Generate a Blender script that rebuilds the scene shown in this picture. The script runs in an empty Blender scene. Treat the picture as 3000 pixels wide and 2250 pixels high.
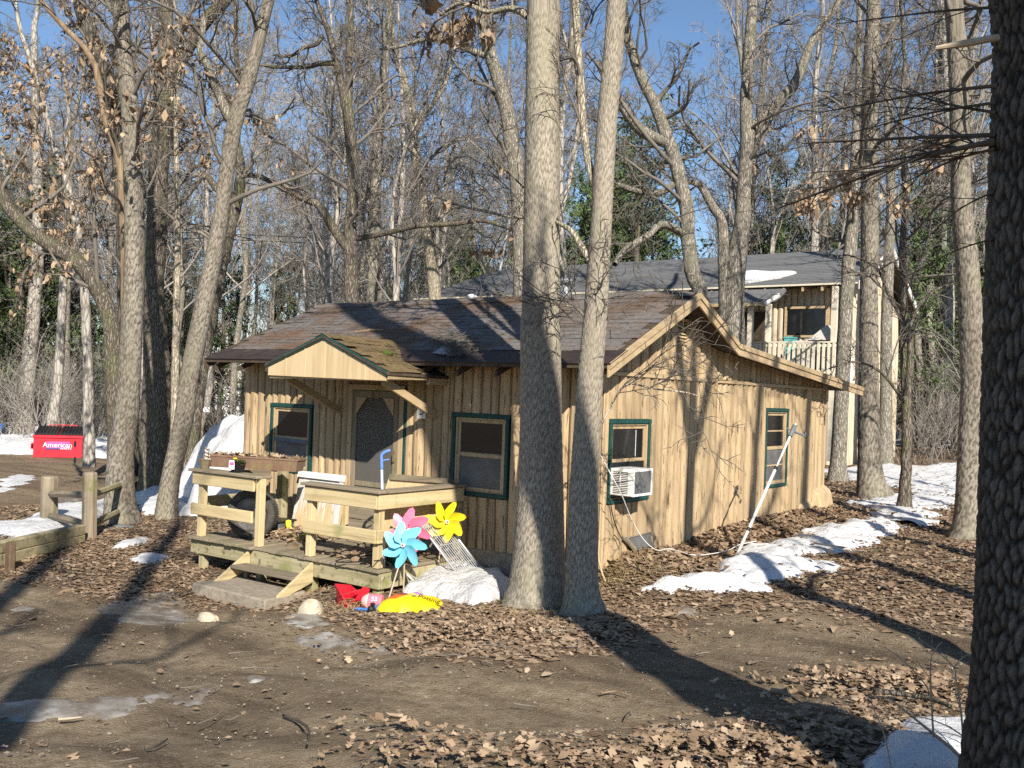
import bpy, math, random
import numpy as np
from mathutils import Matrix, Vector
random.seed(11)
rng = np.random.default_rng(11)
scene = bpy.context.scene
C = scene.collection
R = math.radians

# ------------------------------------------------------------------ camera
F = 2836.0                       # focal length in pixels of a 3000 x 2250 frame
CAM = np.array([5.83, -9.85, 1.92])
YAW, PITCH, ROLL = R(35.85), R(0.6), R(2.1)
fwd0 = np.array([-math.sin(YAW), math.cos(YAW), 0.0])
rgt0 = np.array([math.cos(YAW), math.sin(YAW), 0.0])
FW = fwd0 * math.cos(PITCH) + np.array([0, 0, math.sin(PITCH)])
up0 = np.cross(rgt0, FW)
RT = rgt0 * math.cos(ROLL) + up0 * math.sin(ROLL)
UP = np.cross(RT, FW)
cam = bpy.data.cameras.new("camera")
cam.sensor_width = 36.0
cam.lens = 36.0 * F / 3000.0
cam.clip_start, cam.clip_end = 0.05, 2000.0
cam_o = bpy.data.objects.new("camera", cam)
m = Matrix.Identity(4)
for i in range(3):
    m[i][0], m[i][1], m[i][2], m[i][3] = RT[i], UP[i], -FW[i], CAM[i]
cam_o.matrix_world = m
C.objects.link(cam_o)
scene.camera = cam_o

# ------------------------------------------------------------------ sky, sun, exposure
SUN = np.array([0.77, -0.64])    # horizontal direction towards the sun
EL = R(32.5)
world = bpy.data.worlds.new("World")
scene.world = world
world.use_nodes = True
wn = world.node_tree
sky = wn.nodes.new("ShaderNodeTexSky")
sky.sky_type = 'NISHITA'
sky.sun_disc = False
sky.sun_elevation = EL
sky.sun_rotation = math.atan2(SUN[0], SUN[1])
sky.air_density, sky.dust_density, sky.ozone_density = 1.0, 0.0, 4.0
bg = wn.nodes["Background"]
bg.inputs["Strength"].default_value = 0.085
wn.links.new(sky.outputs[0], bg.inputs["Color"])
sl = bpy.data.lights.new("sun", 'SUN')
sl.energy = 5.0
sl.angle = R(0.5)
sl.color = (1.0, 0.925, 0.81)
so = bpy.data.objects.new("sun", sl)
sv = Vector((SUN[0] * math.cos(EL), SUN[1] * math.cos(EL), math.sin(EL)))
so.rotation_euler = sv.to_track_quat('Z', 'Y').to_euler()
so.location = (20, -18, 25)
C.objects.link(so)
scene.view_settings.view_transform = 'Standard'
scene.view_settings.look = 'None'
scene.view_settings.gamma = 1.0
scene.view_settings.exposure = 0.68
scene.view_settings.use_curve_mapping = False
scene.cycles.max_bounces = 6
scene.cycles.transparent_max_bounces = 12
scene.cycles.caustics_reflective = scene.cycles.caustics_refractive = False
scene.cycles.use_denoising = False

# ------------------------------------------------------------------ pixel rays (survey of the photograph) -> points at real distances
def ray(x, y): return FW + RT * ((x - 1500.0) / F) - UP * ((y - 1125.0) / F)
def atd(x, y, d): return CAM + ray(x, y) * d
def atx(x, y, X): v = ray(x, y); return CAM + v * ((X - CAM[0]) / v[0])
def aty(x, y, Y): v = ray(x, y); return CAM + v * ((Y - CAM[1]) / v[1])
def atz(x, y, Z): v = ray(x, y); return CAM + v * ((Z - CAM[2]) / v[2])
CP = np.array([(0.6,0.6,0),(0.8,4,0),(1,8,0),(3,3,0),(6,6,.05),(3,-1,-.05),(1.5,-1.5,-.2),(.3,-1.3,-.3),(-.5,-.5,-.38),(-1.7,0,-.43),
 (-1.9,-1.6,-.46),(-3.5,-2.4,-.7),(-5.2,-1.6,-.59),(-6.4,0,-.55),(-3,0,-.45),(-8,-1,-.55),(-10,-.5,-.6),(2,-4.5,-.1),(3.2,-6,.1),(5,-8,.25),
 (5.8,-9.85,.3),(5,-4.6,.1),(-1,-4,-.45),(-4,-5,-.5),(0,-6,-.25),(1.5,-7.6,0),(8,0,.1),(-15,3,-.75),(-22,6,-.85),(-28,8.5,-1.),(-12,10,-.5),
 (-5,12,-.1),(2,14,0),(3,20,.3),(8,25,.4),(0,35,.5),(-15,30,-.2),(-40,15,-1.2),(-3,6,-.2),(-50,50,-.6),(30,60,.6),(0,80,.3),(30,0,.3),
 (0,-30,.2),(-40,-20,-.8)])
def gz(x, y):
    x = np.asarray(x, float); y = np.asarray(y, float)
    w = 1.0 / ((x[..., None] - CP[:, 0])**2 + (y[..., None] - CP[:, 1])**2 + .35)**2
    z = (w * CP[:, 2]).sum(-1) / w.sum(-1)
    return z + .012 * np.sin(x * 1.9 + 1.3 * np.sin(y * 1.1)) * np.sin(y * 2.3 + 1.1 * np.sin(x * .9)) + .006 * np.sin(x * 5.1 + y * 2.0) * np.sin(y * 4.3 - x)
_D = np.concatenate([np.arange(2, 25, .03), np.arange(25, 150, .25)])
def gp(px, py):
    p = CAM + ray(px, py)[None] * _D[:, None]
    h = p[:, 2] <= gz(p[:, 0], p[:, 1])
    return p[np.argmax(h)] if h.any() else p[-1]

# ------------------------------------------------------------------ materials
MAT = {}
def mk(name, ramp, rough=.8, scale=6.0, stretch=(1, 1, 1), bump=0.0, bscale=None, bstretch=None, metal=0.0, spec=.3, var=0.0, detail=6.0, kind='noise', bdist=.01, warp=0.0, second=None, world=False):
    """principled material: stretched noise -> colour ramp, per-object value variation, bump; second=(scale, lo, hi, colour) adds blotches"""
    mt = bpy.data.materials.new(name); mt.use_nodes = True
    n, l = mt.node_tree.nodes, mt.node_tree.links
    b = n["Principled BSDF"]
    b.inputs["Roughness"].default_value = rough; b.inputs["Metallic"].default_value = metal
    b.inputs["Specular IOR Level"].default_value = spec
    tc = n.new("ShaderNodeTexCoord") if not world else n.new("ShaderNodeNewGeometry")
    tco = tc.outputs["Position"] if world else tc.outputs["Object"]
    def tex(sc, st, dt, k='noise'):
        mp = n.new("ShaderNodeMapping"); mp.inputs["Scale"].default_value = st
        l.new(tco, mp.inputs["Vector"])
        if k == 'voronoi':
            t = n.new("ShaderNodeTexVoronoi"); t.feature = 'DISTANCE_TO_EDGE'; t.inputs["Scale"].default_value = sc
            w = n.new("ShaderNodeTexNoise"); w.inputs["Scale"].default_value = sc * .7; w.inputs["Detail"].default_value = 3
            l.new(mp.outputs[0], w.inputs["Vector"])
            mx = n.new("ShaderNodeMix"); mx.data_type = 'VECTOR'; mx.inputs["Factor"].default_value = .06
            l.new(mp.outputs[0], mx.inputs[4]); l.new(w.outputs["Color"], mx.inputs[5]); l.new(mx.outputs[1], t.inputs["Vector"])
            return t.outputs["Distance"]
        t = n.new("ShaderNodeTexNoise"); t.inputs["Scale"].default_value = sc; t.inputs["Detail"].default_value = dt
        t.inputs["Roughness"].default_value = .62; t.inputs["Distortion"].default_value = warp
        l.new(mp.outputs[0], t.inputs["Vector"])
        return t.outputs["Fac"]
    if isinstance(ramp, tuple): ramp = [(0, ramp), (1, ramp)]
    f = tex(scale, stretch, detail, kind)
    cr = n.new("ShaderNodeValToRGB"); e = cr.color_ramp.elements
    e[0].position, e[0].color = ramp[0][0], (*ramp[0][1], 1)
    e[1].position, e[1].color = ramp[-1][0], (*ramp[-1][1], 1)
    for p_, c_ in ramp[1:-1]:
        x = e.new(p_); x.color = (*c_, 1)
    l.new(f, cr.inputs[0]); col = cr.outputs[0]
    if second:
        for (sc2, lo, hi, c2, *st2) in (second if isinstance(second, list) else [second]):
            t2 = tex(sc2, st2[0] if st2 else (1, 1, 1), 5)
            mr = n.new("ShaderNodeMapRange"); mr.inputs[1].default_value = lo; mr.inputs[2].default_value = hi; l.new(t2, mr.inputs[0])
            mx = n.new("ShaderNodeMix"); mx.data_type = 'RGBA'; mx.inputs[7].default_value = (*c2, 1)
            l.new(mr.outputs[0], mx.inputs[0]); l.new(col, mx.inputs[6]); col = mx.outputs[2]
    if var:
        oi = n.new("ShaderNodeObjectInfo"); mr = n.new("ShaderNodeMapRange")
        mr.inputs[3].default_value = 1 - var; mr.inputs[4].default_value = 1 + var * .6
        l.new(oi.outputs["Random"], mr.inputs[0])
        hs = n.new("ShaderNodeHueSaturation"); l.new(mr.outputs[0], hs.inputs["Value"]); l.new(col, hs.inputs["Color"]); col = hs.outputs[0]
    l.new(col, b.inputs["Base Color"])
    if bump:
        bp = n.new("ShaderNodeBump"); bp.inputs["Strength"].default_value = bump; bp.inputs["Distance"].default_value = bdist
        l.new(tex(bscale or scale, bstretch or stretch, 8, kind), bp.inputs["Height"]); l.new(bp.outputs[0], b.inputs["Normal"])
    MAT[name] = mt
    return mt

def ax(a, k=.08):          # grain runs along axis a
    return tuple(k if c == a else 1.0 for c in 'xyz')
TAN = [(.25, (.27, .185, .105)), (.42, (.42, .31, .18)), (.65, (.50, .38, .23))]
mk('log_paint', TAN, .75, 9, (1, 1, .12), .55, 16, (1, 1, .10), var=.22, bdist=.008, second=[(5, .50, .70, (.30, .215, .13), (1, 1, .18)), (30, .58, .64, (.15, .10, .06), (1, 1, .10)), (55, .64, .70, (.20, .14, .09), (.5, .5, 1.4)), (3.0, .54, .75, (.40, .29, .165)), (1.1, .58, .75, (.34, .25, .15))])
for a in 'xyz':
    mk('tan_trim_' + a, TAN, .7, 14, ax(a, .06), .35, 30, ax(a, .05), var=.06, bdist=.003, second=(18, .62, .68, (.26, .18, .10)))
    mk('deck_wood_' + a, [(.25, (.33, .25, .13)), (.5, (.56, .45, .25)), (.75, (.62, .52, .31))], .85, 16, ax(a, .05), .5, 34, ax(a, .04), var=.10, bdist=.004, second=[(3.2, .58, .74, (.34, .32, .14)), (30, .64, .7, (.16, .11, .06))])
    mk('grey_wood_' + a, [(.25, (.13, .105, .075)), (.5, (.25, .205, .145)), (.75, (.34, .285, .205))], .9, 16, ax(a, .05), .6, 34, ax(a, .04), var=.14, bdist=.004, second=(4, .54, .68, (.17, .17, .07)))
    mk('mossy_wood_' + a, [(.25, (.18, .15, .085)), (.5, (.37, .325, .195)), (.75, (.47, .42, .275))], .9, 14, ax(a, .06), .5, 34, ax(a, .04), var=.12, bdist=.004, second=[(3.5, .52, .72, (.23, .235, .08)), (11, .56, .68, (.15, .13, .07))])
mk('house_paint', [(.25, (.36, .28, .19)), (.42, (.52, .43, .31)), (.65, (.60, .51, .385))], .75, 9, (1, 1, .12), .5, 16, (1, 1, .1), var=.12, bdist=.006)
mk('plywood', [(.3, (.46, .34, .19)), (.55, (.60, .46, .27)), (.8, (.66, .52, .33))], .8, 12, (1, 1, .06), .25, 40, (1, 1, .05), bdist=.002, second=(2.5, .6, .8, (.42, .35, .24)))
mk('door_plank', [(.25, (.22, .16, .10)), (.6, (.42, .33, .22))], .8, 14, ax('z', .05), .4, bdist=.003, var=.1)
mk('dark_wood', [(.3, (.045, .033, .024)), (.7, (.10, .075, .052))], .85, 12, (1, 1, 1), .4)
mk('rot_wood', [(.3, (.10, .08, .045)), (.55, (.32, .25, .13)), (.8, (.52, .47, .37))], .9, 18, ax('y', .08), .9, bdist=.01)
mk('green_trim', [(.3, (.008, .042, .037)), (.7, (.016, .078, .068))], .6, 18, (1, 1, 1), .2, bdist=.002, second=(30, .66, .7, (.2, .22, .19)))
mk('glass_dark', (.012, .014, .016), .06, spec=.6)
mk('screen_grey', [(.4, (.10, .098, .095)), (.6, (.15, .146, .14))], .5, 3)
mk('curtain', [(.4, (.42, .40, .36)), (.6, (.52, .50, .46))], .9, 3, (8, 8, .4))
mk('roof_brown', [(.25, (.07, .063, .058)), (.5, (.155, .143, .135)), (.75, (.23, .215, .205))], .9, 45, (1, 1, 1), .6, 120, bdist=.004, var=.13, world=True,
   second=[(1.0, .46, .62, (.14, .088, .056)), (11, .54, .66, (.16, .098, .058)), (26, .60, .72, (.045, .035, .026))])
mk('roof_moss', world=True, ramp=[(.3, (.06, .047, .025)), (.5, (.15, .105, .05)), (.75, (.23, .165, .075))], rough=.95, scale=30, stretch=(1,1,1), bump=.7, bscale=90, bdist=.006, var=.2, second=[(3, .56, .72, (.10, .09, .03))])
# (1, 1, 1), .7, 90, bdist=.006, var=.2, second=[(3, .52, .66, (.09, .09, .02))])
mk('roof_sheet', [(.3, (.028, .020, .018)), (.7, (.055, .04, .036))], .55, 6, (1, 1, 1), .3)
mk('roof_grey', world=True, ramp=[(.3, (.11, .114, .12)), (.7, (.19, .195, .202))], rough=.85, scale=30, stretch=(.3, 1, 1), bump=.4, bscale=80, var=.14, second=(1.2, .58, .75, (.11, .11, .105)))
mk('concrete', [(.3, (.20, .17, .13)), (.7, (.36, .31, .24))], .9, 14, (1, 1, 1), .6, 50, bdist=.006)
mk('steel', [(.3, (.50, .50, .50)), (.7, (.70, .70, .70))], .38, 20, metal=.55)
mk('galvanised', [(.3, (.26, .27, .28)), (.7, (.44, .45, .46))], .5, 10, metal=.5, second=(4, .6, .75, (.30, .27, .24)))
mk('stake_brown', [(.3, (.10, .065, .04)), (.7, (.16, .11, .07))], .8, 9)
mk('pale_rail', [(.3, (.58, .52, .40)), (.7, (.72, .66, .53))], .7, 12, var=.08)
mk('white_plastic', [(.3, (.66, .65, .62)), (.7, (.78, .77, .74))], .5, 8, second=(14, .62, .72, (.5, .46, .40)))
mk('white_paint', [(.3, (.52, .52, .50)), (.7, (.76, .76, .74))], .7, 14, (1, 1, .1), .4, second=(9, .58, .68, (.36, .33, .28)))
mk('black_plastic', (.012, .012, .013), .45, spec=.4)
mk('grey_fin', [(.3, (.12, .125, .12)), (.7, (.24, .25, .24))], .5, 60, (1, 1, .2), metal=.4)
mk('rubber', [(.3, (.035, .033, .030)), (.7, (.085, .08, .072))], .85, 12, (1, 1, 1), .3, second=(5, .5, .7, (.13, .12, .10)))
mk('alloy', [(.3, (.13, .12, .11)), (.7, (.27, .25, .23))], .45, 20, metal=.5)
for nm, c in dict(blue_pin=(.20, .60, .77), pink_pin=(.82, .18, .30), yellow_pin=(.83, .66, .02), red_toy=(.52, .015, .03), pink_toy=(.76, .20, .27), pale_pink=(.80, .50, .46), blue_toy=(.06, .20, .55),
                  blue_handle=(.12, .24, .58), tube_blue=(.50, .60, .72), dumpster_red=(.62, .025, .045), bin_blue=(.03, .16, .5), teal=(.12, .45, .45), stick_tan=(.52, .40, .30), yellow_toy=(.78, .74, .05), logo_blue=(.07, .09, .33), mag=(.72, .10, .32)).items():
    mk(nm, [(.3, tuple(v * .88 for v in c)), (.7, c)], .42, 7, spec=.4)
mk('brown_planter', [(.3, (.17, .10, .065)), (.7, (.25, .16, .11))], .55, 5, (1, 1, .4), second=(5, .58, .72, (.24, .22, .07)))
mk('clay', [(.3, (.13, .10, .06)), (.7, (.22, .17, .10))], .85, 12, bump=.3)
mk('soil', [(.3, (.04, .03, .02)), (.7, (.16, .11, .06))], .95, 30, bump=.8)
mk('stone_white', [(.3, (.36, .31, .22)), (.7, (.60, .53, .41))], .85, 9, bump=.6, bscale=22, bdist=.015, second=(8, .58, .68, (.42, .34, .22)))
mk('slate', [(.3, (.13, .17, .19)), (.7, (.22, .27, .29))], .7, 9, bump=.3)
mk('white_print', (.78, .77, .75), .6)
mk('black_ink', (.012, .011, .010), .6)
mk('cable_white', (.72, .71, .68), .5)
mk('glass_green', (.02, .075, .05), .12, spec=.6)
mk('leather_brown', (.16, .08, .05), .7)
mk('moss', [(.3, (.045, .06, .012)), (.7, (.10, .125, .025))], .95, 60, bump=.9, bdist=.02)
mk('needle', [(.3, (.05, .085, .03)), (.7, (.12, .165, .06))], .7, 1.5, var=.25)
mk('dry_grass', [(.3, (.30, .22, .10)), (.7, (.46, .36, .18))], .9, 2)
mk('twig_pale', [(.3, (.36, .29, .20)), (.7, (.55, .47, .35))], .8, 8)
mk('twig_dark', [(.3, (.045, .037, .028)), (.7, (.12, .098, .075))], .85, 8)
mk('bin_grey', [(.3, (.10, .11, .12)), (.7, (.16, .17, .18))], .6, 8)
mk('trailer_white', [(.3, (.62, .62, .62)), (.7, (.76, .76, .76))], .6, 4, (.3, .3, 8))

def bark(name, dark, mid, light, sc=27.0, k=.20, bump=1.0, bd=.03, lichen=None):
    mt = bpy.data.materials.new(name); mt.use_nodes = True
    n, l = mt.node_tree.nodes, mt.node_tree.links
    b = n["Principled BSDF"]; b.inputs["Roughness"].default_value = .95; b.inputs["Specular IOR Level"].default_value = .15
    tc = n.new("ShaderNodeTexCoord")
    def mp(s):
        q = n.new("ShaderNodeMapping"); q.inputs["Scale"].default_value = s; l.new(tc.outputs["Object"], q.inputs["Vector"]); return q.outputs[0]
    base = mp((1, 1, k))
    wz = n.new("ShaderNodeTexNoise"); wz.inputs["Scale"].default_value = sc * .6; wz.inputs["Detail"].default_value = 4; l.new(base, wz.inputs["Vector"])
    mx = n.new("ShaderNodeMix"); mx.data_type = 'VECTOR'; mx.inputs["Factor"].default_value = .09
    l.new(base, mx.inputs[4]); l.new(wz.outputs["Color"], mx.inputs[5])
    vo = n.new("ShaderNodeTexVoronoi"); vo.feature = 'DISTANCE_TO_EDGE'; vo.inputs["Scale"].default_value = sc; l.new(mx.outputs[1], vo.inputs["Vector"])
    fn = n.new("ShaderNodeTexNoise"); fn.inputs["Scale"].default_value = 34; fn.inputs["Detail"].default_value = 8; fn.inputs["Roughness"].default_value = .7; l.new(mp((1, 1, .35)), fn.inputs["Vector"])
    mr = n.new("ShaderNodeMapRange"); mr.inputs[1].default_value = 0; mr.inputs[2].default_value = .22; l.new(vo.outputs["Distance"], mr.inputs[0])
    ad = n.new("ShaderNodeMath"); ad.operation = 'MULTIPLY_ADD'; ad.inputs[1].default_value = .62; l.new(mr.outputs[0], ad.inputs[0])
    ms = n.new("ShaderNodeMath"); ms.operation = 'MULTIPLY'; ms.inputs[1].default_value = .55; l.new(fn.outputs["Fac"], ms.inputs[0]); l.new(ms.outputs[0], ad.inputs[2])
    cr = n.new("ShaderNodeValToRGB"); e = cr.color_ramp.elements
    e[0].position, e[0].color = .24, (*dark, 1); e[1].position, e[1].color = .86, (*light, 1)
    x = e.new(.5); x.color = (*mid, 1)
    l.new(ad.outputs[0], cr.inputs[0]); col = cr.outputs[0]
    if lichen:
        ln = n.new("ShaderNodeTexNoise"); ln.inputs["Scale"].default_value = 2.6; ln.inputs["Detail"].default_value = 7; l.new(mp((1, 1, .7)), ln.inputs["Vector"])
        q = n.new("ShaderNodeMapRange"); q.inputs[1].default_value = .50; q.inputs[2].default_value = .66; q.inputs[4].default_value = .75; l.new(ln.outputs["Fac"], q.inputs[0])
        m2 = n.new("ShaderNodeMix"); m2.data_type = 'RGBA'; m2.blend_type = 'MIX'; m2.inputs[7].default_value = (*lichen, 1); l.new(q.outputs[0], m2.inputs[0]); l.new(col, m2.inputs[6]); col = m2.outputs[2]
    l.new(col, b.inputs["Base Color"])
    bp = n.new("ShaderNodeBump"); bp.inputs["Strength"].default_value = bump; bp.inputs["Distance"].default_value = bd
    l.new(ad.outputs[0], bp.inputs["Height"]); l.new(bp.outputs[0], b.inputs["Normal"])
    MAT[name] = mt
bark('bark_pale', (.17, .14, .10), (.38, .325, .24), (.52, .46, .36), lichen=(.34, .33, .23))
bark('bark_grey', (.11, .095, .075), (.255, .227, .185), (.38, .345, .29), lichen=(.24, .235, .17))
bark('bark_dark', (.03, .025, .02), (.085, .072, .058), (.16, .14, .115), 12, .22, 1.0, .05, lichen=(.14, .145, .12))
bark('bark_brown', (.05, .041, .032), (.135, .114, .09), (.235, .203, .165), lichen=(.15, .15, .08))
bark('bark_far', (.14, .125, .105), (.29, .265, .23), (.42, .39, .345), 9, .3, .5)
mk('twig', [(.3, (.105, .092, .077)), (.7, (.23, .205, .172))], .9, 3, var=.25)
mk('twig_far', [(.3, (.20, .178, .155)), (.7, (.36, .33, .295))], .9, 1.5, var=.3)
mk('dead_wood', [(.3, (.12, .08, .05)), (.5, (.22, .155, .095)), (.7, (.34, .26, .17))], .85, 16, (1, 1, .1), .4)

def ridge_bark(name, dark, mid, light):
    mt = bpy.data.materials.new(name); mt.use_nodes = True
    n, l = mt.node_tree.nodes, mt.node_tree.links; b = n["Principled BSDF"]; b.inputs["Roughness"].default_value = .95; b.inputs["Specular IOR Level"].default_value = .12
    a = n.new("ShaderNodeAttribute"); a.attribute_name = "ridge"
    tc = n.new("ShaderNodeTexCoord"); mp = n.new("ShaderNodeMapping"); mp.inputs["Scale"].default_value = (1, 1, .4); l.new(tc.outputs["Object"], mp.inputs["Vector"])
    f = n.new("ShaderNodeTexNoise"); f.inputs["Scale"].default_value = 42; f.inputs["Detail"].default_value = 9; f.inputs["Roughness"].default_value = .72; l.new(mp.outputs[0], f.inputs["Vector"])
    m = n.new("ShaderNodeMath"); m.operation = 'MULTIPLY_ADD'; m.inputs[1].default_value = .68; l.new(a.outputs["Fac"], m.inputs[0])
    q = n.new("ShaderNodeMath"); q.operation = 'MULTIPLY'; q.inputs[1].default_value = .5; l.new(f.outputs["Fac"], q.inputs[0]); l.new(q.outputs[0], m.inputs[2])
    cr = n.new("ShaderNodeValToRGB"); e = cr.color_ramp.elements; e[0].position, e[0].color = .30, (*dark, 1); e[1].position, e[1].color = 1.0, (*light, 1); x = e.new(.66); x.color = (*mid, 1); l.new(m.outputs[0], cr.inputs[0])
    g = n.new("ShaderNodeTexNoise"); g.inputs["Scale"].default_value = 2.2; g.inputs["Detail"].default_value = 6; l.new(mp.outputs[0], g.inputs["Vector"])
    mr = n.new("ShaderNodeMapRange"); mr.inputs[1].default_value = .5; mr.inputs[2].default_value = .72; mr.inputs[4].default_value = .6; l.new(g.outputs["Fac"], mr.inputs[0])
    mx = n.new("ShaderNodeMix"); mx.data_type = 'RGBA'; mx.inputs[7].default_value = (mid[0] * .92, mid[1] * .98, mid[2] * .85, 1); l.new(mr.outputs[0], mx.inputs[0]); l.new(cr.outputs[0], mx.inputs[6]); l.new(mx.outputs[2], b.inputs["Base Color"])
    bp = n.new("ShaderNodeBump"); bp.inputs["Strength"].default_value = .8; bp.inputs["Distance"].default_value = .012; l.new(f.outputs["Fac"], bp.inputs["Height"]); l.new(bp.outputs[0], b.inputs["Normal"])
    MAT[name] = mt
ridge_bark('ridge_pale', (.16, .136, .105), (.34, .30, .24), (.47, .425, .35))
ridge_bark('ridge_grey', (.085, .072, .056), (.245, .217, .175), (.36, .325, .268))
ridge_bark('ridge_dark', (.022, .019, .016), (.10, .088, .074), (.20, .182, .157))
def attr_mat(name, build):
    mt = bpy.data.materials.new(name); mt.use_nodes = True
    build(mt.node_tree.nodes, mt.node_tree.links, mt.node_tree.nodes["Principled BSDF"]); MAT[name] = mt
def leaf_build(n, l, b):      # every leaf has its own tone, kept in the mesh attribute "tone"
    a = n.new("ShaderNodeAttribute"); a.attribute_name = "tone"
    cr = n.new("ShaderNodeValToRGB"); e = cr.color_ramp.elements
    e[0].position, e[0].color = 0, (.11, .072, .046, 1); e[1].position, e[1].color = 1, (.48, .375, .26, 1)
    x = e.new(.35); x.color = (.225, .152, .094, 1); x = e.new(.72); x.color = (.34, .245, .16, 1)
    l.new(a.outputs["Fac"], cr.inputs[0]); l.new(cr.outputs[0], b.inputs["Base Color"])
    b.inputs["Roughness"].default_value = .75; b.inputs["Specular IOR Level"].default_value = .25
attr_mat('oak_leaf', leaf_build)
def ground_build(n, l, b):    # dirt track / leaf mould, mixed by the mesh attribute "litter"
    tc = n.new("ShaderNodeTexCoord")
    def nz(sc, dt=6, st=(1, 1, 1)):
        mp = n.new("ShaderNodeMapping"); mp.inputs["Scale"].default_value = st; l.new(tc.outputs["Object"], mp.inputs["Vector"])
        t = n.new("ShaderNodeTexNoise"); t.inputs["Scale"].default_value = sc; t.inputs["Detail"].default_value = dt; t.inputs["Roughness"].default_value = .65
        l.new(mp.outputs[0], t.inputs["Vector"]); return t.outputs["Fac"]
    def ramp(f, st):
        cr = n.new("ShaderNodeValToRGB"); e = cr.color_ramp.elements
        e[0].position, e[0].color = st[0][0], (*st[0][1], 1); e[1].position, e[1].color = st[-1][0], (*st[-1][1], 1)
        for p, c in st[1:-1]: x = e.new(p); x.color = (*c, 1)
        l.new(f, cr.inputs[0]); return cr.outputs[0]
    def mix(f, a, c, bl='MIX'):
        m = n.new("ShaderNodeMix"); m.data_type = 'RGBA'; m.blend_type = bl
        (l.new(f, m.inputs[0]) if not isinstance(f, float) else setattr(m.inputs[0], 'default_value', f))
        l.new(a, m.inputs[6]); l.new(c, m.inputs[7]); return m.outputs[2]
    damp0 = nz(.34, 5, (1, 1, 1)); rot = n.new('ShaderNodeMapping'); rot.inputs['Rotation'].default_value = (0, 0, -.62); rot.inputs['Scale'].default_value = (.35, 2.2, 1); l.new(tc.outputs['Object'], rot.inputs['Vector'])
    stn = n.new('ShaderNodeTexNoise'); stn.inputs['Scale'].default_value = .9; stn.inputs['Detail'].default_value = 7; l.new(rot.outputs[0], stn.inputs['Vector'])
    av = n.new('ShaderNodeMath'); av.operation = 'MULTIPLY_ADD'; av.inputs[1].default_value = .5; l.new(stn.outputs['Fac'], av.inputs[0]); hv = n.new('ShaderNodeMath'); hv.operation = 'MULTIPLY'; hv.inputs[1].default_value = .5; l.new(damp0, hv.inputs[0]); l.new(hv.outputs[0], av.inputs[2]); damp = av.outputs[0]
    dry = ramp(nz(9, 11), [(.26, (.17, .124, .078)), (.5, (.33, .255, .168)), (.75, (.47, .385, .27))])
    wet = ramp(nz(30, 8), [(.3, (.075, .054, .036)), (.7, (.21, .16, .108))])
    dm = n.new("ShaderNodeMapRange"); dm.inputs[1].default_value = .45; dm.inputs[2].default_value = .60; l.new(damp, dm.inputs[0])
    dirt = mix(dm.outputs[0], dry, wet)
    peb = n.new("ShaderNodeTexVoronoi"); peb.inputs["Scale"].default_value = 38; l.new(tc.outputs["Object"], peb.inputs["Vector"])
    pm = n.new("ShaderNodeMapRange"); pm.inputs[1].default_value = .10; pm.inputs[2].default_value = .04; l.new(peb.outputs["Distance"], pm.inputs[0])
    dirt = mix(pm.outputs[0], dirt, ramp(nz(9), [(.3, (.30, .26, .20)), (.7, (.48, .43, .35))]))
    lit = ramp(nz(15, 9), [(.28, (.08, .055, .036)), (.48, (.21, .147, .096)), (.7, (.36, .27, .18))])
    at = n.new("ShaderNodeAttribute"); at.attribute_name = "litter"
    l.new(mix(at.outputs["Fac"], dirt, lit), b.inputs["Base Color"])
    b.inputs["Roughness"].default_value = .95; b.inputs["Specular IOR Level"].default_value = .15
    bp = n.new("ShaderNodeBump"); bp.inputs["Strength"].default_value = 1.0; bp.inputs["Distance"].default_value = .05
    ad = n.new("ShaderNodeMath"); ad.operation = 'ADD'; l.new(nz(7, 10), ad.inputs[0]); l.new(nz(48, 5), ad.inputs[1])
    l.new(ad.outputs[0], bp.inputs["Height"]); l.new(bp.outputs[0], b.inputs["Normal"])
attr_mat('ground_dirt', ground_build)
mk('snow', [(.3, (.56, .57, .58)), (.7, (.70, .70, .70))], .6, 5, (1, 1, 1), .7, 8, bdist=.07, spec=.3, second=[(60, .66, .71, (.20, .15, .10)), (16, .66, .74, (.42, .36, .28)), (1.6, .56, .78, (.60, .58, .55))])
mk('snow_dirty', [(.3, (.55, .55, .54)), (.7, (.70, .70, .69))], .65, 6, (1, 1, 1), 1.0, 14, bdist=.04, second=[(55, .62, .66, (.06, .045, .03)), (6, .60, .72, (.5, .46, .40))])
mk('ice', [(.3, (.13, .11, .085)), (.5, (.25, .23, .20)), (.72, (.46, .455, .44))], .38, 3.5, (1, 1, 1), .25, 14, bdist=.02, spec=.5, second=[(2.4, .48, .62, (.13, .10, .07)), (20, .58, .66, (.16, .12, .08))])
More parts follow.
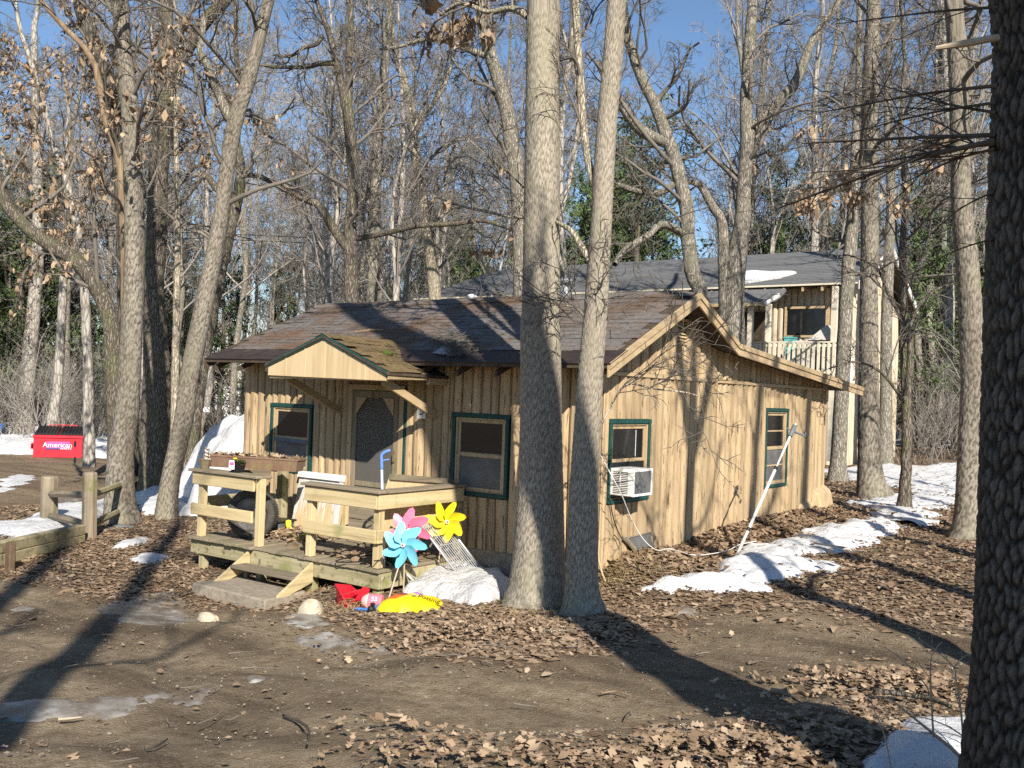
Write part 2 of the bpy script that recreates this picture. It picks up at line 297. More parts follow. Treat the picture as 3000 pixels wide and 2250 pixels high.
def bag_build(n, l, b):       # printed yellow sack: flower pictures on one half
    tc = n.new("ShaderNodeTexCoord")
    def spot(c, r, soft):
        v = n.new("ShaderNodeVectorMath"); v.operation = 'DISTANCE'; v.inputs[1].default_value = c
        nz = n.new("ShaderNodeTexNoise"); nz.inputs["Scale"].default_value = 22; l.new(tc.outputs["Object"], nz.inputs["Vector"])
        a = n.new("ShaderNodeVectorMath"); a.operation = 'MULTIPLY_ADD'; a.inputs[1].default_value = (.07, .07, 0); l.new(nz.outputs["Color"], a.inputs[0]); l.new(tc.outputs["Object"], a.inputs[2])
        l.new(a.outputs[0], v.inputs[0])
        mr = n.new("ShaderNodeMapRange"); mr.inputs[1].default_value = r; mr.inputs[2].default_value = r - soft; l.new(v.outputs["Value"], mr.inputs[0]); return mr.outputs[0]
    def mix(f, a, c):
        m = n.new("ShaderNodeMix"); m.data_type = 'RGBA'; l.new(f, m.inputs[0])
        (l.new(a, m.inputs[6]) if not isinstance(a, tuple) else setattr(m.inputs[6], 'default_value', (*a, 1)))
        m.inputs[7].default_value = (*c, 1); return m.outputs[2]
    col = mix(spot((-.12, .09, .12), .17, .05), (.82, .64, .01), (.62, .12, .02))
    col = mix(spot((-.10, .12, .12), .10, .05), col, (.42, .02, .01))
    col = mix(spot((.10, .13, .12), .10, .02), col, (.50, .22, .55))
    col = mix(spot((.11, .13, .12), .045, .03), col, (.66, .42, .10))
    l.new(col, b.inputs["Base Color"]); b.inputs["Roughness"].default_value = .35
attr_mat('bag_print', bag_build)
def mesh_screen(n, l, b):
    b.inputs["Base Color"].default_value = (.13, .125, .115, 1); b.inputs["Alpha"].default_value = .5; b.inputs["Roughness"].default_value = .7
attr_mat('screen_mesh', mesh_screen)

# ------------------------------------------------------------------ mesh building
class MB:
    """collects faces; build() links them as one mesh object"""
    def __init__(s): s.v, s.f = [], []
    def add(s, vs, fs):
        o = len(s.v); s.v += [tuple(map(float, v)) for v in vs]; s.f += [tuple(i + o for i in f) for f in fs]; return s
    def box(s, a, b):
        (x0, y0, z0), (x1, y1, z1) = a, b
        return s.add([(x0,y0,z0),(x1,y0,z0),(x1,y1,z0),(x0,y1,z0),(x0,y0,z1),(x1,y0,z1),(x1,y1,z1),(x0,y1,z1)],
                     [(0,3,2,1),(4,5,6,7),(0,1,5,4),(1,2,6,5),(2,3,7,6),(3,0,4,7)])
    def beam(s, p, q, w, h, upv=(0, 0, 1)):      # bar from p to q, w across, h along upv
        p, q = np.array(p, float), np.array(q, float); t = (q - p) / np.linalg.norm(q - p)
        u = np.cross(t, upv); u /= np.linalg.norm(u); k = np.cross(u, t)
        vs = [e + u * (a * w / 2) + k * (b_ * h / 2) for e in (p, q) for a, b_ in ((-1, -1), (1, -1), (1, 1), (-1, 1))]
        return s.add(vs, [(0, 1, 2, 3), (7, 6, 5, 4), (0, 4, 5, 1), (1, 5, 6, 2), (2, 6, 7, 3), (3, 7, 4, 0)])
    def prism(s, poly, d):                       # planar polygon (3-D points) extruded by vector d
        n = len(poly); d = np.array(d, float); P_ = [np.array(p, float) for p in poly]
        return s.add(P_ + [p + d for p in P_], [tuple(range(n))[::-1], tuple(range(n, 2 * n))] + [(i, (i + 1) % n, n + (i + 1) % n, n + i) for i in range(n)])
    def tube(s, pts, rad, sides=8, cap=True):
        P_ = np.array(pts, float); r = np.broadcast_to(np.array(rad, float), (len(P_),))
        V, Q = tubes(P_[None], r[None], sides)
        s.add(V, [tuple(q) for q in Q])
        if cap:
            o = len(s.v) - len(V); s.f.append(tuple(o + i for i in range(sides))[::-1]); s.f.append(tuple(len(s.v) - sides + i for i in range(sides)))
        return s
    def lathe(s, prof, c=(0, 0, 0), axis='z', n=20, closed=False):    # prof: [(r, h)]
        vs, fs = [], []
        for r, h in prof:
            for i in range(n):
                a = 2 * math.pi * i / n; x, y = r * math.cos(a), r * math.sin(a)
                vs.append({'z': (c[0] + x, c[1] + y, c[2] + h), 'y': (c[0] + x, c[1] - h, c[2] + y), 'x': (c[0] + h, c[1] + x, c[2] + y)}[axis])
        k = len(prof)
        for j in range(k if closed else k - 1):
            for i in range(n):
                fs.append((j * n + i, j * n + (i + 1) % n, ((j + 1) % k) * n + (i + 1) % n, ((j + 1) % k) * n + i))
        if not closed: fs += [tuple(range(n))[::-1], tuple(range((k - 1) * n, k * n))]
        return s.add(vs, fs)

def tubes(P, Rr, sides):
    """batch of polylines P (B,n,3) with radii (B,n) -> quads"""
    B, n, _ = P.shape
    T = np.gradient(P, axis=1); T /= np.linalg.norm(T, axis=2, keepdims=True) + 1e-9
    d = P[:, -1] - P[:, 0]; d /= np.linalg.norm(d, axis=1, keepdims=True) + 1e-9
    a = np.where(np.abs(d[:, 2:3]) > .75, np.array([[1.0, .13, 0]]), np.array([[.1, 0, 1.0]]))[:, None]
    U = np.cross(T, np.broadcast_to(a, T.shape)); U /= np.linalg.norm(U, axis=2, keepdims=True) + 1e-9
    W = np.cross(T, U)
    th = np.arange(sides) * 2 * math.pi / sides
    V = P[:, :, None] + Rr[:, :, None, None] * (np.cos(th)[None, None, :, None] * U[:, :, None] + np.sin(th)[None, None, :, None] * W[:, :, None])
    base = (np.arange(B) * n * sides)[:, None, None] + (np.arange(n - 1) * sides)[None, :, None]
    i = np.arange(sides)[None, None]; j = (np.arange(sides) + 1) % sides; j = j[None, None]
    Q = np.stack([base + i, base + j, base + sides + j, base + sides + i], -1)
    return V.reshape(-1, 3), Q.reshape(-1, 4)

def np_mesh(name, V, Q, smooth=False):
    me = bpy.data.meshes.new(name)
    V = np.ascontiguousarray(V, dtype=np.float32); Q = np.ascontiguousarray(Q, dtype=np.int32)
    k = Q.shape[1]
    me.vertices.add(len(V)); me.vertices.foreach_set("co", V.ravel())
    me.loops.add(Q.size); me.loops.foreach_set("vertex_index", Q.ravel())
    me.polygons.add(len(Q)); me.polygons.foreach_set("loop_start", np.arange(0, Q.size, k, dtype=np.int32))
    if smooth: me.polygons.foreach_set("use_smooth", np.ones(len(Q), bool))
    me.update(calc_edges=True)
    return me
class Acc:
    def __init__(s): s.V, s.Q, s.n = [], [], 0
    def add(s, V, Q): s.V.append(V); s.Q.append(Q + s.n); s.n += len(V)
    def mesh(s, name, smooth=False): return np_mesh(name, np.concatenate(s.V), np.concatenate(s.Q), smooth)

ORG = {}
def link(name, data, parent=None):
    o = bpy.data.objects.new(name, data); C.objects.link(o)
    if parent is not None: o.parent = parent
    return o
def tag(o, label=None, cat=None, group=None, kind=None):
    for k, v in (("label", label), ("category", cat), ("group", group), ("kind", kind)):
        if v: o[k] = v
    return o
def thing(name, label, cat, loc=(0, 0, 0), rz=0.0, group=None, world=True):
    """an Empty at the thing's base; parts given in world coordinates (world=True) or its own"""
    o = link(name, None); o.empty_display_size = .2; o.location = tuple(map(float, loc)); o.rotation_euler = (0, 0, rz)
    ORG[o] = np.array(loc, float) if world else np.zeros(3)
    return tag(o, label, cat, group)
def build(mb, name, mat, parent=None, bevel=0.0, smooth=False, at=None):
    """one mesh object; its vertices are given in the parent's frame (see thing) or in the world"""
    off = ORG.get(parent, np.zeros(3)) if parent is not None else (np.array(at, float) if at is not None else np.zeros(3))
    me = bpy.data.meshes.new(name)
    me.from_pydata([(v[0] - off[0], v[1] - off[1], v[2] - off[2]) for v in mb.v], [], mb.f)
    if smooth: me.polygons.foreach_set("use_smooth", [True] * len(me.polygons))
    me.materials.append(MAT[mat]); me.update()
    o = link(name, me, parent)
    if parent is None and at is not None: o.location = tuple(map(float, at))
    ORG[o] = off
    if bevel:
        b = o.modifiers.new("edge", 'BEVEL'); b.width = bevel; b.segments = 1; b.limit_method = 'ANGLE'
    return o
def mesh_obj(me, name, mat, parent=None):
    me.materials.append(MAT[mat]); return link(name, me, parent)
def letters(txt, size, mat, parent, loc, rot, name='lettering', extrude=.002, shear=0.0, sx=1.0):
    cu = bpy.data.curves.new(name, 'FONT'); cu.body = txt; cu.size = size; cu.extrude = extrude; cu.align_x = 'CENTER'; cu.align_y = 'CENTER'; cu.shear = shear
    cu.materials.append(MAT[mat]); q = link(name, cu); me = bpy.data.meshes.new_from_object(q.evaluated_get(bpy.context.evaluated_depsgraph_get())); bpy.data.objects.remove(q)
    me.name = name; o = link(name, me, parent); o.location = loc; o.rotation_euler = rot; o.scale = (sx, 1, 1); return o
def copy_tree(root, loc, rz=0.0, sc=1.0):
    r = root.copy(); C.objects.link(r); r.location = loc; r.rotation_euler = (0, 0, rz); r.scale = (sc, sc, sc)
    for ch in root.children:
        c = ch.copy(); C.objects.link(c); c.parent = r
    return r
# ------------------------------------------------------------------ ground
def poly_xy(px): return np.array([gp(*p)[:2] for p in px])
def sdist(P, x, y):
    """signed distance of points to polygon P (positive inside)"""
    A = P; B = np.roll(P, -1, 0); d = np.full(x.shape, 1e9); ins = np.zeros(x.shape, bool)
    for a, b in zip(A, B):
        e = b - a; L = e @ e + 1e-12
        t = np.clip(((x - a[0]) * e[0] + (y - a[1]) * e[1]) / L, 0, 1)
        d = np.minimum(d, np.hypot(x - a[0] - t * e[0], y - a[1] - t * e[1]))
        c = (a[1] > y) != (b[1] > y)
        ins ^= c & (x < (b[0] - a[0]) * (y - a[1]) / (b[1] - a[1] + 1e-12) + a[0])
    return np.where(ins, d, -d)
def wob(x, y, s=1.0, ph=0.0):
    return (np.sin(x * 2.1 * s + 1.7 * np.sin(y * 1.3 * s + ph)) + .6 * np.sin(y * 4.7 * s + 2 * np.sin(x * 3.1 * s + ph)) + .35 * np.sin(x * 9.3 * s + y * 7.9 * s + ph)) / 1.95
ROAD = poly_xy([(-300,1690),(0,1690),(250,1740),(480,1775),(700,1790),(980,1815),(1130,1870),(1380,1925),(1600,1930),(1860,1870),(2080,1800),(2300,1790),(2560,1840),(2850,1850),(3100,1850),(3100,2030),(2850,2010),(2560,2060),(2330,2110),(2050,2140),(1850,2190),(1700,2290),(1500,2420),(-300,2420)])
HOUSE = np.array([(-6.5,-.02),(.0,-.02),(.0,8.1),(-6.5,8.1)])
def litter(x, y):
    """how leaf-covered the ground is, 0..1"""
    r = sdist(ROAD, x, y) + .22 * wob(x, y, 1.1)
    k = np.clip(.5 - r / .9, .0, 1)
    p = .5 + .5 * wob(x, y, .45, 2.0)
    far = np.clip((np.hypot(x - CAM[0], y - CAM[1]) - 17) / 8, 0, 1) * (x < -8)
    return np.clip(k * (.45 + .75 * p) * (1 - .6 * far), 0.02, 1)
g1 = np.concatenate([-np.geomspace(12, 420, 34)[::-1] - 0, np.arange(-11.9, 12, .13), np.geomspace(12, 420, 34)])
GX, GY = np.meshgrid(g1 - 1.0, g1 - 0.5, indexing='ij')
GZ = gz(GX, GY)
LIT = litter(GX, GY)
rut = sdist(ROAD, GX, GY)
GZ = GZ - .03 * np.clip(rut, 0, .8) * (1 + .5 * wob(GX, GY, 1.4))
for c_, w_ in ((.55, .13), (1.75, .15)):      # wheel ruts along the track
    q_ = rut + .15 * wob(GX, GY, .5); GZ = GZ - .030 * np.exp(-((q_ - c_) / w_)**2) + .012 * np.exp(-((q_ - c_ - .28) / .1)**2) + .012 * np.exp(-((q_ - c_ + .28) / .1)**2)
N = len(g1); idx = np.arange(N * N).reshape(N, N)
Q = np.stack([idx[:-1, :-1], idx[1:, :-1], idx[1:, 1:], idx[:-1, 1:]], -1).reshape(-1, 4)
me = np_mesh('ground', np.stack([GX, GY, GZ], -1).reshape(-1, 3), Q, True)
at = me.attributes.new("litter", 'FLOAT', 'POINT'); at.data.foreach_set("value", np.clip(LIT * 1.25, 0, 1).ravel().astype(np.float32))
tag(mesh_obj(me, 'ground', 'ground_dirt'), 'bare dirt track and leaf-strewn yard around the cabin', kind='structure')

def sheet(name, px, h, edge, mat, label, res=.06, wobble=.12, freq=1.6, xy=None, lump=.25, kind='structure', lift=.004):
    """an uneven snow or ice patch lying on the ground: thickness grows from its ragged rim"""
    P = poly_xy(px) if xy is None else np.array(xy)
    lo, hi = P.min(0) - .3, P.max(0) + .3
    n1, n2 = [min(int((hi - lo)[i] / res) + 2, 260) for i in (0, 1)]
    X, Y = np.meshgrid(np.linspace(lo[0], hi[0], n1), np.linspace(lo[1], hi[1], n2), indexing='ij')
    s = sdist(P, X, Y) + wobble * wob(X, Y, freq, len(px) * 1.0) + wobble * .35 * wob(X, Y, freq * 3.4, 1.0)
    t = np.clip(s / edge, -.25, 1)
    Z = gz(X, Y) - .03 * np.clip(sdist(ROAD, X, Y), 0, .8) + lift + h * (np.sin(np.clip(t, 0, 1) * math.pi / 2)**.8) * (1 + lump * wob(X, Y, 1.2, 3.0) + lump * .45 * wob(X, Y, 4.3, 1.0) + lump * .2 * wob(X, Y, 11.0, 2.0)) + np.minimum(t, 0) * .12
    ix = np.arange(n1 * n2).reshape(n1, n2)
    Qq = np.stack([ix[:-1, :-1], ix[1:, :-1], ix[1:, 1:], ix[:-1, 1:]], -1).reshape(-1, 4)
    keep = (s.ravel()[Qq] > -.05).any(1)
    Qq = Qq[keep]; u, inv = np.unique(Qq, return_inverse=True)
    me = np_mesh(name, np.stack([X, Y, Z], -1).reshape(-1, 3)[u], inv.reshape(-1, 4), True)
    return tag(mesh_obj(me, name, mat), label, kind=kind)
sheet('snow', [(1918,1720),(1985,1692),(2055,1683),(2120,1655),(2165,1622),(2230,1598),(2330,1575),(2430,1545),(2520,1530),(2590,1512),(2640,1520),(2620,1555),(2560,1590),(2480,1612),(2400,1630),(2330,1650),(2440,1660),(2480,1668),(2380,1682),(2290,1697),(2225,1710),(2215,1728),(2120,1742),(2010,1737)], .11, .35, 'snow', 'long strip of melting snow along the gable side of the cabin', res=.04, wobble=.16, freq=1.9, lump=.5)
sheet('snow', [(2425,1380),(2530,1374),(2640,1370),(2820,1362),(2860,1380),(2850,1430),(2790,1480),(2740,1515),(2690,1535),(2650,1530),(2580,1510),(2570,1490),(2600,1468),(2650,1445),(2600,1425),(2500,1418),(2425,1402)], .07, .5, 'snow', 'wide snow patch between the trees behind the cabin', res=.07, wobble=.75, freq=.75, lump=.5)
sheet('snow', [(2600,1262),(2700,1255),(2900,1258),(2900,1300),(2760,1312),(2620,1300)], .15, 1.2, 'snow', 'far strip of snow at the edge of the woods', res=.3, wobble=.6, freq=.4)
sheet('snow', [(2500,2280),(2560,2205),(2660,2150),(2640,2130),(2740,2115),(2850,2120),(3000,2130),(3000,2280)], .10, .22, 'snow', 'speckled snow patch at the foot of the dark bark tree', res=.03, wobble=.05, freq=3)
sheet('snow', [(1180,1742),(1205,1715),(1245,1695),(1300,1682),(1370,1684),(1430,1695),(1500,1700),(1500,1745),(1440,1768),(1380,1772),(1270,1764)], .20, .30, 'snow_dirty', 'dirt-speckled snow heap beside the porch and the twin trees', res=.03, wobble=.06, freq=3)
sheet('snow', [(-80,1545),(60,1528),(130,1500),(240,1478),(330,1462),(330,1495),(250,1530),(190,1562),(110,1577),(-80,1572)], .10, .4, 'snow', 'snow patch lying around the split rail fence')
sheet('snow', [(395,1480),(400,1440),(480,1436),(560,1436),(600,1445),(600,1512),(520,1514),(470,1503),(440,1512),(420,1495)], .16, .5, 'snow', 'snow between the leaning trunks and the porch')
sheet('snow', [(325,1610),(345,1590),(400,1582),(440,1580),(430,1592),(380,1605)], .05, .18, 'snow', 'small snow patch on leaves near the fence', res=.04, wobble=.04, freq=4)
sheet('snow', [(360,1645),(400,1632),(440,1622),(500,1634),(470,1648),(420,1655)], .05, .18, 'snow', 'small thin snow patch on leaves beside the porch', res=.04, wobble=.05, freq=4)
sheet('snow', [(-100,1292),(95,1284),(250,1283),(420,1290),(430,1335),(300,1342),(95,1332),(-100,1328)], .35, 1.6, 'snow', 'ploughed snow bank behind the red dumpster', res=.16, wobble=.5, freq=.6)
sheet('snow', [(0,1398),(60,1390),(110,1402),(60,1422),(0,1440)], .04, .5, 'snow', 'icy snow streak on the yard by the fence', res=.12, wobble=.25)
sheet('snow', [(-60,1240),(120,1225),(420,1240),(420,1262),(100,1262),(-60,1262)], .2, 2, 'snow', 'snow under the far trees behind the bank', res=.5, wobble=.8, freq=.3)
sheet('snow_pile', [], 1.85, 1.45, 'snow', 'tall smooth heap of ploughed snow beside the cabin', res=.12, wobble=.25, freq=.6, lump=.05,
      xy=[(-14.0,4.6),(-13.1,3.3),(-10.5,2.0),(-8.0,3.0),(-7.0,5.4),(-8.4,8.4),(-11.5,9.0),(-13.6,7.2)])
for px, lb in (([(280,1790),(340,1770),(420,1745),(480,1735),(540,1745),(560,1770),(520,1795),(560,1815),(500,1830),(420,1825),(330,1800)], 'grey ice patch in front of the concrete step'),
               ([(810,1815),(850,1800),(920,1795),(960,1815),(930,1835),(850,1832)], 'small ice patch by the pale rock'),
               ([(890,1870),(960,1855),(1060,1860),(1120,1905),(1050,1915),(960,1890)], 'ice patch melting on the dirt track'),
               ([(-60,2075),(100,2048),(280,2030),(440,2030),(400,2065),(300,2098),(120,2112),(-60,2105)], 'large grey ice sheet on the dirt track'),
               ([(490,2030),(560,2005),(610,2010),(560,2040),(510,2050)], 'narrow ice patch beside the large ice sheet'),
               ([(680,1970),(740,1960),(780,1985),(730,1992)], 'ice scrap on the middle of the track'),
               ([(1930,1800),(2000,1780),(2080,1790),(2030,1805),(1960,1812)], 'ice smear on the ground below the snow strip'),
               ([(40,1780),(100,1768),(150,1775),(90,1792)], 'ice scrap in the shade on the leaves'),
               ([(130,1480),(190,1462),(250,1440),(300,1440),(200,1475)], 'ice streak across the yard behind the fence')):
    sheet('ice', px, .012, .12, 'ice', lb, res=.03, wobble=.11, freq=2.6, lift=.004)

# ------------------------------------------------------------------ fallen oak leaves: real lobed, curled leaves
LW = np.array([.08, .50, .17, .56, .20, .42, .05])
def leaves(P, size, tilt, seed, tone=(0, 1), hang=0.0, segs=7, curl=.5, wf=1.0):
    """lobed strips at points P, curling along their length -> V, Q, tone"""
    r = np.random.default_rng(seed); n = len(P)
    az = r.uniform(0, 2 * math.pi, n); L = size * np.clip(r.lognormal(-.05, .38, n), .35, 2.1); W = L * r.uniform(.5, .8, n) * wf
    tz = r.normal(0, tilt, n) + hang; roll = r.normal(0, tilt, n)
    a = np.stack([np.cos(az) * np.cos(tz), np.sin(az) * np.cos(tz), np.sin(tz)], -1)
    s = np.stack([-np.sin(az), np.cos(az), np.zeros(n)], -1)
    nn = np.cross(a, s); s = s * np.cos(roll)[:, None] + nn * np.sin(roll)[:, None]; nn = np.cross(a, s)
    cu = r.normal(0, curl, n)[:, None]; cv = r.uniform(.05, .4, n)[:, None]
    w = LW if segs == 7 else np.interp(np.linspace(0, 1, segs), [0, .3, .7, 1], [.1, .45, .5, .06])
    t = np.linspace(-.5, .5, segs); V = []
    for i in range(segs):
        mid = P + a * (L * t[i])[:, None] + nn * ((t[i]**2 - .1) * L)[:, None] * cu * 1.5
        jw = w[i] * W * r.uniform(.75, 1.25, n)
        V += [mid + s * jw[:, None] + nn * (np.abs(jw)[:, None] * cv), mid - s * jw[:, None] + nn * (np.abs(jw)[:, None] * cv)]
    V = np.stack(V, 1)
    base = np.arange(n)[:, None, None] * (2 * segs) + np.arange(segs - 1)[None, :, None] * 2
    Qd = (base + np.array([0, 1, 3, 2])[None, None]).reshape(-1, 4)
    tn = np.repeat(np.clip(r.beta(2, 2, n), 0, 1) * (tone[1] - tone[0]) + tone[0], 2 * segs)
    return V.reshape(-1, 3), Qd, tn
def leaf_object(name, parts, label=None, kind=None, parent=None, smooth=True):
    A = Acc(); T = []
    for V, Qd, tn in parts: A.add(V, Qd); T.append(tn)
    me = A.mesh(name, smooth); at = me.attributes.new("tone", 'FLOAT', 'POINT'); at.data.foreach_set("value", np.concatenate(T).astype(np.float32))
    o = mesh_obj(me, name, 'oak_leaf', parent); return tag(o, label, kind=kind)
def in_view(x, y, pad=1.25):
    d = np.stack([x, y], -1) - CAM[:2]; z = d @ fwd0[:2]; u = d @ rgt0[:2]
    return (z > 2.0) & (np.abs(u) < z * .53 * pad + 1.0)
def scatter(n, x0, x1, y0, y1, seed, fn):
    r = np.random.default_rng(seed); x, y = r.uniform(x0, x1, n), r.uniform(y0, y1, n)
    k = (r.random(n) < fn(x, y)) & in_view(x, y) & (sdist(HOUSE, x, y) < 0)
    return x[k], y[k], r
lp = []
def on_deck(x, y): return (x > -5.5) & (x < -1.85) & (y > -1.7) & (y < 0)
x, y, r = scatter(170000, -13, 10, -8.2, 3.0, 5, lambda x, y: np.where(on_deck(x, y), .15, litter(x, y)**1.3))
z = gz(x, y) - .03 * np.clip(sdist(ROAD, x, y), 0, .8) + r.uniform(.003, .020, len(x)) * (.3 + litter(x, y))
near = np.hypot(x - CAM[0], y - CAM[1]) < 6.8
Pn = np.stack([x, y, z], -1)
lp.append(leaves(Pn[near], .052, .13, 21, curl=.3)); lp.append(leaves(Pn[~near], .064, .14, 22, segs=3, curl=.3))
x, y, r = scatter(100000, -9, 12, 3.0, 20, 6, lambda x, y: .8 * litter(x, y))
lp.append(leaves(np.stack([x, y, gz(x, y) + r.uniform(.003, .025, len(x))], -1), .075, .18, 23, segs=3, curl=.3))
x, y, r = scatter(60000, -11, 9.5, -8.2, 3.5, 7, lambda x, y: np.where(on_deck(x, y), .05, .06 + .94 * litter(x, y)))
lp.append(leaves(np.stack([x, y, gz(x, y) - .03 * np.clip(sdist(ROAD, x, y), 0, .8) + r.uniform(.001, .012, len(x))], -1), .030, .14, 29, (0, .85), segs=3, curl=.2))
# drift of leaves blown against the gable wall and the foundation
r = np.random.default_rng(9); n = 9000; yy = r.uniform(.1, 8.4, n); xx = .06 + np.abs(r.normal(0, .45, n)); k = in_view(xx, yy)
lp.append(leaves(np.stack([xx, yy, gz(xx, yy) + .07 * np.clip(yy / 3, .2, 1.6) * np.exp(-xx / .35) + r.uniform(0, .05, n)], -1)[k], .075, .28, 24, (.1, .9), segs=3))
n = 900; xx = r.uniform(-1.8, -.1, n); yy = -.05 - np.abs(r.normal(0, .3, n))
lp.append(leaves(np.stack([xx, yy, gz(xx, yy) + r.uniform(.01, .06, n)], -1), .08, .35, 25, (0, .6), segs=4))
# heaps in the foreground and under the sapling
for px, py, sx, sy, n, h in ((1270,2180,.26,.12,110,.02),(1500,2235,.40,.14,170,.03),(2130,2225,.42,.22,420,.08),(2620,2020,.42,.35,800,.10),(2400,2150,.4,.3,240,.04),(1450,1850,.7,.35,900,.05),(1130,2130,.3,.1,40,.02)):
    c = gp(px, py); u, v = r.normal(0, sx, n), r.normal(0, sy, n)
    X = c[0] + u * rgt0[0] + v * fwd0[0]; Y = c[1] + u * rgt0[1] + v * fwd0[1]
    lp.append(leaves(np.stack([X, Y, gz(X, Y) + h * np.exp(-(u / sx)**2 - (v / sy)**2) + r.uniform(0, .03, n)], -1), .056, .25, 26 + n, (.15, 1)))
# on the snow, a few
n = 1500; xx = r.uniform(-1, 5.5, n); yy = r.uniform(.3, 18, n)
lp.append(leaves(np.stack([xx, yy, gz(xx, yy) + .10], -1), .07, .2, 41, (0, .6), segs=4))
# on the porch floor
n = 420; xx = np.clip(r.normal(-4.4, .35, n), -5.2, -3.2); yy = np.clip(r.normal(-.75, .25, n), -1.4, -.1)
lp.append(leaves(np.stack([xx, yy, -.15 + .05 * np.exp(-((xx + 4.4) / .4)**2) + r.uniform(0, .04, n)], -1), .075, .4, 42, (.3, .9), segs=4))
n = 120; xx = r.uniform(-3.2, -2.0, n); yy = r.uniform(-1.5, -.2, n)
lp.append(leaves(np.stack([xx, yy, -.145 + r.uniform(0, .02, n)], -1), .07, .3, 43, (.2, .9), segs=4))
leaf_object('leaf_litter', lp, 'brown fallen oak leaves scattered over the whole yard', 'stuff')
# far litter (behind, left): flat flakes only where they still read as leaves
# pebbles and grit on the track
r = np.random.default_rng(17); n = 5200
x, y, r = scatter(26000, -6, 9, -8.3, .5, 18, lambda x, y: np.where(sdist(ROAD, x, y) > 0, .35, .03))
s = r.gamma(2, .0026, len(x)) + .002
zz = gz(x, y) - .03 * np.clip(sdist(ROAD, x, y), 0, .8)
octv = np.array([(1,0,0),(0,1,0),(-1,0,0),(0,-1,0),(0,0,.7),(0,0,-.7)])
V = np.stack([x, y, zz + s * .3], -1)[:, None] + octv[None] * (s[:, None, None] * r.uniform(.6, 1.3, (len(x), 6, 1)))
T = np.array([(0,1,4,4),(1,2,4,4),(2,3,4,4),(3,0,4,4)])
T = np.array([(0,1,4),(1,2,4),(2,3,4),(3,0,4)])
me = np_mesh('grit', V.reshape(-1, 3), (np.arange(len(x))[:, None, None] * 6 + T[None]).reshape(-1, 3))
mk('grit', [(.3, (.15, .12, .085)), (.7, (.36, .31, .24))], .9, 14)
tag(mesh_obj(me, 'gravel', 'grit'), 'small stones and grit on the dirt track', kind='stuff')
# loose twigs on the ground
x, y, r = scatter(1500, -9, 8, -8, 6, 33, lambda x, y: np.clip(.25 + litter(x, y), 0, 1))
n = len(x); az = r.uniform(0, 2 * math.pi, n); L = r.gamma(2, .07, n) + .05
t = np.linspace(-.5, .5, 4)[None, :]
bx = x[:, None] + np.cos(az)[:, None] * L[:, None] * t + r.normal(0, .012, (n, 4)); by = y[:, None] + np.sin(az)[:, None] * L[:, None] * t + r.normal(0, .012, (n, 4))
bz = gz(bx, by) + .025 + r.uniform(0, .02, (n, 4))
V, Qd = tubes(np.stack([bx, by, bz], -1), np.repeat(r.uniform(.002, .006, n)[:, None], 4, 1) * np.array([1, .9, .7, .4]), 4)
tag(mesh_obj(np_mesh('twig_litter', V, Qd), 'twig_litter', 'twig'), 'small fallen twigs among the leaves', kind='stuff')
# ------------------------------------------------------------------ the cabin
house = thing('cabin', 'small tan cabin of vertical half-log siding with brown shingled roof', 'cabin', (0, 0, 0))
def zt(y):                                  # top of the roof deck over y
    return 2.30 + .4489 * (y + .5) if y <= 1.75 else (3.31 - .4259 * (y - 1.75) if y <= 3.1 else 2.735 - .0746 * (y - 3.1))
YP = [-.5, 1.75, 3.1, 9.2]
def prof(dz, y0=-.5, y1=9.2):
    ys = [y0] + [y for y in YP if y0 < y < y1] + [y1]; return [(y, zt(y) + dz) for y in ys]
X0, X1 = -6.75, .38
top = prof(0); bot = prof(-.06)
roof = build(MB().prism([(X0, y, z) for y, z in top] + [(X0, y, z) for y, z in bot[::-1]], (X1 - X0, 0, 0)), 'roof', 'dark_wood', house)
for xs, s in ((X1 + .002, 1), (X0 - .032, -1)):
    for (ya, yb) in zip(YP[:-1], YP[1:]):
        ya_ = ya - (.02 if ya == YP[0] else 0)
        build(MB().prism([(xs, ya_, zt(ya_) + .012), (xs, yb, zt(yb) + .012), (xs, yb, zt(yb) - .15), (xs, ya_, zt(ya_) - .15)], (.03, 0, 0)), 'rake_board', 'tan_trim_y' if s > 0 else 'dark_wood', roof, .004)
        x2 = xs + (.033 if s > 0 else -.018)
        if s < 0: continue
        build(MB().prism([(x2, ya_, zt(ya_) + .016), (x2, yb, zt(yb) + .016), (x2, yb, zt(yb) - .055), (x2, ya_, zt(ya_) - .055)], (.015, 0, 0)), 'rake_trim', 'tan_trim_y', roof)
# sloping roof frame
AL = math.atan(.4489); SY, SZ = math.cos(AL), math.sin(AL); NY, NZ = -SZ, SY
def on_slope(x, s, h=0.0): return (x, -.5 + s * SY + h * NY, 2.30 + s * SZ + h * NZ)
build(MB().prism([on_slope(X0 - .03, -.03, .002), on_slope(X0 - .03, .40, .002), on_slope(X0 - .03, .40, .012), on_slope(X0 - .03, -.03, .012)], (X1 - X0 + .08, 0, 0)), 'eave_sheet', 'roof_sheet', roof)
build(MB().box((X0, -.515, 2.245), (X1, -.502, 2.295)), 'eave_fascia', 'dark_wood', roof)
for i in range(12):
    x = -6.6 + i * .6
    build(MB().prism([(x, -.49, 2.19), (x, .02, 2.42), (x, .02, 2.34), (x, -.49, 2.12)], (.04, 0, 0)), 'rafter_tail', 'dark_wood', roof)
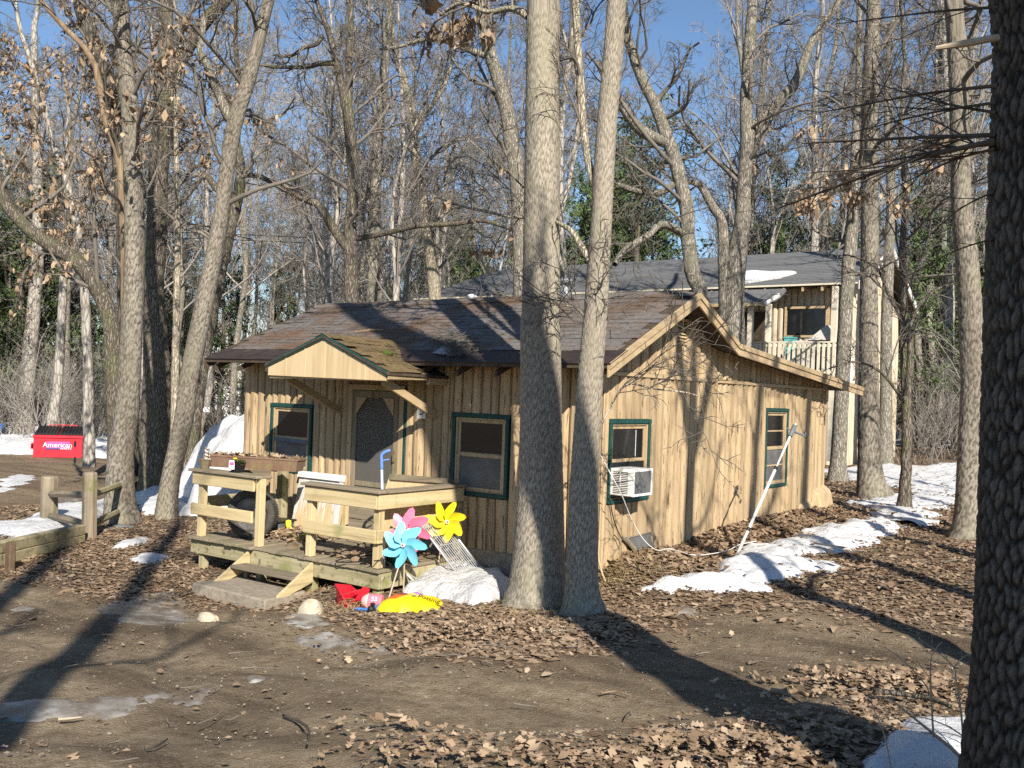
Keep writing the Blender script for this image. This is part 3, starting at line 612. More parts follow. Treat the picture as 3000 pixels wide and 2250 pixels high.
# shingles: one tab each, the nearest 300 as parts, the others joined
tabs = []
for v in range(5):
    w, L, th = .296, .20, .006; j = lambda a: random.uniform(-a, a)
    sk = j(.004)
    tabs.append(MB().add([(-w/2 + j(.004), j(.006), 0), (w/2 + j(.004), j(.006), 0), (w/2, L, -.008), (-w/2, L, -.008), (-w/2 + sk, j(.005) - .002, th + .004), (w/2 + sk, j(.005) - .002, th + j(.002) + .004), (w/2, L, 0), (-w/2, L, 0)],
                         [(0,3,2,1),(4,5,6,7),(0,1,5,4),(1,2,6,5),(2,3,7,6),(3,0,4,7)]))
tab_me = []
for t in tabs:
    q = bpy.data.meshes.new('shingle'); q.from_pydata(t.v, [], t.f); q.materials.append(MAT['roof_brown']); tab_me.append(q)
pos = []
k = 0; s = .37
while s < 2.46:
    x = X0 + (.0 if k % 2 else .15) + .10 * math.sin(k * 1.7)
    while x < X1 + .02:
        pos.append((s, x + .15)); x += .3
    s += .137; k += 1
pos = [p for p in pos if p[1] < X1 - .12]
pos.sort(key=lambda p: np.linalg.norm(np.array(on_slope(p[1], p[0])) - CAM))
rest = MB()
for i, (s, x) in enumerate(pos):
    p = on_slope(x, s, .006 + random.uniform(0, .004)); a = AL + random.uniform(-.006, .012); rz = random.gauss(0, .008)
    if i < 300:
        o = link('shingle', tab_me[i % 5], roof); o.location = p; o.rotation_euler = (a, 0, rz)
    else:
        M_ = Matrix.Translation(p) @ Matrix.Rotation(a, 4, 'X'); t = tabs[i % 5]
        rest.add([M_ @ Vector(v) for v in t.v], t.f)
tag(build(rest, 'shingle_field', 'roof_brown', roof), kind='stuff')
for i in range(24):
    x = X0 + i * .295; zc = zt(1.75) + .012 + random.uniform(0, .006)
    build(MB().add([(x, 1.75, zc + .016), (x + .31, 1.75, zc + .008), (x + .31, 1.61, zc - .054), (x, 1.61, zc - .048), (x + .31, 1.89, zc - .054), (x, 1.89, zc - .048), (x, 1.75, zc - .012), (x, 1.61, zc - .068)],
                   [(0, 3, 2, 1), (0, 1, 4, 5), (0, 6, 7, 3)]), 'ridge_cap', 'roof_brown', roof)
# rear slope and lean-to roofing (seen edge-on)
build(MB().prism([(X0, y, zt(y) + .016) for y in (1.77, 3.1, 9.23)] + [(X0, y, zt(y) + .002) for y in (9.23, 3.1, 1.77)], (X1 - X0 + .03, 0, 0)), 'rear_roofing', 'roof_brown', roof)

# walls and half-log siding
fw = build(MB().box((-6.4, .0, -.06), (0, .12, 2.36)), 'front_wall', 'log_paint', house)
gpts = [(y, zt(y) - .062) for y in (.0, 1.75, 3.1, 8.1)]
gw = build(MB().prism([(-.12, y, z) for y, z in [(.125, 0 - .3), (8.1, -.3)] + gpts[::-1][:-1] + [(.125, zt(.125) - .062)]], (.12, 0, 0)), 'gable_wall', 'log_paint', house)
build(MB().prism([(-6.4, y, z) for y, z in [(.125, -.5), (8.1, -.5)] + gpts[::-1][:-1] + [(.125, zt(.125) - .062)]], (.12, 0, 0)), 'end_wall', 'log_paint', house)
build(MB().box((-6.28, 7.98, -.4), (-.12, 8.1, 2.30)), 'back_wall', 'log_paint', house)
build(MB().box((-6.42, -.045, -1.0), (-.02, .12, -.062)), 'foundation', 'concrete', house, .01)
def log(face, u0, u1, z0, z1, parent, depth=.068, cutfn=None, mat='log_paint'):
    nz_, npf = max(3, int((z1 - z0) / .45) + 2), 6; w = (u1 - u0) * .5; c = (u0 + u1) / 2
    vs, fs = [], []; ph = random.uniform(0, 6); dd = depth * random.uniform(.75, 1.15)
    for i in range(nz_):
        t = i / (nz_ - 1); k = 1 + .05 * math.sin(ph + t * 7); sh = .006 * math.sin(ph * 2 + t * 4)
        for j in range(npf):
            th = math.pi * (1 - j / (npf - 1)); u = c + sh + w * .99 * k * math.cos(th); o = .002 + dd * k * (math.sin(th)**.7 if 0 < j < npf - 1 else 0)
            z = z0 + (z1 - z0) * t
            if cutfn and t > .999: z = cutfn(u)
            vs.append((u, -o, z) if face == 'f' else ((o, u, z) if face == 'g' else (-6.4 - o, u, z)))
    for i in range(nz_ - 1):
        for j in range(npf - 1):
            a = i * npf + j; q = (a, a + 1, a + npf + 1, a + npf); fs.append(q if face != 'g' else q[::-1])
    fs += [tuple(range(npf)), tuple(range((nz_ - 1) * npf, nz_ * npf))]
    return build(MB().add(vs, fs), 'log', mat, parent, smooth=False)
def spans(u0, u1, z0, z1, holes):
    out = [(z0, z1)]; w = u1 - u0
    for a, b, c, d in holes:
        if min(u1, b) - max(u0, a) > .02 * w:
            out = [q for (p, r_) in out for q in ((p, min(r_, c)), (max(p, d), r_)) if q[1] - q[0] > .04]
    return out
def run(face, a, b, z0, z1, holes, parent, cutfn=None, edges=(), wd=(.12, .19)):
    u = a
    while u < b - .03:
        w = random.uniform(*wd); v = u + w
        for e in edges:
            if u < e < v + .04: v = e
        if b - v < .07: v = b
        for (p, q) in spans(u, v, z0, z1 if cutfn is None else min(cutfn(u), cutfn(v)), holes):
            top_here = cutfn is not None and q >= min(cutfn(u), cutfn(v)) - .001
            log(face, u + .002, v - .002, p, q, parent, cutfn=cutfn if top_here else None)
        u = v
H1 = [(-5.76, -4.83, .62, 1.66), (-2.19, -1.26, .59, 1.66), (-4.10, -3.02, -.16, 2.02)]
H2_ = [(.16, 1.20, .64, 1.67), (5.13, 6.15, .54, 1.85)]
run('f', -6.40, -.06, -.06, 2.35, H1, fw, edges=[h for q in H1 for h in q[:2]])
run('g', .07, 8.06, -.12, 2.185, H2_, gw, edges=[h for q in H2_ for h in q[:2]], wd=(.16, .26))
run('g', .05, 8.06, 2.245, 9, [(1.86, 2.24, 2.66, 3.03)], gw, cutfn=lambda u: zt(u) - .068, edges=(1.86, 2.24), wd=(.16, .25))
build(MB().box((.004, .05, 2.19), (.078, 8.1, 2.24)), 'ledge_board', 'tan_trim_y', gw, .004)
build(MB().box((.0, -.062, -.1), (.055, .065, 2.2)), 'corner_board', 'tan_trim_z', house, .006)
build(MB().box((.0, 8.062, -.1), (.06, 8.12, 2.22)), 'corner_board', 'tan_trim_z', house, .006)
# flared, plastered foot at the far end of the gable wall
for y0, y1, h, o in ((6.75, 7.35, .20, .22), (7.40, 8.15, .42, .30)):
    build(MB().add([(.01, y0, -.2), (o, y0 + .05, -.2), (o, y1, -.2), (.01, y1, -.2), (.03, y0 + .04, h), (o * .55, y0 + .1, h * .8), (o * .62, y1, h * .85), (.03, y1, h + .06)],
                   [(0, 3, 2, 1), (4, 5, 6, 7), (0, 1, 5, 4), (1, 2, 6, 5), (2, 3, 7, 6), (3, 0, 4, 7)]), 'plaster_foot', 'tan_trim_z', house, .03)
def MP(face, u, o, z): return (u, -o, z) if face == 'f' else (o, u, z)
def fbox(mb, face, u0, u1, o0, o1, z0, z1):
    a, b = MP(face, u0, o0, z0), MP(face, u1, o1, z1)
    return mb.box(tuple(min(p, q) for p, q in zip(a, b)), tuple(max(p, q) for p, q in zip(a, b)))
def window(face, u0, u1, z0, z1, lower='screen', muntins=0, tr=.05):
    """green casing, tan sashes, two panes"""
    g = .03; s0, s1 = u0 + tr + g, u1 - tr - g; b0, b1 = z0 + tr + .01, z1 - tr - .02; zm = (b0 + b1) / 2
    mb = MB()
    for (a, b, c, d) in ((u0 + tr + .001, s0, b0 - .008, b1 + .018), (s1, u1 - tr - .001, b0 - .008, b1 + .018), (s0, s1, b0 - .008, b0 + .004), (s0, s1, b1 - .002, b1 + .018)):
        fbox(mb, face, a, b, .004, .046, c, d)
    w = build(mb, 'window', 'tan_trim_z', house, .003)
    for (a, b, c, d) in ((u0, u0 + tr, z0, z1 - tr), (u1 - tr, u1, z0, z1 - tr), (u0 - .012, u1 + .012, z1 - tr + .001, z1 + .005), (u0 + tr + .001, u1 - tr - .001, z0, z0 + tr)):
        build(fbox(MB(), face, a, b, .003, .066, c, d), 'casing', 'green_trim', w, .004)
    for nm, c, d, o in (('upper_sash', zm - .01, b1 - .003, .026), ('lower_sash', b0 + .005, zm + .02, .036)):
        if lower == 'ac' and nm == 'lower_sash': continue
        mb = MB(); fr = .042
        for (p, q, r_, t) in ((s0 + .001, s0 + fr, c, d), (s1 - fr, s1 - .001, c, d), (s0 + fr, s1 - fr, c, c + fr), (s0 + fr, s1 - fr, d - fr, d)):
            fbox(mb, face, p, q, .005, o, r_, t)
        build(mb, nm, 'tan_trim_z', w, .003)
        mt = 'glass_dark' if nm == 'upper_sash' else ('screen_grey' if lower == 'screen' else lower)
        build(fbox(MB(), face, s0 + fr, s1 - fr, .004, o - .014, c + fr, d - fr), 'pane', mt, w)
        if muntins and True:
            for i in range(muntins):
                zc = c + (d - c) * (i + 1) / (muntins + 1)
                build(fbox(MB(), face, s0 + fr + .001, s1 - fr - .001, .005, o - .004, zc - .011, zc + .011), 'muntin', 'tan_trim_z', w)
    return w, (s0, s1, b0, b1, zm)
w1, _ = window('f', -5.75, -4.84, .63, 1.65, 'screen')
w2, _ = window('f', -2.18, -1.27, .60, 1.65, 'screen')
w3, a3 = window('g', .17, 1.19, .65, 1.66, 'ac')
w4, _ = window('g', 5.14, 6.14, .55, 1.84, 'screen', muntins=1)
build(MB().box((.005, a3[0], a3[2]), (.018, a3[1], a3[4])), 'dark_opening', 'black_plastic', w3)
build(MB().box((.019, .86, a3[4] + .05), (.024, .875, a3[3] - .06)), 'curtain_edge', 'curtain', w3)
# torn strip of plastic over the first window
build(MB().add([(-5.66, -.052, 1.15), (-4.93, -.052, 1.13), (-4.92, -.075, 1.07), (-5.3, -.07, 1.085), (-5.66, -.058, 1.09)], [(0, 1, 2, 3, 4)]), 'torn_flap', 'bin_grey', w1)
# louvre vent under the ridge
lv = build(MB().box((.005, 1.87, 2.67), (.035, 1.905, 3.02)).box((.005, 2.195, 2.67), (.035, 2.23, 3.02)).box((.005, 1.9055, 2.985), (.035, 2.1945, 3.02)).box((.005, 1.9055, 2.67), (.06, 2.1945, 2.70)), 'vent', 'tan_trim_z', house)
build(MB().box((.004, 1.906, 2.70), (.008, 2.194, 2.985)), 'vent_back', 'black_plastic', lv)
for i in range(6):
    z = 2.715 + i * .045
    build(MB().prism([(.009, 1.907, z + .03), (.04, 1.907, z), (.04, 1.907, z + .008), (.009, 1.907, z + .038)], (0, .286, 0)), 'louvre', 'tan_trim_y', lv)
# door with screen door
door = build(MB().box((-4.00, -.02, -.14), (-3.12, .0 - .002, 1.90)), 'door', 'dark_wood', house)
for i in range(6):
    x = -3.98 + i * .142
    build(MB().box((x, -.034, -.12), (x + .138, -.021, 1.88)), 'door_plank', 'door_plank', door, .003)
for (a, b, c, d) in ((-4.09, -4.005, -.15, 1.98), (-3.115, -3.03, -.15, 1.98), (-4.004, -3.116, 1.905, 1.98)):
    build(MB().box((a, -.075, c), (b, -.003, d)), 'door_casing', 'tan_trim_z', door, .004)
sd = build(MB().box((-3.995, -.072, -.12), (-3.915, -.045, 1.895)).box((-3.205, -.072, -.12), (-3.125, -.045, 1.895)).box((-3.914, -.071, 1.80), (-3.206, -.046, 1.895)).box((-3.914, -.071, .56), (-3.206, -.046, .63)).box((-3.914, -.071, -.12), (-3.206, -.046, .0)), 'screen_door', 'grey_wood_z', door, .003)
build(MB().box((-3.914, -.060, 0.0), (-3.206, -.058, 1.80)), 'screen', 'screen_mesh', sd)
for s_ in (-1, 1):
    xc = -3.56 + s_ * .354
    build(MB().prism([(xc, -.086, 1.80), (xc - s_ * .20, -.086, 1.80), (xc, -.086, 1.56)] if s_ > 0 else [(xc, -.086, 1.80), (xc, -.086, 1.56), (xc - s_ * .20, -.086, 1.80)], (0, .012, 0)), 'corner_gusset', 'tan_trim_z', sd)
build(MB().tube([(-3.165, -.075, .93), (-3.165, -.11, .95), (-3.165, -.11, 1.06), (-3.165, -.075, 1.08)], .008, 6), 'door_handle', 'leather_brown', sd)
build(MB().box((-3.905, -.082, .0), (-3.21, -.0725, .08)), 'kick_board', 'grey_wood_x', sd)
build(MB().box((-3.028, -.07, -.1), (-2.99, -.058, 1.95)), 'door_edge_strip', 'green_trim', door)

# porch roof: gable hood on braces
PXP, PZP = -3.43, 2.60; PL, PRr = (-4.50, 2.22), (-2.30, 2.14); YF = -1.2
ph = build(MB().prism([(PL[0], YF + .02, PL[1] - .06), (PRr[0], YF + .02, PRr[1] - .05), (PXP, YF + .02, PZP - .06)], (0, 1.2, 0)), 'porch_roof', 'dark_wood', house)
def prz(x): return PZP + (PL[1] - PZP) * (x - PXP) / (PL[0] - PXP) if x < PXP else PZP + (PRr[1] - PZP) * (x - PXP) / (PRr[0] - PXP)
xs = np.linspace(PL[0] + .01, PRr[0] - .01, 7)
for a, b in zip(xs[:-1], xs[1:]):
    zb = lambda x: 2.055 - .03 * (x - PL[0]) / 2.2
    pts = [(a + .006, zb(a)), (b - .006, zb(b)), (b - .006, prz(b) - .05)] + ([(PXP, PZP - .05)] if a < PXP < b else []) + [(a + .006, prz(a) - .05)]
    build(MB().prism([(x, YF, z) for x, z in pts], (0, .016, 0)), 'gable_panel', 'plywood', ph, .002)
for x in xs[1:-1]:
    build(MB().box((x - .012, YF - .008, zb(x) + .002), (x + .012, YF - .001, prz(x) - .06)), 'batten', 'plywood', ph)
for q in (PL, PRr):
    d = np.array([q[0] - PXP, 0, q[1] - PZP]); q2 = np.array([PXP, 0, PZP]) + d * 1.02
    build(MB().prism([(PXP, YF - .022, PZP + .005), (q2[0], YF - .022, q2[2] + .005), (q2[0], YF - .022, q2[2] - .055), (PXP, YF - .022, PZP - .065)][::(1 if q is PL else -1)], (0, .021, 0)), 'green_trim', 'green_trim', ph, .003)
build(MB().box((PL[0] + .02, YF + .03, 2.02), (PRr[0] - .02, YF + .06, 2.05)), 'porch_header', 'tan_trim_x', ph)
for q, sgn, ym in ((PL, -1, .42), (PRr, 1, .42)):
    L = math.hypot(q[0] - PXP, q[1] - PZP); ang = math.atan2(PZP - q[1], abs(q[0] - PXP)); nrow = int(L / .137)
    sl_ = MB().prism([(PXP, YF - .03, PZP - .02), (q[0] + sgn * .03, YF - .03, q[1] - .02), (q[0] + sgn * .03, YF - .03, q[1] - .045), (PXP, YF - .03, PZP - .045)][::sgn], (0, 1.38, 0))
    slope = build(sl_, 'porch_slope', 'dark_wood', ph)
    for k in range(nrow + 1):
        for i in range(6):
            y = YF + .02 + i * .3 + (.15 if k % 2 else 0)
            s_ = k * .137
            yl = y + .15
            if yl > .35 or zt(yl) > prz(q[0] - sgn * (s_ + .1) * math.cos(ang)) + .10: continue
            t = random.choice(tabs); kf = min(1.0, max(.2, (L - s_ + .03) / .2))
            M_ = Matrix.Translation((q[0] + sgn * .03 - sgn * s_ * math.cos(ang), yl, q[1] + s_ * math.sin(ang) - .006 + random.uniform(0, .004))) @ Matrix.Rotation(-sgn * (-math.pi / 2), 4, 'Z') @ Matrix.Rotation(ang, 4, 'X')
            build(MB().add([M_ @ Vector((v[0], v[1] * kf, v[2])) for v in t.v], t.f), 'shingle', 'roof_moss', ph)
for i in range(5):
    y = YF - .03 + i * .29; z = PZP + .012 + .004 * (i % 2)
    build(MB().add([(PXP, y, z), (PXP, y + .31, z - .006), (PXP - .13, y + .31, z - .058), (PXP - .13, y, z - .05), (PXP + .13, y + .31, z - .066), (PXP + .13, y, z - .058)], [(0, 1, 2, 3), (0, 5, 4, 1)]), 'ridge_cap', 'roof_moss', ph)
for x in (-4.30, -2.47):
    build(MB().beam((x, -1.02 if x < -3 else -1.08, 2.03), (x + .01, -.06, 1.60), .045, .10), 'brace', 'tan_trim_y', ph, .004)
build(MB().beam((-2.315, YF + .005, 2.085), (-2.33, -.42, 2.10), .06, .10), 'rotten_beam', 'rot_wood', ph, .012)
build(MB().beam((-2.315, -.42, 2.045), (-2.315, -.05, 2.045), .06, .09), 'beam_stub', 'tan_trim_y', ph, .006)
# metal flashing where the hood meets the roof, with a rag of ice
build(MB().add([on_slope(-2.36, .22, .03), on_slope(-1.95, .12, .026), on_slope(-1.80, .22, .028), on_slope(-2.02, .30, .03), on_slope(-2.06, .42, .034), on_slope(-2.32, .40, .05), on_slope(-2.2, .28, .06)], [(0, 1, 2, 3, 6), (0, 6, 5), (3, 4, 5, 6)]), 'flashing', 'galvanised', ph)
# gable-end lookouts
for y in (.25, 1.75):
    z = zt(y) - .12
    build(MB().box((.01, y - .02, z - .045), (.37, y + .02, z + .04)), 'lookout', 'tan_trim_x', roof, .004)
# debris on the roof: needles, twigs, a pad of moss
r = np.random.default_rng(3)
n = 420; sx = np.clip(r.normal(-2.0, .14, n), -2.6, -1.3); ss = np.clip(np.abs(r.normal(.45, .22, n)), .12, 1.0); sx += (ss - .3) * -.7
P_ = np.array([on_slope(a, b, .03 + random.uniform(0, .05)) for a, b in zip(sx, ss)])
n2 = 520; P2 = np.array([on_slope(a, b, .028) for a, b in zip(r.uniform(-6.5, .1, n2), np.clip(r.beta(2.2, 1.2, n2) * 2.5, .3, 2.5))])
PP = np.concatenate([P_, P2]); nn = len(PP); az = r.uniform(0, 6.28, nn); L = r.gamma(2.2, .045, nn) + .03; L[n:] *= 1.4
d = np.stack([np.cos(az), np.sin(az) * SY, np.sin(az) * SZ + r.normal(0, .12, nn)], -1) * L[:, None]
PT = np.stack([PP - d / 2, PP + r.normal(0, .012, (nn, 3)), PP + d / 2], 1)
V, Qd = tubes(PT, np.repeat(r.uniform(.0015, .005, nn)[:, None], 3, 1), 3)
tag(mesh_obj(np_mesh('roof_debris', V, Qd), 'roof_debris', 'twig', roof), kind='stuff')
build(MB().lathe([(.085, 0), (.08, .03), (.055, .055), (.01, .068)], tuple(np.array([-2.86, -.62, prz(-2.86) + .0])), n=12), 'moss_pad', 'moss', ph, smooth=True)
build(MB().tube([on_slope(-4.5, 1.05, .03), on_slope(-4.25, 1.12, .035), on_slope(-4.02, 1.13, .03)], [.018, .02, .012], 6), 'fallen_stick', 'dead_wood', roof)
# roof vents
vx, vy = float(aty(1382, 872, 2.15)[0]), 2.15; vb = build(MB().lathe([(.042, -.6), (.042, .02), (.05, .025), (.05, .035), (.042, .04)], (vx, vy, 3.34), n=16), 'vent_pipe', 'galvanised', roof)
for r0, z0 in ((.088, .045), (.09, .065)):
    build(MB().lathe([(r0 - .03, z0), (r0, z0 + .003), (r0, z0 + .010), (r0 - .03, z0 + .014)], (vx, vy, 3.34), n=16), 'vent_ring', 'white_plastic', vb)
build(MB().lathe([(.09, .085), (.088, .10), (.066, .125), (.03, .138), (.004, .142)], (vx, vy, 3.34), n=16), 'vent_cap', 'white_plastic', vb, smooth=True)
cx, cy = float(aty(1656, 870, 2.15)[0]), 2.15
fb = build(MB().lathe([(.078, -.5), (.078, .19), (.066, .195), (.066, .22)], (cx, cy, 3.34), n=20), 'flue', 'galvanised', roof)
sq = ((-1, -1), (1, -1), (1, 1), (-1, 1))
build(MB().add([(cx + a * .088, cy + b * .088, 3.575) for a, b in sq] + [(cx + a * .105, cy + b * .105, 3.615) for a, b in sq] + [(cx + a * .045, cy + b * .045, 3.675) for a, b in sq] + [(cx + a * .055, cy + b * .055, 3.54) for a, b in sq],
     [(0, 1, 5, 4), (1, 2, 6, 5), (2, 3, 7, 6), (3, 0, 4, 7), (4, 5, 9, 8), (5, 6, 10, 9), (6, 7, 11, 10), (7, 4, 8, 11), (8, 9, 10, 11), (12, 13, 1, 0), (13, 14, 2, 1), (14, 15, 3, 2), (15, 12, 0, 3), (15, 14, 13, 12)]), 'flue_cap', 'galvanised', fb)
# house number plate
o = build(MB().box((-2.78, -.078, 1.55), (-2.63, -.070, 1.74)), 'number_plate', 'white_print', at=(-2.705, -.07, 1.55)); tag(o, 'small white plate with the black number 5 beside the door', 'sign')
letters('5', .17, 'black_ink', o, (0, -.0095, .10), (R(90), 0, 0), extrude=.001, shear=.25)

# ------------------------------------------------------------------ air conditioner in the gable window
acl = np.array((.17, .44, .76)); ac = thing('air_conditioner', 'white window air conditioner sticking out of the green-cased gable window', 'air conditioner', acl)
Y0, Y1, Z0, Z1, XE = .20, .68, .765, 1.085, .36
body = build(MB().box((.03, Y0, Z0), (XE, Y1, Z1)), 'case', 'white_plastic', ac, .008)
build(MB().box((XE + .001, Y0 + .03, Z0 + .03), (XE + .006, Y1 - .03, Z1 - .03)), 'coil', 'grey_fin', ac)
for (a, b, c, d) in ((Y0, Y0 + .03, Z0, Z1), (Y1 - .03, Y1, Z0, Z1), (Y0 + .031, Y1 - .031, Z1 - .03, Z1), (Y0 + .031, Y1 - .031, Z0, Z0 + .03)):
    build(MB().box((XE + .001, a, c), (XE + .014, b, d)), 'rear_frame', 'white_plastic', ac, .003)
for i in range(13):
    z = Z0 + .03 + i * .0205
    for x0, x1 in ((.10, .19), (.205, .30)):
        build(MB().box((x0, Y0 - .002, z), (x1, Y0 + .001, z + .009)), 'louvre_slot', 'black_plastic', body)
build(MB().box((.02, Y1 + .002, Z0 + .02), (.04, 1.02, Z1 + .05)), 'side_panel', 'black_plastic', ac)
# ------------------------------------------------------------------ things along the gable wall
tl, tr, bl, br = atx(1830, 1574, .09), atx(1912, 1555, .09), atz(1883, 1634, -.03), atz(1941, 1604, -.03)
def lerp(a, b, t): return a + (b - a) * t
def quadp(u, v): return lerp(lerp(bl, br, u), lerp(tl, tr, u), v)
nrm = np.cross(br - bl, tl - bl); nrm /= np.linalg.norm(nrm)
sw = thing('storm_window', 'old wooden storm window leaning on the gable wall below the air conditioner', 'window', (bl + br) / 2)
for (u0, u1, v0, v1) in ((0, .09, 0, 1), (.91, 1, 0, 1), (.0905, .9095, 0, .07), (.0905, .9095, .93, 1)):
    build(MB().prism([quadp(u0, v0), quadp(u1, v0), quadp(u1, v1), quadp(u0, v1)], -nrm * .035), 'frame_board', 'grey_wood_y', sw, .003)
build(MB().prism([quadp(.09, .07) - nrm * .015, quadp(.91, .07) - nrm * .015, quadp(.91, .93) - nrm * .015, quadp(.09, .93) - nrm * .015], -nrm * .004), 'pane', 'screen_grey', sw)
g0, t0 = np.array((.97, 1.92, -.02)), np.array((1.27, 3.06, 1.66))
pole = thing('pruning_pole', 'white telescopic pole with a hook head leaning over the leaves by the gable wall', 'pole', g0)
dd = (t0 - g0) / np.linalg.norm(t0 - g0)
build(MB().tube([g0, g0 + dd * 1.30], .020, 10), 'lower_tube', 'white_plastic', pole, smooth=True)
build(MB().tube([g0 + dd * 1.30, t0], .015, 10), 'upper_tube', 'white_plastic', pole, smooth=True)
for s_ in (.35, 1.30): build(MB().tube([g0 + dd * s_, g0 + dd * (s_ + .05)], .025, 10), 'clamp', 'black_plastic', pole)
hp = t0 - dd * .12
build(MB().tube([hp - dd * .09, hp + dd * .09], .034, 8), 'head', 'bin_grey', pole)
for q in (rgt0 * .17 - np.array((0, 0, .06)),):
    build(MB().tube([hp, hp + q * .5 + dd * .0, hp + q, hp + q * 1.05 + np.array((0, 0, .05))], .018, 6), 'hook', 'bin_grey', pole)
build(MB().tube([hp - rgt0 * .08 + np.array((0, 0, .03)), hp + rgt0 * .05], .012, 6), 'lever', 'bin_grey', pole)
def cable(name, pts, rad, mat, label, cat='cable'):
    P_ = np.array(pts, float)
    return tag(build(MB().tube(P_, rad, 6), name, mat, smooth=True, at=P_[-1]), label, cat)
def smooth_path(pts, n=40):
    P_ = np.array(pts, float); t = np.linspace(0, len(P_) - 1, n); out = []
    for u in t:
        i = min(int(u), len(P_) - 2); f = u - i
        p0, p1, p2, p3 = P_[max(i - 1, 0)], P_[i], P_[i + 1], P_[min(i + 2, len(P_) - 1)]
        out.append(.5 * (2 * p1 + (p2 - p0) * f + (2 * p0 - 5 * p1 + 4 * p2 - p3) * f * f + (3 * p1 - p0 - 3 * p2 + p3) * f**3))
    return np.array(out)
wl = [atx(1757, 1330, .08), atx(1790, 1390, .40), atx(1822, 1452, .42), atx(1850, 1520, .40), atx(1885, 1580, .45), atx(1925, 1612, .5)]
gl = [gp(1962, 1632) + (0, 0, .10), gp(2030, 1648) + (0, 0, .09), gp(2090, 1643) + (0, 0, .09), gp(2135, 1632) + (0, 0, .09), gp(2165, 1618) + (0, 0, .1), gp(2215, 1612) + (0, 0, .12)]
cable('cable', smooth_path(wl + gl, 60), .006, 'cable_white', 'white cable hanging from the cabin corner across the leaves to the snow')
cable('cable', smooth_path([atx(1786, 1450, .10), atx(1795, 1510, .10), atx(1812, 1560, .14), atx(1830, 1590, .2)], 20), .006, 'black_plastic', 'thin black wire hanging below the air conditioner')
cable('drain_pipe', smooth_path([(.075, -.03, 2.0), (.075, -.03, 1.0), (.075, -.03, .3), (.08, -.04, .05), (.16, -.08, -.12), (.22, -.1, -.2)], 24), .013, 'tan_trim_z', 'thin pale pipe down the cabin corner post', 'pipe')
# ------------------------------------------------------------------ porch deck
DZ = -.16
deck = thing('porch_deck', 'weathered wooden porch deck with low railings in front of the door', 'deck', (-3.65, -.85, -.6))
x = -5.45; k = 0
while x < -1.92:
    w = random.uniform(.135, .142); y0 = -1.66 - random.uniform(0, .025) - (.03 if x < -4.1 else 0)
    build(MB().box((x, y0, DZ - .038 + random.uniform(-.003, .003)), (min(x + w - .006, -1.87), -.10, DZ + random.uniform(-.004, .003))), 'floor_board', 'grey_wood_y', deck, .005); x += w
for a, b, t in ((-5.42, -4.14, .0), (-4.135, -3.04, -.012), (-3.035, -1.89, 0)):
    build(MB().box((a, -1.635 + t, DZ - .235), (b, -1.597 + t, DZ - .042)), 'skirt_board', 'mossy_wood_x', deck, .006)
build(MB().box((-1.925, -1.596, DZ - .235), (-1.888, -.06, DZ - .042)), 'skirt_board', 'mossy_wood_y', deck, .006)
build(MB().box((-5.42, -1.596, DZ - .235), (-5.385, -.06, DZ - .042)), 'skirt_board', 'mossy_wood_y', deck, .006)
for y in (-1.1, -.55): build(MB().box((-5.38, y, DZ - .23), (-1.93, y + .04, DZ - .045)), 'joist', 'dark_wood', deck)
def post(x, y, z0, z1, mat='deck_wood_z', w=.092, name='post'):
    return build(MB().box((x - w / 2, y - w / 2, z0), (x + w / 2, y + w / 2, z1)), name, mat, deck, .006)
for x, y in ((-5.24, -1.545), (-1.985, -1.545), (-3.09, -1.545), (-4.05, -1.545)):
    gzv = float(gz(x, y)) - .12
    post(x, y, gzv, DZ - .043, 'mossy_wood_z', .098, 'footing_post')
post(-5.24, -1.60, DZ + .001, .712); post(-4.05, -1.60, DZ + .001, .716); post(-3.09, -1.60, DZ + .001, .712); post(-1.975, -1.585, DZ + .001, .712)
post(-1.975, -.13, DZ + .001, .71, 'mossy_wood_z'); post(-5.0, -.42, DZ + .001, .76, 'mossy_wood_z', .12); post(-4.05, -.0 - .07, DZ + .001, .4)
Yb = -1.686
for a, b, z0, z1 in ((-5.37, -4.10, .545, .708), (-5.39, -4.12, .135, .288), (-3.15, -1.93, .53, .708), (-3.155, -1.93, .135, .29)):
    build(MB().box((a, Yb, z0), (b, Yb + .038, z1)), 'rail_board', 'deck_wood_x', deck, .006)
for z0, z1 in ((.53, .708), (.14, .295)):
    build(MB().box((-1.928, -1.684, z0), (-1.89, -.12, z1)), 'rail_board', 'deck_wood_y', deck, .006)
build(MB().box((-5.02, -.50, .20), (-5.38, -.46, .36)).box((-5.42, -1.55, .20), (-5.38, -.46, .36)), 'rail_board', 'mossy_wood_y', deck, .006)
build(MB().box((-5.43, -1.55, .53), (-5.392, -.3, .69)), 'rail_board', 'grey_wood_y', deck, .006)
for a, b, c, d, mt in ((-5.43, -4.00, -1.72, -1.46, 'grey_wood_x'), (-3.19, -1.861, -1.72, -1.53, 'grey_wood_x')):
    build(MB().box((a, c, .715), (b, d, .752)), 'rail_cap', mt, deck, .006)
build(MB().box((-2.05, -1.528, .713), (-1.861, -.10, .750)), 'rail_cap', 'grey_wood_y', deck, .006)
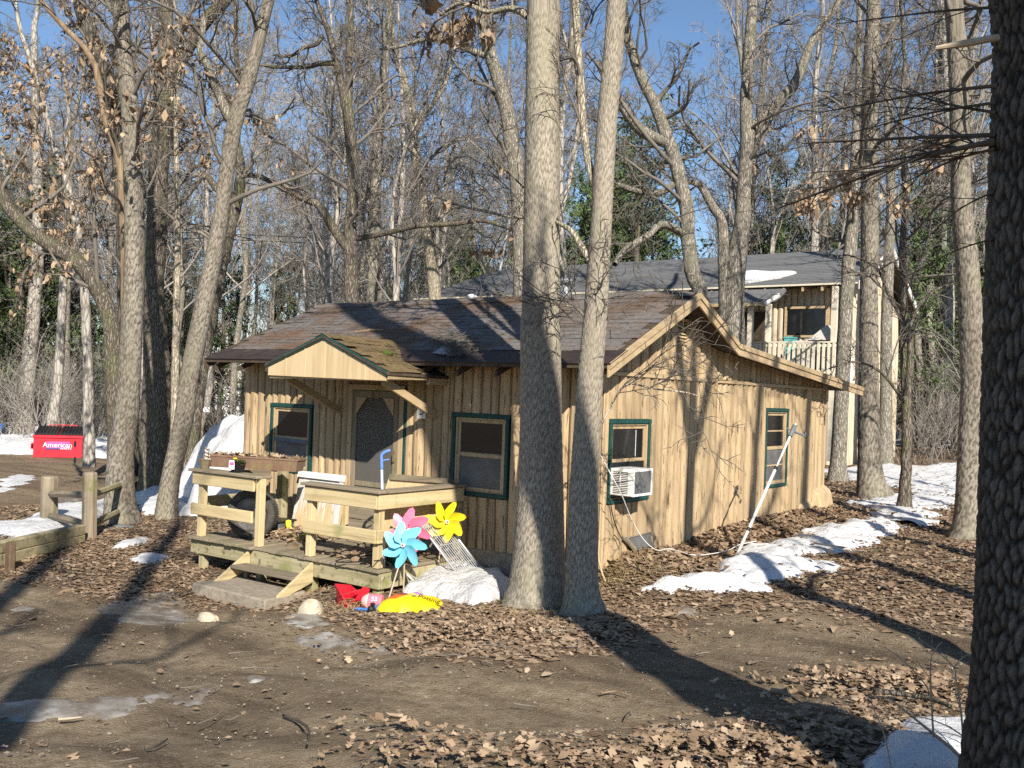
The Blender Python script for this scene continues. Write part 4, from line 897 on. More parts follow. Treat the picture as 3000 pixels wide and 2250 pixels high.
# steps
for x, s_ in ((-4.20, 1), (-3.02, 1)):
    build(MB().prism([(x, -1.64, DZ - .05), (x, -1.64, DZ - .30), (x, -2.12, -.60), (x, -2.26, -.60)], (.04, 0, 0)), 'stringer', 'deck_wood_y', deck, .005)
build(MB().box((-4.158, -1.96, -.405), (-3.022, -1.70, -.366)), 'tread', 'grey_wood_x', deck, .006)
build(MB().box((-4.156, -1.745, -.56), (-4.11, -1.70, -.406)), 'tread_cleat', 'grey_wood_z', deck)
o = build(MB().add([(-4.30, -2.44, -.82), (-2.95, -2.40, -.82), (-2.97, -1.72, -.82), (-4.30, -1.72, -.82), (-4.29, -2.42, -.545), (-2.97, -2.38, -.56), (-2.98, -1.74, -.545), (-4.28, -1.74, -.545)],
    [(0, 3, 2, 1), (4, 5, 6, 7), (0, 1, 5, 4), (1, 2, 6, 5), (2, 3, 7, 6), (3, 0, 4, 7)]), 'concrete_slab', 'concrete', bevel=.02, at=(-3.6, -2.05, -.8))
tag(o, 'rough concrete slab at the foot of the porch steps', 'slab')

# ------------------------------------------------------------------ things on the porch
TC = (-4.68, -1.20, .165)
ty = thing('car_tyre', 'worn car tyre on a dark alloy rim standing on the porch behind the rail', 'tyre', (TC[0], TC[1], DZ), R(30), world=False)
TC = (0, 0, .328)
prof_t = [(.215, -.085), (.255, -.105), (.30, -.108), (.325, -.09), (.333, -.05), (.335, 0), (.333, .05), (.325, .09), (.30, .108), (.255, .105), (.215, .085), (.205, 0)]
tm = build(MB().lathe(prof_t, TC, 'y', 40, closed=True), 'tyre', 'rubber', ty, smooth=True)
tread = MB()
for i in range(64):
    a = i * 2 * math.pi / 64
    for s_ in (-1, 1):
        ca, sa = math.cos(a + s_ * .015), math.sin(a + s_ * .015)
        tread.add([(TC[0] + r_ * math.cos(a + da), TC[1] + yy, TC[2] + r_ * math.sin(a + da)) for r_, da, yy in ((.334, -.03, s_ * .02), (.334, .03, s_ * .02), (.331, .03, s_ * .088), (.331, -.03, s_ * .088), (.341, -.025, s_ * .022), (.341, .025, s_ * .022), (.338, .025, s_ * .086), (.338, -.025, s_ * .086))],
                  [(0, 3, 2, 1), (4, 5, 6, 7), (0, 1, 5, 4), (1, 2, 6, 5), (2, 3, 7, 6), (3, 0, 4, 7)])
tag(build(tread, 'tread_blocks', 'rubber', tm), kind='stuff')
rim = build(MB().lathe([(.213, .08), (.218, .095), (.205, .098), (.195, .07), (.19, -.06), (.213, -.08)], TC, 'y', 36, closed=False), 'rim', 'alloy', ty, smooth=False)
build(MB().lathe([(.06, .03), (.055, .062), (.03, .07), (.012, .072)], TC, 'y', 16), 'hub', 'alloy', rim)
for i in range(5):
    a = i * 2 * math.pi / 5 + .3; e = np.array((math.cos(a), 0, math.sin(a))); c_ = np.array(TC) + (0, -.05, 0)
    build(MB().beam(c_ + e * .045, c_ + e * .195, .055, .03, (0, 1, 0)), 'spoke', 'alloy', rim, .006)
# brown trough planter on the rail
PC = np.array((-4.90, -1.02, .756)); pa = math.atan2(.5, 1.31)
pl = thing('planter_box', 'long brown trough planter with dead soil resting on the porch rail', 'planter', PC, pa, world=False)
h = .17
build(MB().add([(-.68, -.10, 0), (.68, -.10, 0), (.68, .10, 0), (-.68, .10, 0), (-.72, -.13, h), (.72, -.13, h), (.72, .13, h), (-.72, .13, h)], [(0, 3, 2, 1), (0, 1, 5, 4), (1, 2, 6, 5), (2, 3, 7, 6), (3, 0, 4, 7)]), 'trough', 'brown_planter', pl)
for a, b in (((-.725, -.135), (.725, -.12)), ((-.725, .12), (.725, .135)), ((-.725, -.119), (-.71, .119)), ((.71, -.119), (.725, .119))):
    build(MB().box((a[0], a[1], h - .02), (b[0], b[1], h + .004)), 'rim', 'brown_planter', pl)
build(MB().box((-.70, -.118, h - .03), (.70, .118, h - .012)), 'soil', 'soil', pl)
r = np.random.default_rng(8); n = 160
leaf_object('dead_stalks', [leaves(np.stack([r.uniform(-.68, .68, n), r.uniform(-.1, .1, n), r.uniform(h - .01, h + .03, n)], -1), .06, .6, 77, (.4, 1), segs=4)], kind='stuff', parent=pl)
# flower pots on the cap
def pot(name, label, c, r0, r1, h, mat, n=4, rot=.3):
    t = thing(name, label, 'flower pot', c, rot, world=False); k = 1.41 if n == 4 else 1
    build(MB().lathe([(r0 * k, 0), (r1 * k, h), (r1 * k * 1.06, h), (r1 * k * 1.06, h + .012), (r1 * k * .93, h + .012), (r1 * k * .9, h - .02)], n=n), 'pot', mat, t)
    build(MB().lathe([(r1 * k * .9, h - .024), (r1 * k * .5, h - .012), (.005, h - .008)], n=max(n, 8)), 'soil', 'soil', t); return t
t = pot('flower_pot', 'square black plastic pot with a pink plant tag on the rail cap', (-4.58, -1.56, .753), .058, .072, .125, 'black_plastic', 4, .9)
build(MB().box((-.115, -.078, .045), (-.045, -.075, .165)), 'plant_tag', 'white_print', t)
build(MB().box((-.108, -.081, .10), (-.052, -.0785, .14)), 'tag_print', 'mag', t)
build(MB().tube([(-.03, -.02, .12), (-.04, -.03, .17)], .004, 5), 'stem', 'dry_grass', t)
build(MB().lathe([(.005, .165), (.03, .18), (.022, .195), (.005, .19)], (-.04, -.03, 0), n=7), 'yellow_flower', 'yellow_pin', t)
r = np.random.default_rng(12); nb = 40; a_ = r.uniform(0, 6.28, nb)
Pb = np.stack([np.zeros((nb, 3)) + (0, 0, .12), np.stack([np.cos(a_) * .05, np.sin(a_) * .05, np.full(nb, .165)], -1), np.stack([np.cos(a_) * .10, np.sin(a_) * .10, r.uniform(.09, .17, nb)], -1)], 1)
V, Qd = tubes(Pb, np.full((nb, 3), .003), 3); tag(mesh_obj(np_mesh('dry_leaves', V, Qd), 'dry_leaves', 'moss', t), kind='stuff')
t = pot('flower_pot', 'olive clay pot holding a small faded flag at the rail corner', (-5.27, -1.56, .753), .055, .085, .12, 'clay', 10, 0)
build(MB().tube([(0, 0, .1), (.0, 0, .30)], .003, 5), 'flag_stick', 'stick_tan', t)
for i in range(6):
    build(MB().add([(-.005 - .004 * i, 0, .13 + i * .026), (.09 - .012 * i, .02, .115 + i * .024), (.085 - .012 * i, .02, .138 + i * .024), (-.005 - .004 * (i + 1), 0, .156 + i * .026)], [(0, 1, 2, 3)]), 'flag_stripe', 'leather_brown' if i % 2 else 'white_paint', t)
build(MB().tube(smooth_path([(.04, .01, .12), (.06, .0, .2), (.05, .0, .26), (.08, .0, .27), (.085, 0, .23)], 14), .004, 5), 'wire_curl', 'black_plastic', t)
o = build(MB().box((-5.44, -1.50, .753), (-5.36, -1.42, .81)), 'plant_cell', 'black_plastic', at=(-5.4, -1.46, .753)); tag(o, 'tiny black seedling pot at the far end of the rail cap', 'flower pot')
# peeling white panel leaning on the wall
wp = thing('peeling_panel', 'white painted panel with shredded peeling face leaning on the wall by the window', 'panel', (-4.48, -.2, DZ))
build(MB().prism([(-4.95, -.26, DZ), (-4.02, -.26, DZ), (-4.02, -.13, .66), (-4.95, -.13, .66)], (0, .03, 0)), 'board', 'plywood', wp)
build(MB().prism([(-4.97, -.165, .60), (-4.0, -.165, .60), (-4.0, -.135, .69), (-4.97, -.135, .69)], (0, -.02, 0)), 'top_strip', 'white_paint', wp, .003)
build(MB().prism([(-4.10, -.275, DZ), (-4.02, -.275, DZ), (-4.02, -.165, .595), (-4.10, -.165, .595)], (0, -.008, 0)), 'side_strip', 'white_paint', wp)
x = -4.95; i = 0
while x < -4.11:
    w = random.uniform(.018, .05); zb_ = random.uniform(.0, .38) if random.random() < .8 else DZ + .02; y = lambda z: -.268 + (z - DZ) * .159
    tw = random.uniform(-.05, .03); o_ = random.uniform(.004, .03)
    build(MB().add([(x, y(.59), .59), (x + w, y(.59), .59), (x + w * .9 + tw * .4, y(.3 + zb_ * .3) - .003, .3 + zb_ * .3), (x + tw * .4, y(.3 + zb_ * .3) - .003, .3 + zb_ * .3), (x + w * .5 + tw, y(zb_) - o_, zb_)], [(0, 1, 2, 3), (3, 2, 4)]), 'shred', 'white_paint', wp); x += w * .92
# low tray with a dark tub on it
bx_ = thing('storage_tub', 'low dark plastic tub with a pale label on the porch floor', 'tub', (-4.86, -.62, DZ))
build(MB().add([(-5.06, -.80, DZ + .004), (-4.68, -.74, DZ + .004), (-4.72, -.46, DZ + .004), (-5.10, -.52, DZ + .004), (-5.09, -.83, .0), (-4.65, -.76, .0), (-4.69, -.43, .0), (-5.13, -.50, .0)], [(0, 3, 2, 1), (0, 1, 5, 4), (1, 2, 6, 5), (2, 3, 7, 6), (3, 0, 4, 7), (4, 5, 6, 7)]), 'body', 'bin_grey', bx_, .012)
build(MB().add([(-5.11, -.85, .002), (-4.63, -.78, .002), (-4.67, -.41, .002), (-5.15, -.48, .002), (-5.11, -.85, .03), (-4.63, -.78, .03), (-4.67, -.41, .03), (-5.15, -.48, .03)], [(0, 3, 2, 1), (4, 5, 6, 7), (0, 1, 5, 4), (1, 2, 6, 5), (2, 3, 7, 6), (3, 0, 4, 7)]), 'lid', 'black_plastic', bx_, .01)
build(MB().add([(-4.93, -.803, -.10), (-4.84, -.79, -.10), (-4.835, -.80, -.02), (-4.925, -.813, -.02)], [(0, 1, 2, 3)]), 'paper_label', 'white_print', bx_)
yt = thing('toy_tool', 'bright yellow plastic toy scoop lying on the porch floor', 'toy', (-4.25, -.75, DZ))
build(MB().tube(smooth_path([(-4.62, -.62, .02), (-4.56, -.66, -.05), (-4.42, -.72, -.10), (-4.24, -.78, -.13), (-4.10, -.84, -.14)], 16), [.045 - .002 * i for i in range(6)] + [.032] * 4 + [.04] * 6, 8), 'shaft', 'yellow_toy', yt, smooth=True)
build(MB().beam((-4.16, -.9, -.12), (-4.06, -.74, -.06), .05, .02), 'grip', 'yellow_toy', yt, .004)
# plywood panel with a top strip inside the side rail
pw = thing('plywood_panel', 'cut plywood panel leaning inside the side rail of the porch', 'panel', (-2.10, -.7, DZ))
build(MB().prism([(-2.09, -1.30, .88), (-2.09, -.12, .76), (-2.09, -.12, .42), (-2.09, -1.05, DZ + .01), (-2.09, -1.46, DZ + .01), (-2.09, -1.46, .5)], (-.018, 0, 0)), 'sheet', 'plywood', pw)
build(MB().beam((-2.075, -1.32, .885), (-2.075, -.12, .765), .028, .07), 'top_strip', 'grey_wood_y', pw)
build(MB().beam((-2.075, -1.02, DZ + .08), (-2.075, -.14, .43), .028, .05), 'edge_strip', 'grey_wood_y', pw)
gb = thing('grey_crate', 'small weathered grey wooden crate by the door sill', 'crate', (-3.3, -.3, DZ))
for i in range(3): build(MB().box((-3.62, -.45, DZ + .004 + i * .16), (-3.02, -.43, DZ + .155 + i * .16)), 'slat', 'grey_wood_x', gb, .004)
for x in (-3.62, -3.06): build(MB().box((x, -.428, DZ + .003), (x + .04, -.15, DZ + .48)), 'side', 'grey_wood_z', gb, .004)
# litter picker
gr = thing('litter_picker', 'litter picker with blue trigger handle propped against the porch rail', 'litter picker', (-2.03, -1.50, DZ))
b0, t0 = np.array((-1.96, -1.49, DZ)), aty(1118, 1350, -1.5); d_ = (t0 - b0) / np.linalg.norm(t0 - b0)
build(MB().tube([b0, t0 - d_ * .05], .016, 8), 'tube', 'tube_blue', gr, smooth=True)
build(MB().tube(smooth_path([t0 - d_ * .10, t0, t0 + (0.0, 0, .07), t0 + rgt0 * .05 + (0, 0, .11), t0 + rgt0 * .10 + (0, 0, .125)], 18), .021, 8), 'handle', 'blue_handle', gr, smooth=True)
build(MB().tube(smooth_path([t0 + (0, 0, .0), t0 + rgt0 * .04 + (0, 0, .01), t0 + rgt0 * .09 + (0, 0, .02)], 8), .010, 6), 'trigger', 'blue_handle', gr, smooth=True)

# ------------------------------------------------------------------ pinwheels
def pinwheel(px, base_px, rad, mat, label, d_off=0.0, tilt=(0, 0), n=7, ph=0.0, YY=None):
    b = gp(*base_px); dist = ((b - CAM) @ FW if YY is None else YY) + d_off
    c = atd(px[0], px[1], dist - .06)
    t = thing('pinwheel', label, 'pinwheel', b, group='pinwheels beside the porch')
    nrm = -FW + RT * tilt[0] + UP * tilt[1]; nrm /= np.linalg.norm(nrm)
    u = np.cross((0, 0, 1), nrm); u /= np.linalg.norm(u); v = np.cross(nrm, u)
    build(MB().tube([b - (0, 0, .05), c - nrm * .03], .009, 6), 'stick', 'stick_tan', t)
    for i in range(n):
        a = ph + i * 2 * math.pi / n; e = u * math.cos(a) + v * math.sin(a); s = -u * math.sin(a) + v * math.cos(a)
        # curled vane: a wide petal whose leading edge bends forward to the hub
        L = [(.0, 0, .010), (.26, -.24, .0), (.56, -.40, -.04), (.86, -.50, -.04), (1.03, -.46, .0), (1.02, -.28, .04), (.84, -.04, .15), (.60, .18, .28), (.34, .22, .30), (.10, .08, .16)]
        mid = [(.30, .0, .05), (.58, -.08, .05), (.84, -.22, .03)]
        P_ = [c + (e * q[0] + s * q[1] + nrm * q[2]) * rad for q in L + mid]
        build(MB().add(P_, [(0, 1, 10, 9), (1, 2, 11, 10), (2, 3, 12, 11), (3, 4, 5, 12), (12, 5, 6, 11), (11, 6, 7, 10), (10, 7, 8, 9)]), 'vane', mat, t, smooth=True)
    hb = build(MB().tube([c + nrm * rad * .08, c + nrm * rad * .26], rad * .095, 12), 'hub', 'white_print', t)
    build(MB().tube([c + nrm * rad * .255, c + nrm * rad * .30], rad * .05, 8), 'pin', 'leather_brown', hb)
    return t
pinwheel((1184, 1597), (1182, 1748), .245, 'blue_pin', 'sky blue pinwheel on a stick in front of the porch corner', 0, (-.15, .15), 7, .35)
pinwheel((1200, 1553), (1130, 1770), .235, 'pink_pin', 'pink pinwheel half hidden behind the sky blue one', .24, (-.1, .1), 7, .1, YY=(gp(1182, 1748) - CAM) @ FW)
pinwheel((1306, 1528), (1273, 1708), .24, 'yellow_pin', 'yellow pinwheel standing in the dirty snow heap', 0, (.35, .05), 7, .6)
# ------------------------------------------------------------------ wire racks by the porch
def rack(c0, c1, c2, c3, nw, ncross, label):       # quad c0 c1 (bottom) c2 c3 (top): rods run bottom to top
    c0, c1, c2, c3 = map(np.array, (c0, c1, c2, c3))
    t = thing('wire_rack', label, 'wire rack', (c0 + c1) / 2, group='wire shelf racks beside the porch')
    for a, b in ((c0, c3), (c1, c2)): build(MB().tube([a, b], .015, 8), 'side_rail', 'steel', t, smooth=True)
    for i in range(1, nw): build(MB().tube([c0 + (c1 - c0) * i / nw, c3 + (c2 - c3) * i / nw], .0055, 5), 'rod', 'steel', t)
    for i in range(ncross):
        f = (i + .02) / (ncross - 1) * .96; build(MB().tube([c0 + (c3 - c0) * f, c1 + (c2 - c1) * f], .007, 5), 'cross_rod', 'steel', t)
    return t
rack((-1.42, -.62, -.40), (-1.42, -.18, -.38), (-1.86, -.52, .30), (-1.86, -.98, .30), 11, 4, 'tall chrome wire shelf leaning on the side of the porch')
rack(gp(1232, 1728) + (0, 0, .02), gp(1296, 1690) + (0, 0, .02), gp(1296, 1690) + np.array((-.28, -.12, .26)), gp(1232, 1728) + np.array((-.28, -.12, .28)), 9, 3, 'small chrome wire shelf lying low against the porch skirt')
# dark tangle of string lights and a green lantern
r = np.random.default_rng(4); c = np.array((-2.25, -1.0, DZ + .07)); mb = MB()
for i in range(9):
    pts = [c + r.normal(0, 1, 3) * (.16, .38, .04) for _ in range(6)]; mb.tube(smooth_path(pts, 26), .008, 5, cap=False)
o = build(mb, 'string_light_tangle', 'black_plastic', at=c - (0, 0, .07)); tag(o, 'black tangle of wires on the porch floor behind the rail', 'cable')
gl_ = thing('green_lantern', 'dark green glass float on the porch edge behind the pinwheels', 'lantern', (-1.99, -1.22, DZ))
build(MB().lathe([(.05, 0), (.085, .04), (.095, .10), (.08, .15), (.045, .19), (.045, .24), (.055, .25)], (-2.0, -1.25, DZ), n=16), 'glass', 'glass_green', gl_, smooth=True)
build(MB().lathe([(.058, .25), (.058, .275), (.02, .285)], (-2.0, -1.25, DZ), n=14), 'cap', 'black_plastic', gl_)
# ------------------------------------------------------------------ small things on the ground
c = gp(1028, 1778); t = thing('toy_bucket', 'broken red plastic toy bucket lying in the leaves', 'toy bucket', c)
build(MB().add([c + np.array(v) for v in ((-.14, -.06, 0), (.08, -.10, 0), (.10, .06, 0), (-.12, .10, 0), (-.17, -.09, .24), (-.03, -.14, .17), (-.15, .13, .20), (.02, .12, .14))], [(0, 1, 5, 4), (3, 0, 4, 6), (2, 3, 6, 7), (0, 3, 2, 1)]), 'shell', 'red_toy', t).modifiers.new('t', 'SOLIDIFY').thickness = .008
build(MB().beam(c + np.array((-.03, -.14, .15)), c + np.array((.12, .02, .20)), .05, .01), 'rim_shard', 'red_toy', t)
build(MB().add([c + np.array(v) for v in ((.10, -.05, .10), (.17, .0, .25), (.22, .06, .22), (.16, .04, .08))], [(0, 1, 2, 3)]), 'broken_flap', 'red_toy', t).modifiers.new('t', 'SOLIDIFY').thickness = .006
c = gp(1082, 1785) + (0, 0, .085); t = thing('toy_jar', 'pink plastic jar with a pale lid tipped over beside the toy bucket', 'jar', c - (0, 0, .085), R(28), world=False)
build(MB().lathe([(.075, -.02), (.082, .0), (.082, .13), (.075, .145)], (0, 0, .085), 'x', 20), 'jar', 'pink_toy', t, smooth=False)
build(MB().lathe([(.02, -.09), (.055, -.075), (.078, -.03), (.084, -.005)], (0, 0, .085), 'x', 20), 'lid', 'pale_pink', t, smooth=True)
letters('53', .07, 'white_print', t, (.07, -.072, .128), (R(58), 0, 0))
c = gp(1112, 1795); t = thing('toy_shovel', 'bent blue toy shovel beside the pink jar', 'toy shovel', c)
build(MB().add([c + np.array(v) for v in ((-.13, -.05, .02), (.0, -.09, .02), (.15, .06, .12), (.05, .10, .15), (.18, .03, .03))], [(0, 1, 4, 2, 3)]), 'blade', 'blue_toy', t).modifiers.new('t', 'SOLIDIFY').thickness = .01
build(MB().tube([c + np.array((-.05, -.06, .03)), c + np.array((-.22, -.14, .03))], .016, 6), 'handle', 'blue_toy', t)
c = gp(1088, 1800); o = build(MB().lathe([(.03, 0), (.045, .03), (.045, .06), (.03, .085), (.012, .09)], c, n=10).lathe([(.02, .09), (.03, .11), (.018, .125)], c + (0.015, 0, 0), n=10), 'black_cap', 'black_plastic', at=c); tag(o, 'small black plastic cap beside the blue toy shovel', 'cap')
# potting soil sack
cb = (gp(1145, 1795) + gp(1265, 1780)) / 2; t = thing('soil_sack', 'yellow sack printed with flowers and the word Potting lying in the leaves', 'sack', cb, R(33), world=False)
nu, nv = 18, 12; vs, fs = [], []; r = np.random.default_rng(2)
for layer in (1, -1):
    for i in range(nu):
        for j in range(nv):
            u, v = i / (nu - 1) * 2 - 1, j / (nv - 1) * 2 - 1
            e = max(0, (1 - abs(u)**2.2)) * max(0, (1 - abs(v)**2.2))
            wr = .012 * math.sin(u * 9 + 3 * v) * math.sin(v * 7 - u * 4) + .006 * math.sin(v * 23 + u * 5)
            z = .02 + (.15 * e**.55 + wr * (1 if e > 0 else .5) if layer > 0 else -.012 * e)
            vs.append((u * .33 + .03 * math.sin(v * 5) * abs(u), v * .22 + .02 * math.sin(u * 9 + 1), z))
o0 = nu * nv
for L in (0, 1):
    for i in range(nu - 1):
        for j in range(nv - 1):
            a = L * o0 + i * nv + j; q = (a, a + nv, a + nv + 1, a + 1); fs.append(q if L == 0 else q[::-1])
build(MB().add(vs, fs), 'sack', 'bag_print', t, smooth=True)
letters('Potting', .085, 'black_ink', t, (.19, -.07, .145), (R(22), R(14), R(6)), extrude=.001, shear=.2)
build(MB().lathe([(.026, 0), (.026, .003), (.005, .004)], n=18), 'badge', 'black_ink', t).location = (.03, -.06, .168)
build(MB().box((-.024, -.005, .0045), (.024, .005, .007)), 'badge_bar', 'white_print', t).location = (.03, -.06, .168)
t2 = build(MB().beam((.28, .16, .03), (.52, .20, .02), .03, .01), 'loose_strip', 'yellow_pin', t)
# rocks
def rock(px, sx, sy, sz, mat, label, name='rock', seed=1, cat='rock'):
    c = gp(*px); r_ = np.random.default_rng(seed); vs, fs = [], []; n, m_ = 14, 8
    for i in range(m_):
        ph = math.pi * .5 * i / (m_ - 1)
        for j in range(n):
            a = 2 * math.pi * j / n; k = 1 + .13 * math.sin(3 * a + seed) * math.cos(ph) + .07 * math.sin(7 * a + seed * 2 + ph * 4) + r_.normal(0, .045)
            vs.append(c + np.array((math.cos(a) * math.cos(ph) * sx * k, math.sin(a) * math.cos(ph) * sy * k, math.sin(ph)**.9 * sz * (1 + .08 * math.sin(2 * a)) - .02)))
    for i in range(m_ - 1):
        for j in range(n): fs.append((i * n + j, i * n + (j + 1) % n, (i + 1) * n + (j + 1) % n, (i + 1) * n + j))
    return tag(build(MB().add(vs, fs), name, mat, smooth=True, at=c), label, cat)
rock((912, 1797), .15, .13, .165, 'stone_white', 'rounded cream coloured rock in front of the porch', seed=3)
rock((605, 1812), .14, .08, .085, 'stone_white', 'flat broken white chunk beside the ice patch', seed=5)
rock((632, 1812), .04, .03, .05, 'stone_white', 'small white fragment beside the flat broken chunk', seed=6)
rock((360, 1545), .26, .20, .06, 'slate', 'flat blue grey stone at the foot of the fence-side tree', seed=7)
c = gp(2395, 1628); o = build(MB().beam(gp(2388, 1620) + (0, 0, .13), gp(2470, 1632) + (0, 0, .12), .07, .02), 'metal_strip', 'bin_grey', at=c); tag(o, 'grey metal strip lying on the snow by the gable wall', 'metal strip')
def stick(pts, rad, mat, label, lift=.02):
    P_ = smooth_path([gp(*p) + (0, 0, lift) for p in pts], 14); rr = np.linspace(rad, rad * .6, 14)
    return tag(build(MB().tube(P_, rr, 8), 'fallen_branch', mat, smooth=True, at=P_[0] - (0, 0, lift)), label, 'branch')
stick([(2262, 2035), (2300, 2040), (2335, 2035), (2365, 2046)], .022, 'dead_wood', 'orange brown stick lying on the sunny track', .025)
stick([(1575, 1852), (1620, 1860), (1690, 1858)], .022, 'bark_pale', 'lichen grey stick lying in the leaves near the twin trees', .03)
stick([(1760, 2040), (1800, 2034), (1845, 2045)], .008, 'dead_wood', 'thin brown stick on the track below the twin trees')
stick([(830, 2105), (880, 2125), (905, 2150), (900, 2190)], .010, 'twig_dark', 'dark bent twig on the lower track')
stick([(425, 2205), (460, 2195), (490, 2175)], .008, 'twig_dark', 'short dark twig near the bottom edge of the track')
stick([(170, 2117), (205, 2114), (240, 2110)], .009, 'twig_pale', 'pale splinter of wood lying on the ice sheet')
stick([(2560, 2050), (2640, 2060), (2720, 2075), (2790, 2100)], .02, 'bark_brown', 'brown stick among the leaves under the sapling', .06)
# dry grass tufts at the foot of the twin trees and the corner
r = np.random.default_rng(6); Pg = []
for px, n, s in (((1800, 1690), 160, .3), ((1830, 1640), 120, .25), ((1760, 1660), 80, .2), ((1920, 1690), 50, .3), ((700, 1720), 60, .25), ((860, 1750), 70, .3), ((1000, 1790), 60, .25), ((1580, 1805), 60, .3)):
    c = gp(*px); q = c + np.stack([r.normal(0, s, n), r.normal(0, s * .7, n), np.zeros(n)], -1); q[:, 2] = gz(q[:, 0], q[:, 1])
    a_ = r.uniform(0, 6.28, n); l_ = r.uniform(.08, .22, n); e = np.stack([np.cos(a_), np.sin(a_), np.zeros(n)], -1) * l_[:, None]
    Pg.append(np.stack([q, q + e * .35 + np.array((0, 0, 1)) * (l_ * .5)[:, None], q + e * 1.0 + np.array((0, 0, 1)) * (l_ * .45)[:, None]], 1))
V, Qd = tubes(np.concatenate(Pg), np.full((sum(len(p) for p in Pg), 3), .0022) * np.array([1, .9, .4]), 3)
tag(mesh_obj(np_mesh('dry_grass', V, Qd), 'dry_grass', 'dry_grass'), 'dry bleached grass tufts at the cabin corner', kind='stuff')
# ------------------------------------------------------------------ fence, timbers, dumpster, trailer
fe = thing('rail_fence', 'short split rail fence of two grey posts beside the snow', 'fence', gp(200, 1560))
def fpost(px, ytop, w, name='post'):
    b = gp(*px); d = (b - CAM) @ FW; tp = atd(px[0] + 3, ytop, d); r_ = w / 2 * d / F
    mb = MB(); n = 9; vs = []
    for z, k in ((b[2] - .2, 1.05), (b[2] + .3, 1.0), (tp[2] - .03, .97), (tp[2], .88)):
        f = (z - b[2]) / (tp[2] - b[2]); c = b + (tp - b) * f
        vs += [(c[0] + r_ * k * (1 + .10 * math.sin(j * 2.3)) * math.cos(j * 2 * math.pi / n), c[1] + r_ * k * (1 + .1 * math.sin(j * 1.7)) * math.sin(j * 2 * math.pi / n), z) for j in range(n)]
    fs = [(i * n + j, i * n + (j + 1) % n, (i + 1) * n + (j + 1) % n, (i + 1) * n + j) for i in range(3) for j in range(n)] + [tuple(range(3 * n, 4 * n))]
    o = build(mb.add(vs, fs), name, 'grey_wood_z', fe); return b, tp, r_, o
b1, t1, r1, _p = fpost((142, 1535), 1395, 48); b2, t2, r2, p2 = fpost((260, 1578), 1383, 41)
for f in (.55, .22):     # mortise holes in the near post
    c = b2 + (t2 - b2) * (f + .12) - FW * r2 * .97
    build(MB().lathe([(.045, 0), (.045, .012), (.01, .014)], (0, 0, 0), 'y', 10), 'mortise', 'black_plastic', p2).matrix_world = Matrix.Translation(Vector(c - ORG[p2]) + Vector(ORG[fe])) @ Matrix.Rotation(YAW, 4, 'Z') @ Matrix.Diagonal((.6, 1, 1.7, 1))
for f in (.62, .17):
    a, b = b1 + (t1 - b1) * f, b2 + (t2 - b2) * (f + .02)
    P_ = smooth_path([a, a + (b - a) * .5 + (0, 0, .02), b], 8); build(MB().tube(P_, [.055, .06, .062, .065, .062, .06, .055, .045], 6), 'rail', 'grey_wood_x', fe)
    e = b + (t2 - b2) * 0; q = gp(395, 1505); q[2] = e[2] - .05
    build(MB().tube([e + (q - e) * .12, e + (q - e) * .6, q], [.05, .055, .05], 6), 'rail', 'mossy_wood_x', fe)
le = thing('timber_edging', 'two stacked mossy landscape timbers with a rusty stake below the fence', 'timber', gp(100, 1640))
A_, B_ = gp(-150, 1690), gp(235, 1588)
for i in range(2): build(MB().beam(A_ + (0, 0, .07 + i * .155), B_ + (0, 0, .04 + i * .15), .16, .15), 'timber', 'mossy_wood_x', le, .012)
s_ = gp(33, 1672) - FW * .02; build(MB().box(tuple(s_ + (-.06, -.05, -.1)), tuple(s_ + (.06, .03, .37))), 'stake', 'stake_brown', le, .01)

pA, pB = gp(96, 1341), gp(240, 1343); dc = (pA + pB) / 2; ang = math.atan2(pB[1] - pA[1], pB[0] - pA[0]); W = np.linalg.norm(pB - pA)
du = thing('dumpster', 'red steel dumpster with black lids standing before the snow bank', 'dumpster', dc, ang, world=False); hw = W / 2; H = W * .50; D = W * .62
build(MB().add([(-hw, 0, .06), (hw, 0, .06), (hw, D * .8, .06), (-hw, D * .8, .06), (-hw, -.02, H), (hw, -.02, H), (hw, D, H + .25), (-hw, D, H + .25)], [(0, 3, 2, 1), (4, 5, 6, 7), (0, 1, 5, 4), (1, 2, 6, 5), (2, 3, 7, 6), (3, 0, 4, 7)]), 'body', 'dumpster_red', du, .015)
build(MB().box((-hw - .03, -.06, H - .09), (hw + .03, -.021, H + .01)), 'front_rim', 'dumpster_red', du, .01)
build(MB().box((-hw + .01, -.03, .02), (hw - .01, .05, .10)), 'skid', 'dumpster_red', du, .01)
for s_ in (-1, 1):
    build(MB().prism([(s_ * (hw - .005), -.035, .06), (s_ * (hw - .12), -.035, .06), (s_ * (hw - .12), -.035, .14), (s_ * (hw - .005), -.035, .18)][::s_], (0, .012, 0)), 'corner_plate', 'dumpster_red', du)
    build(MB().box((min(s_ * hw, s_ * (hw + .10)), .15, H * .38), (max(s_ * hw, s_ * (hw + .10)), D * .7, H * .40)).box((min(s_ * hw, s_ * (hw + .10)), .15, H * .60), (max(s_ * hw, s_ * (hw + .10)), D * .7, H * .62)).box((s_ * (hw + .10) - .01, .15, H * .401), (s_ * (hw + .10) + .01, D * .7, H * .599)), 'fork_pocket', 'dumpster_red', du)
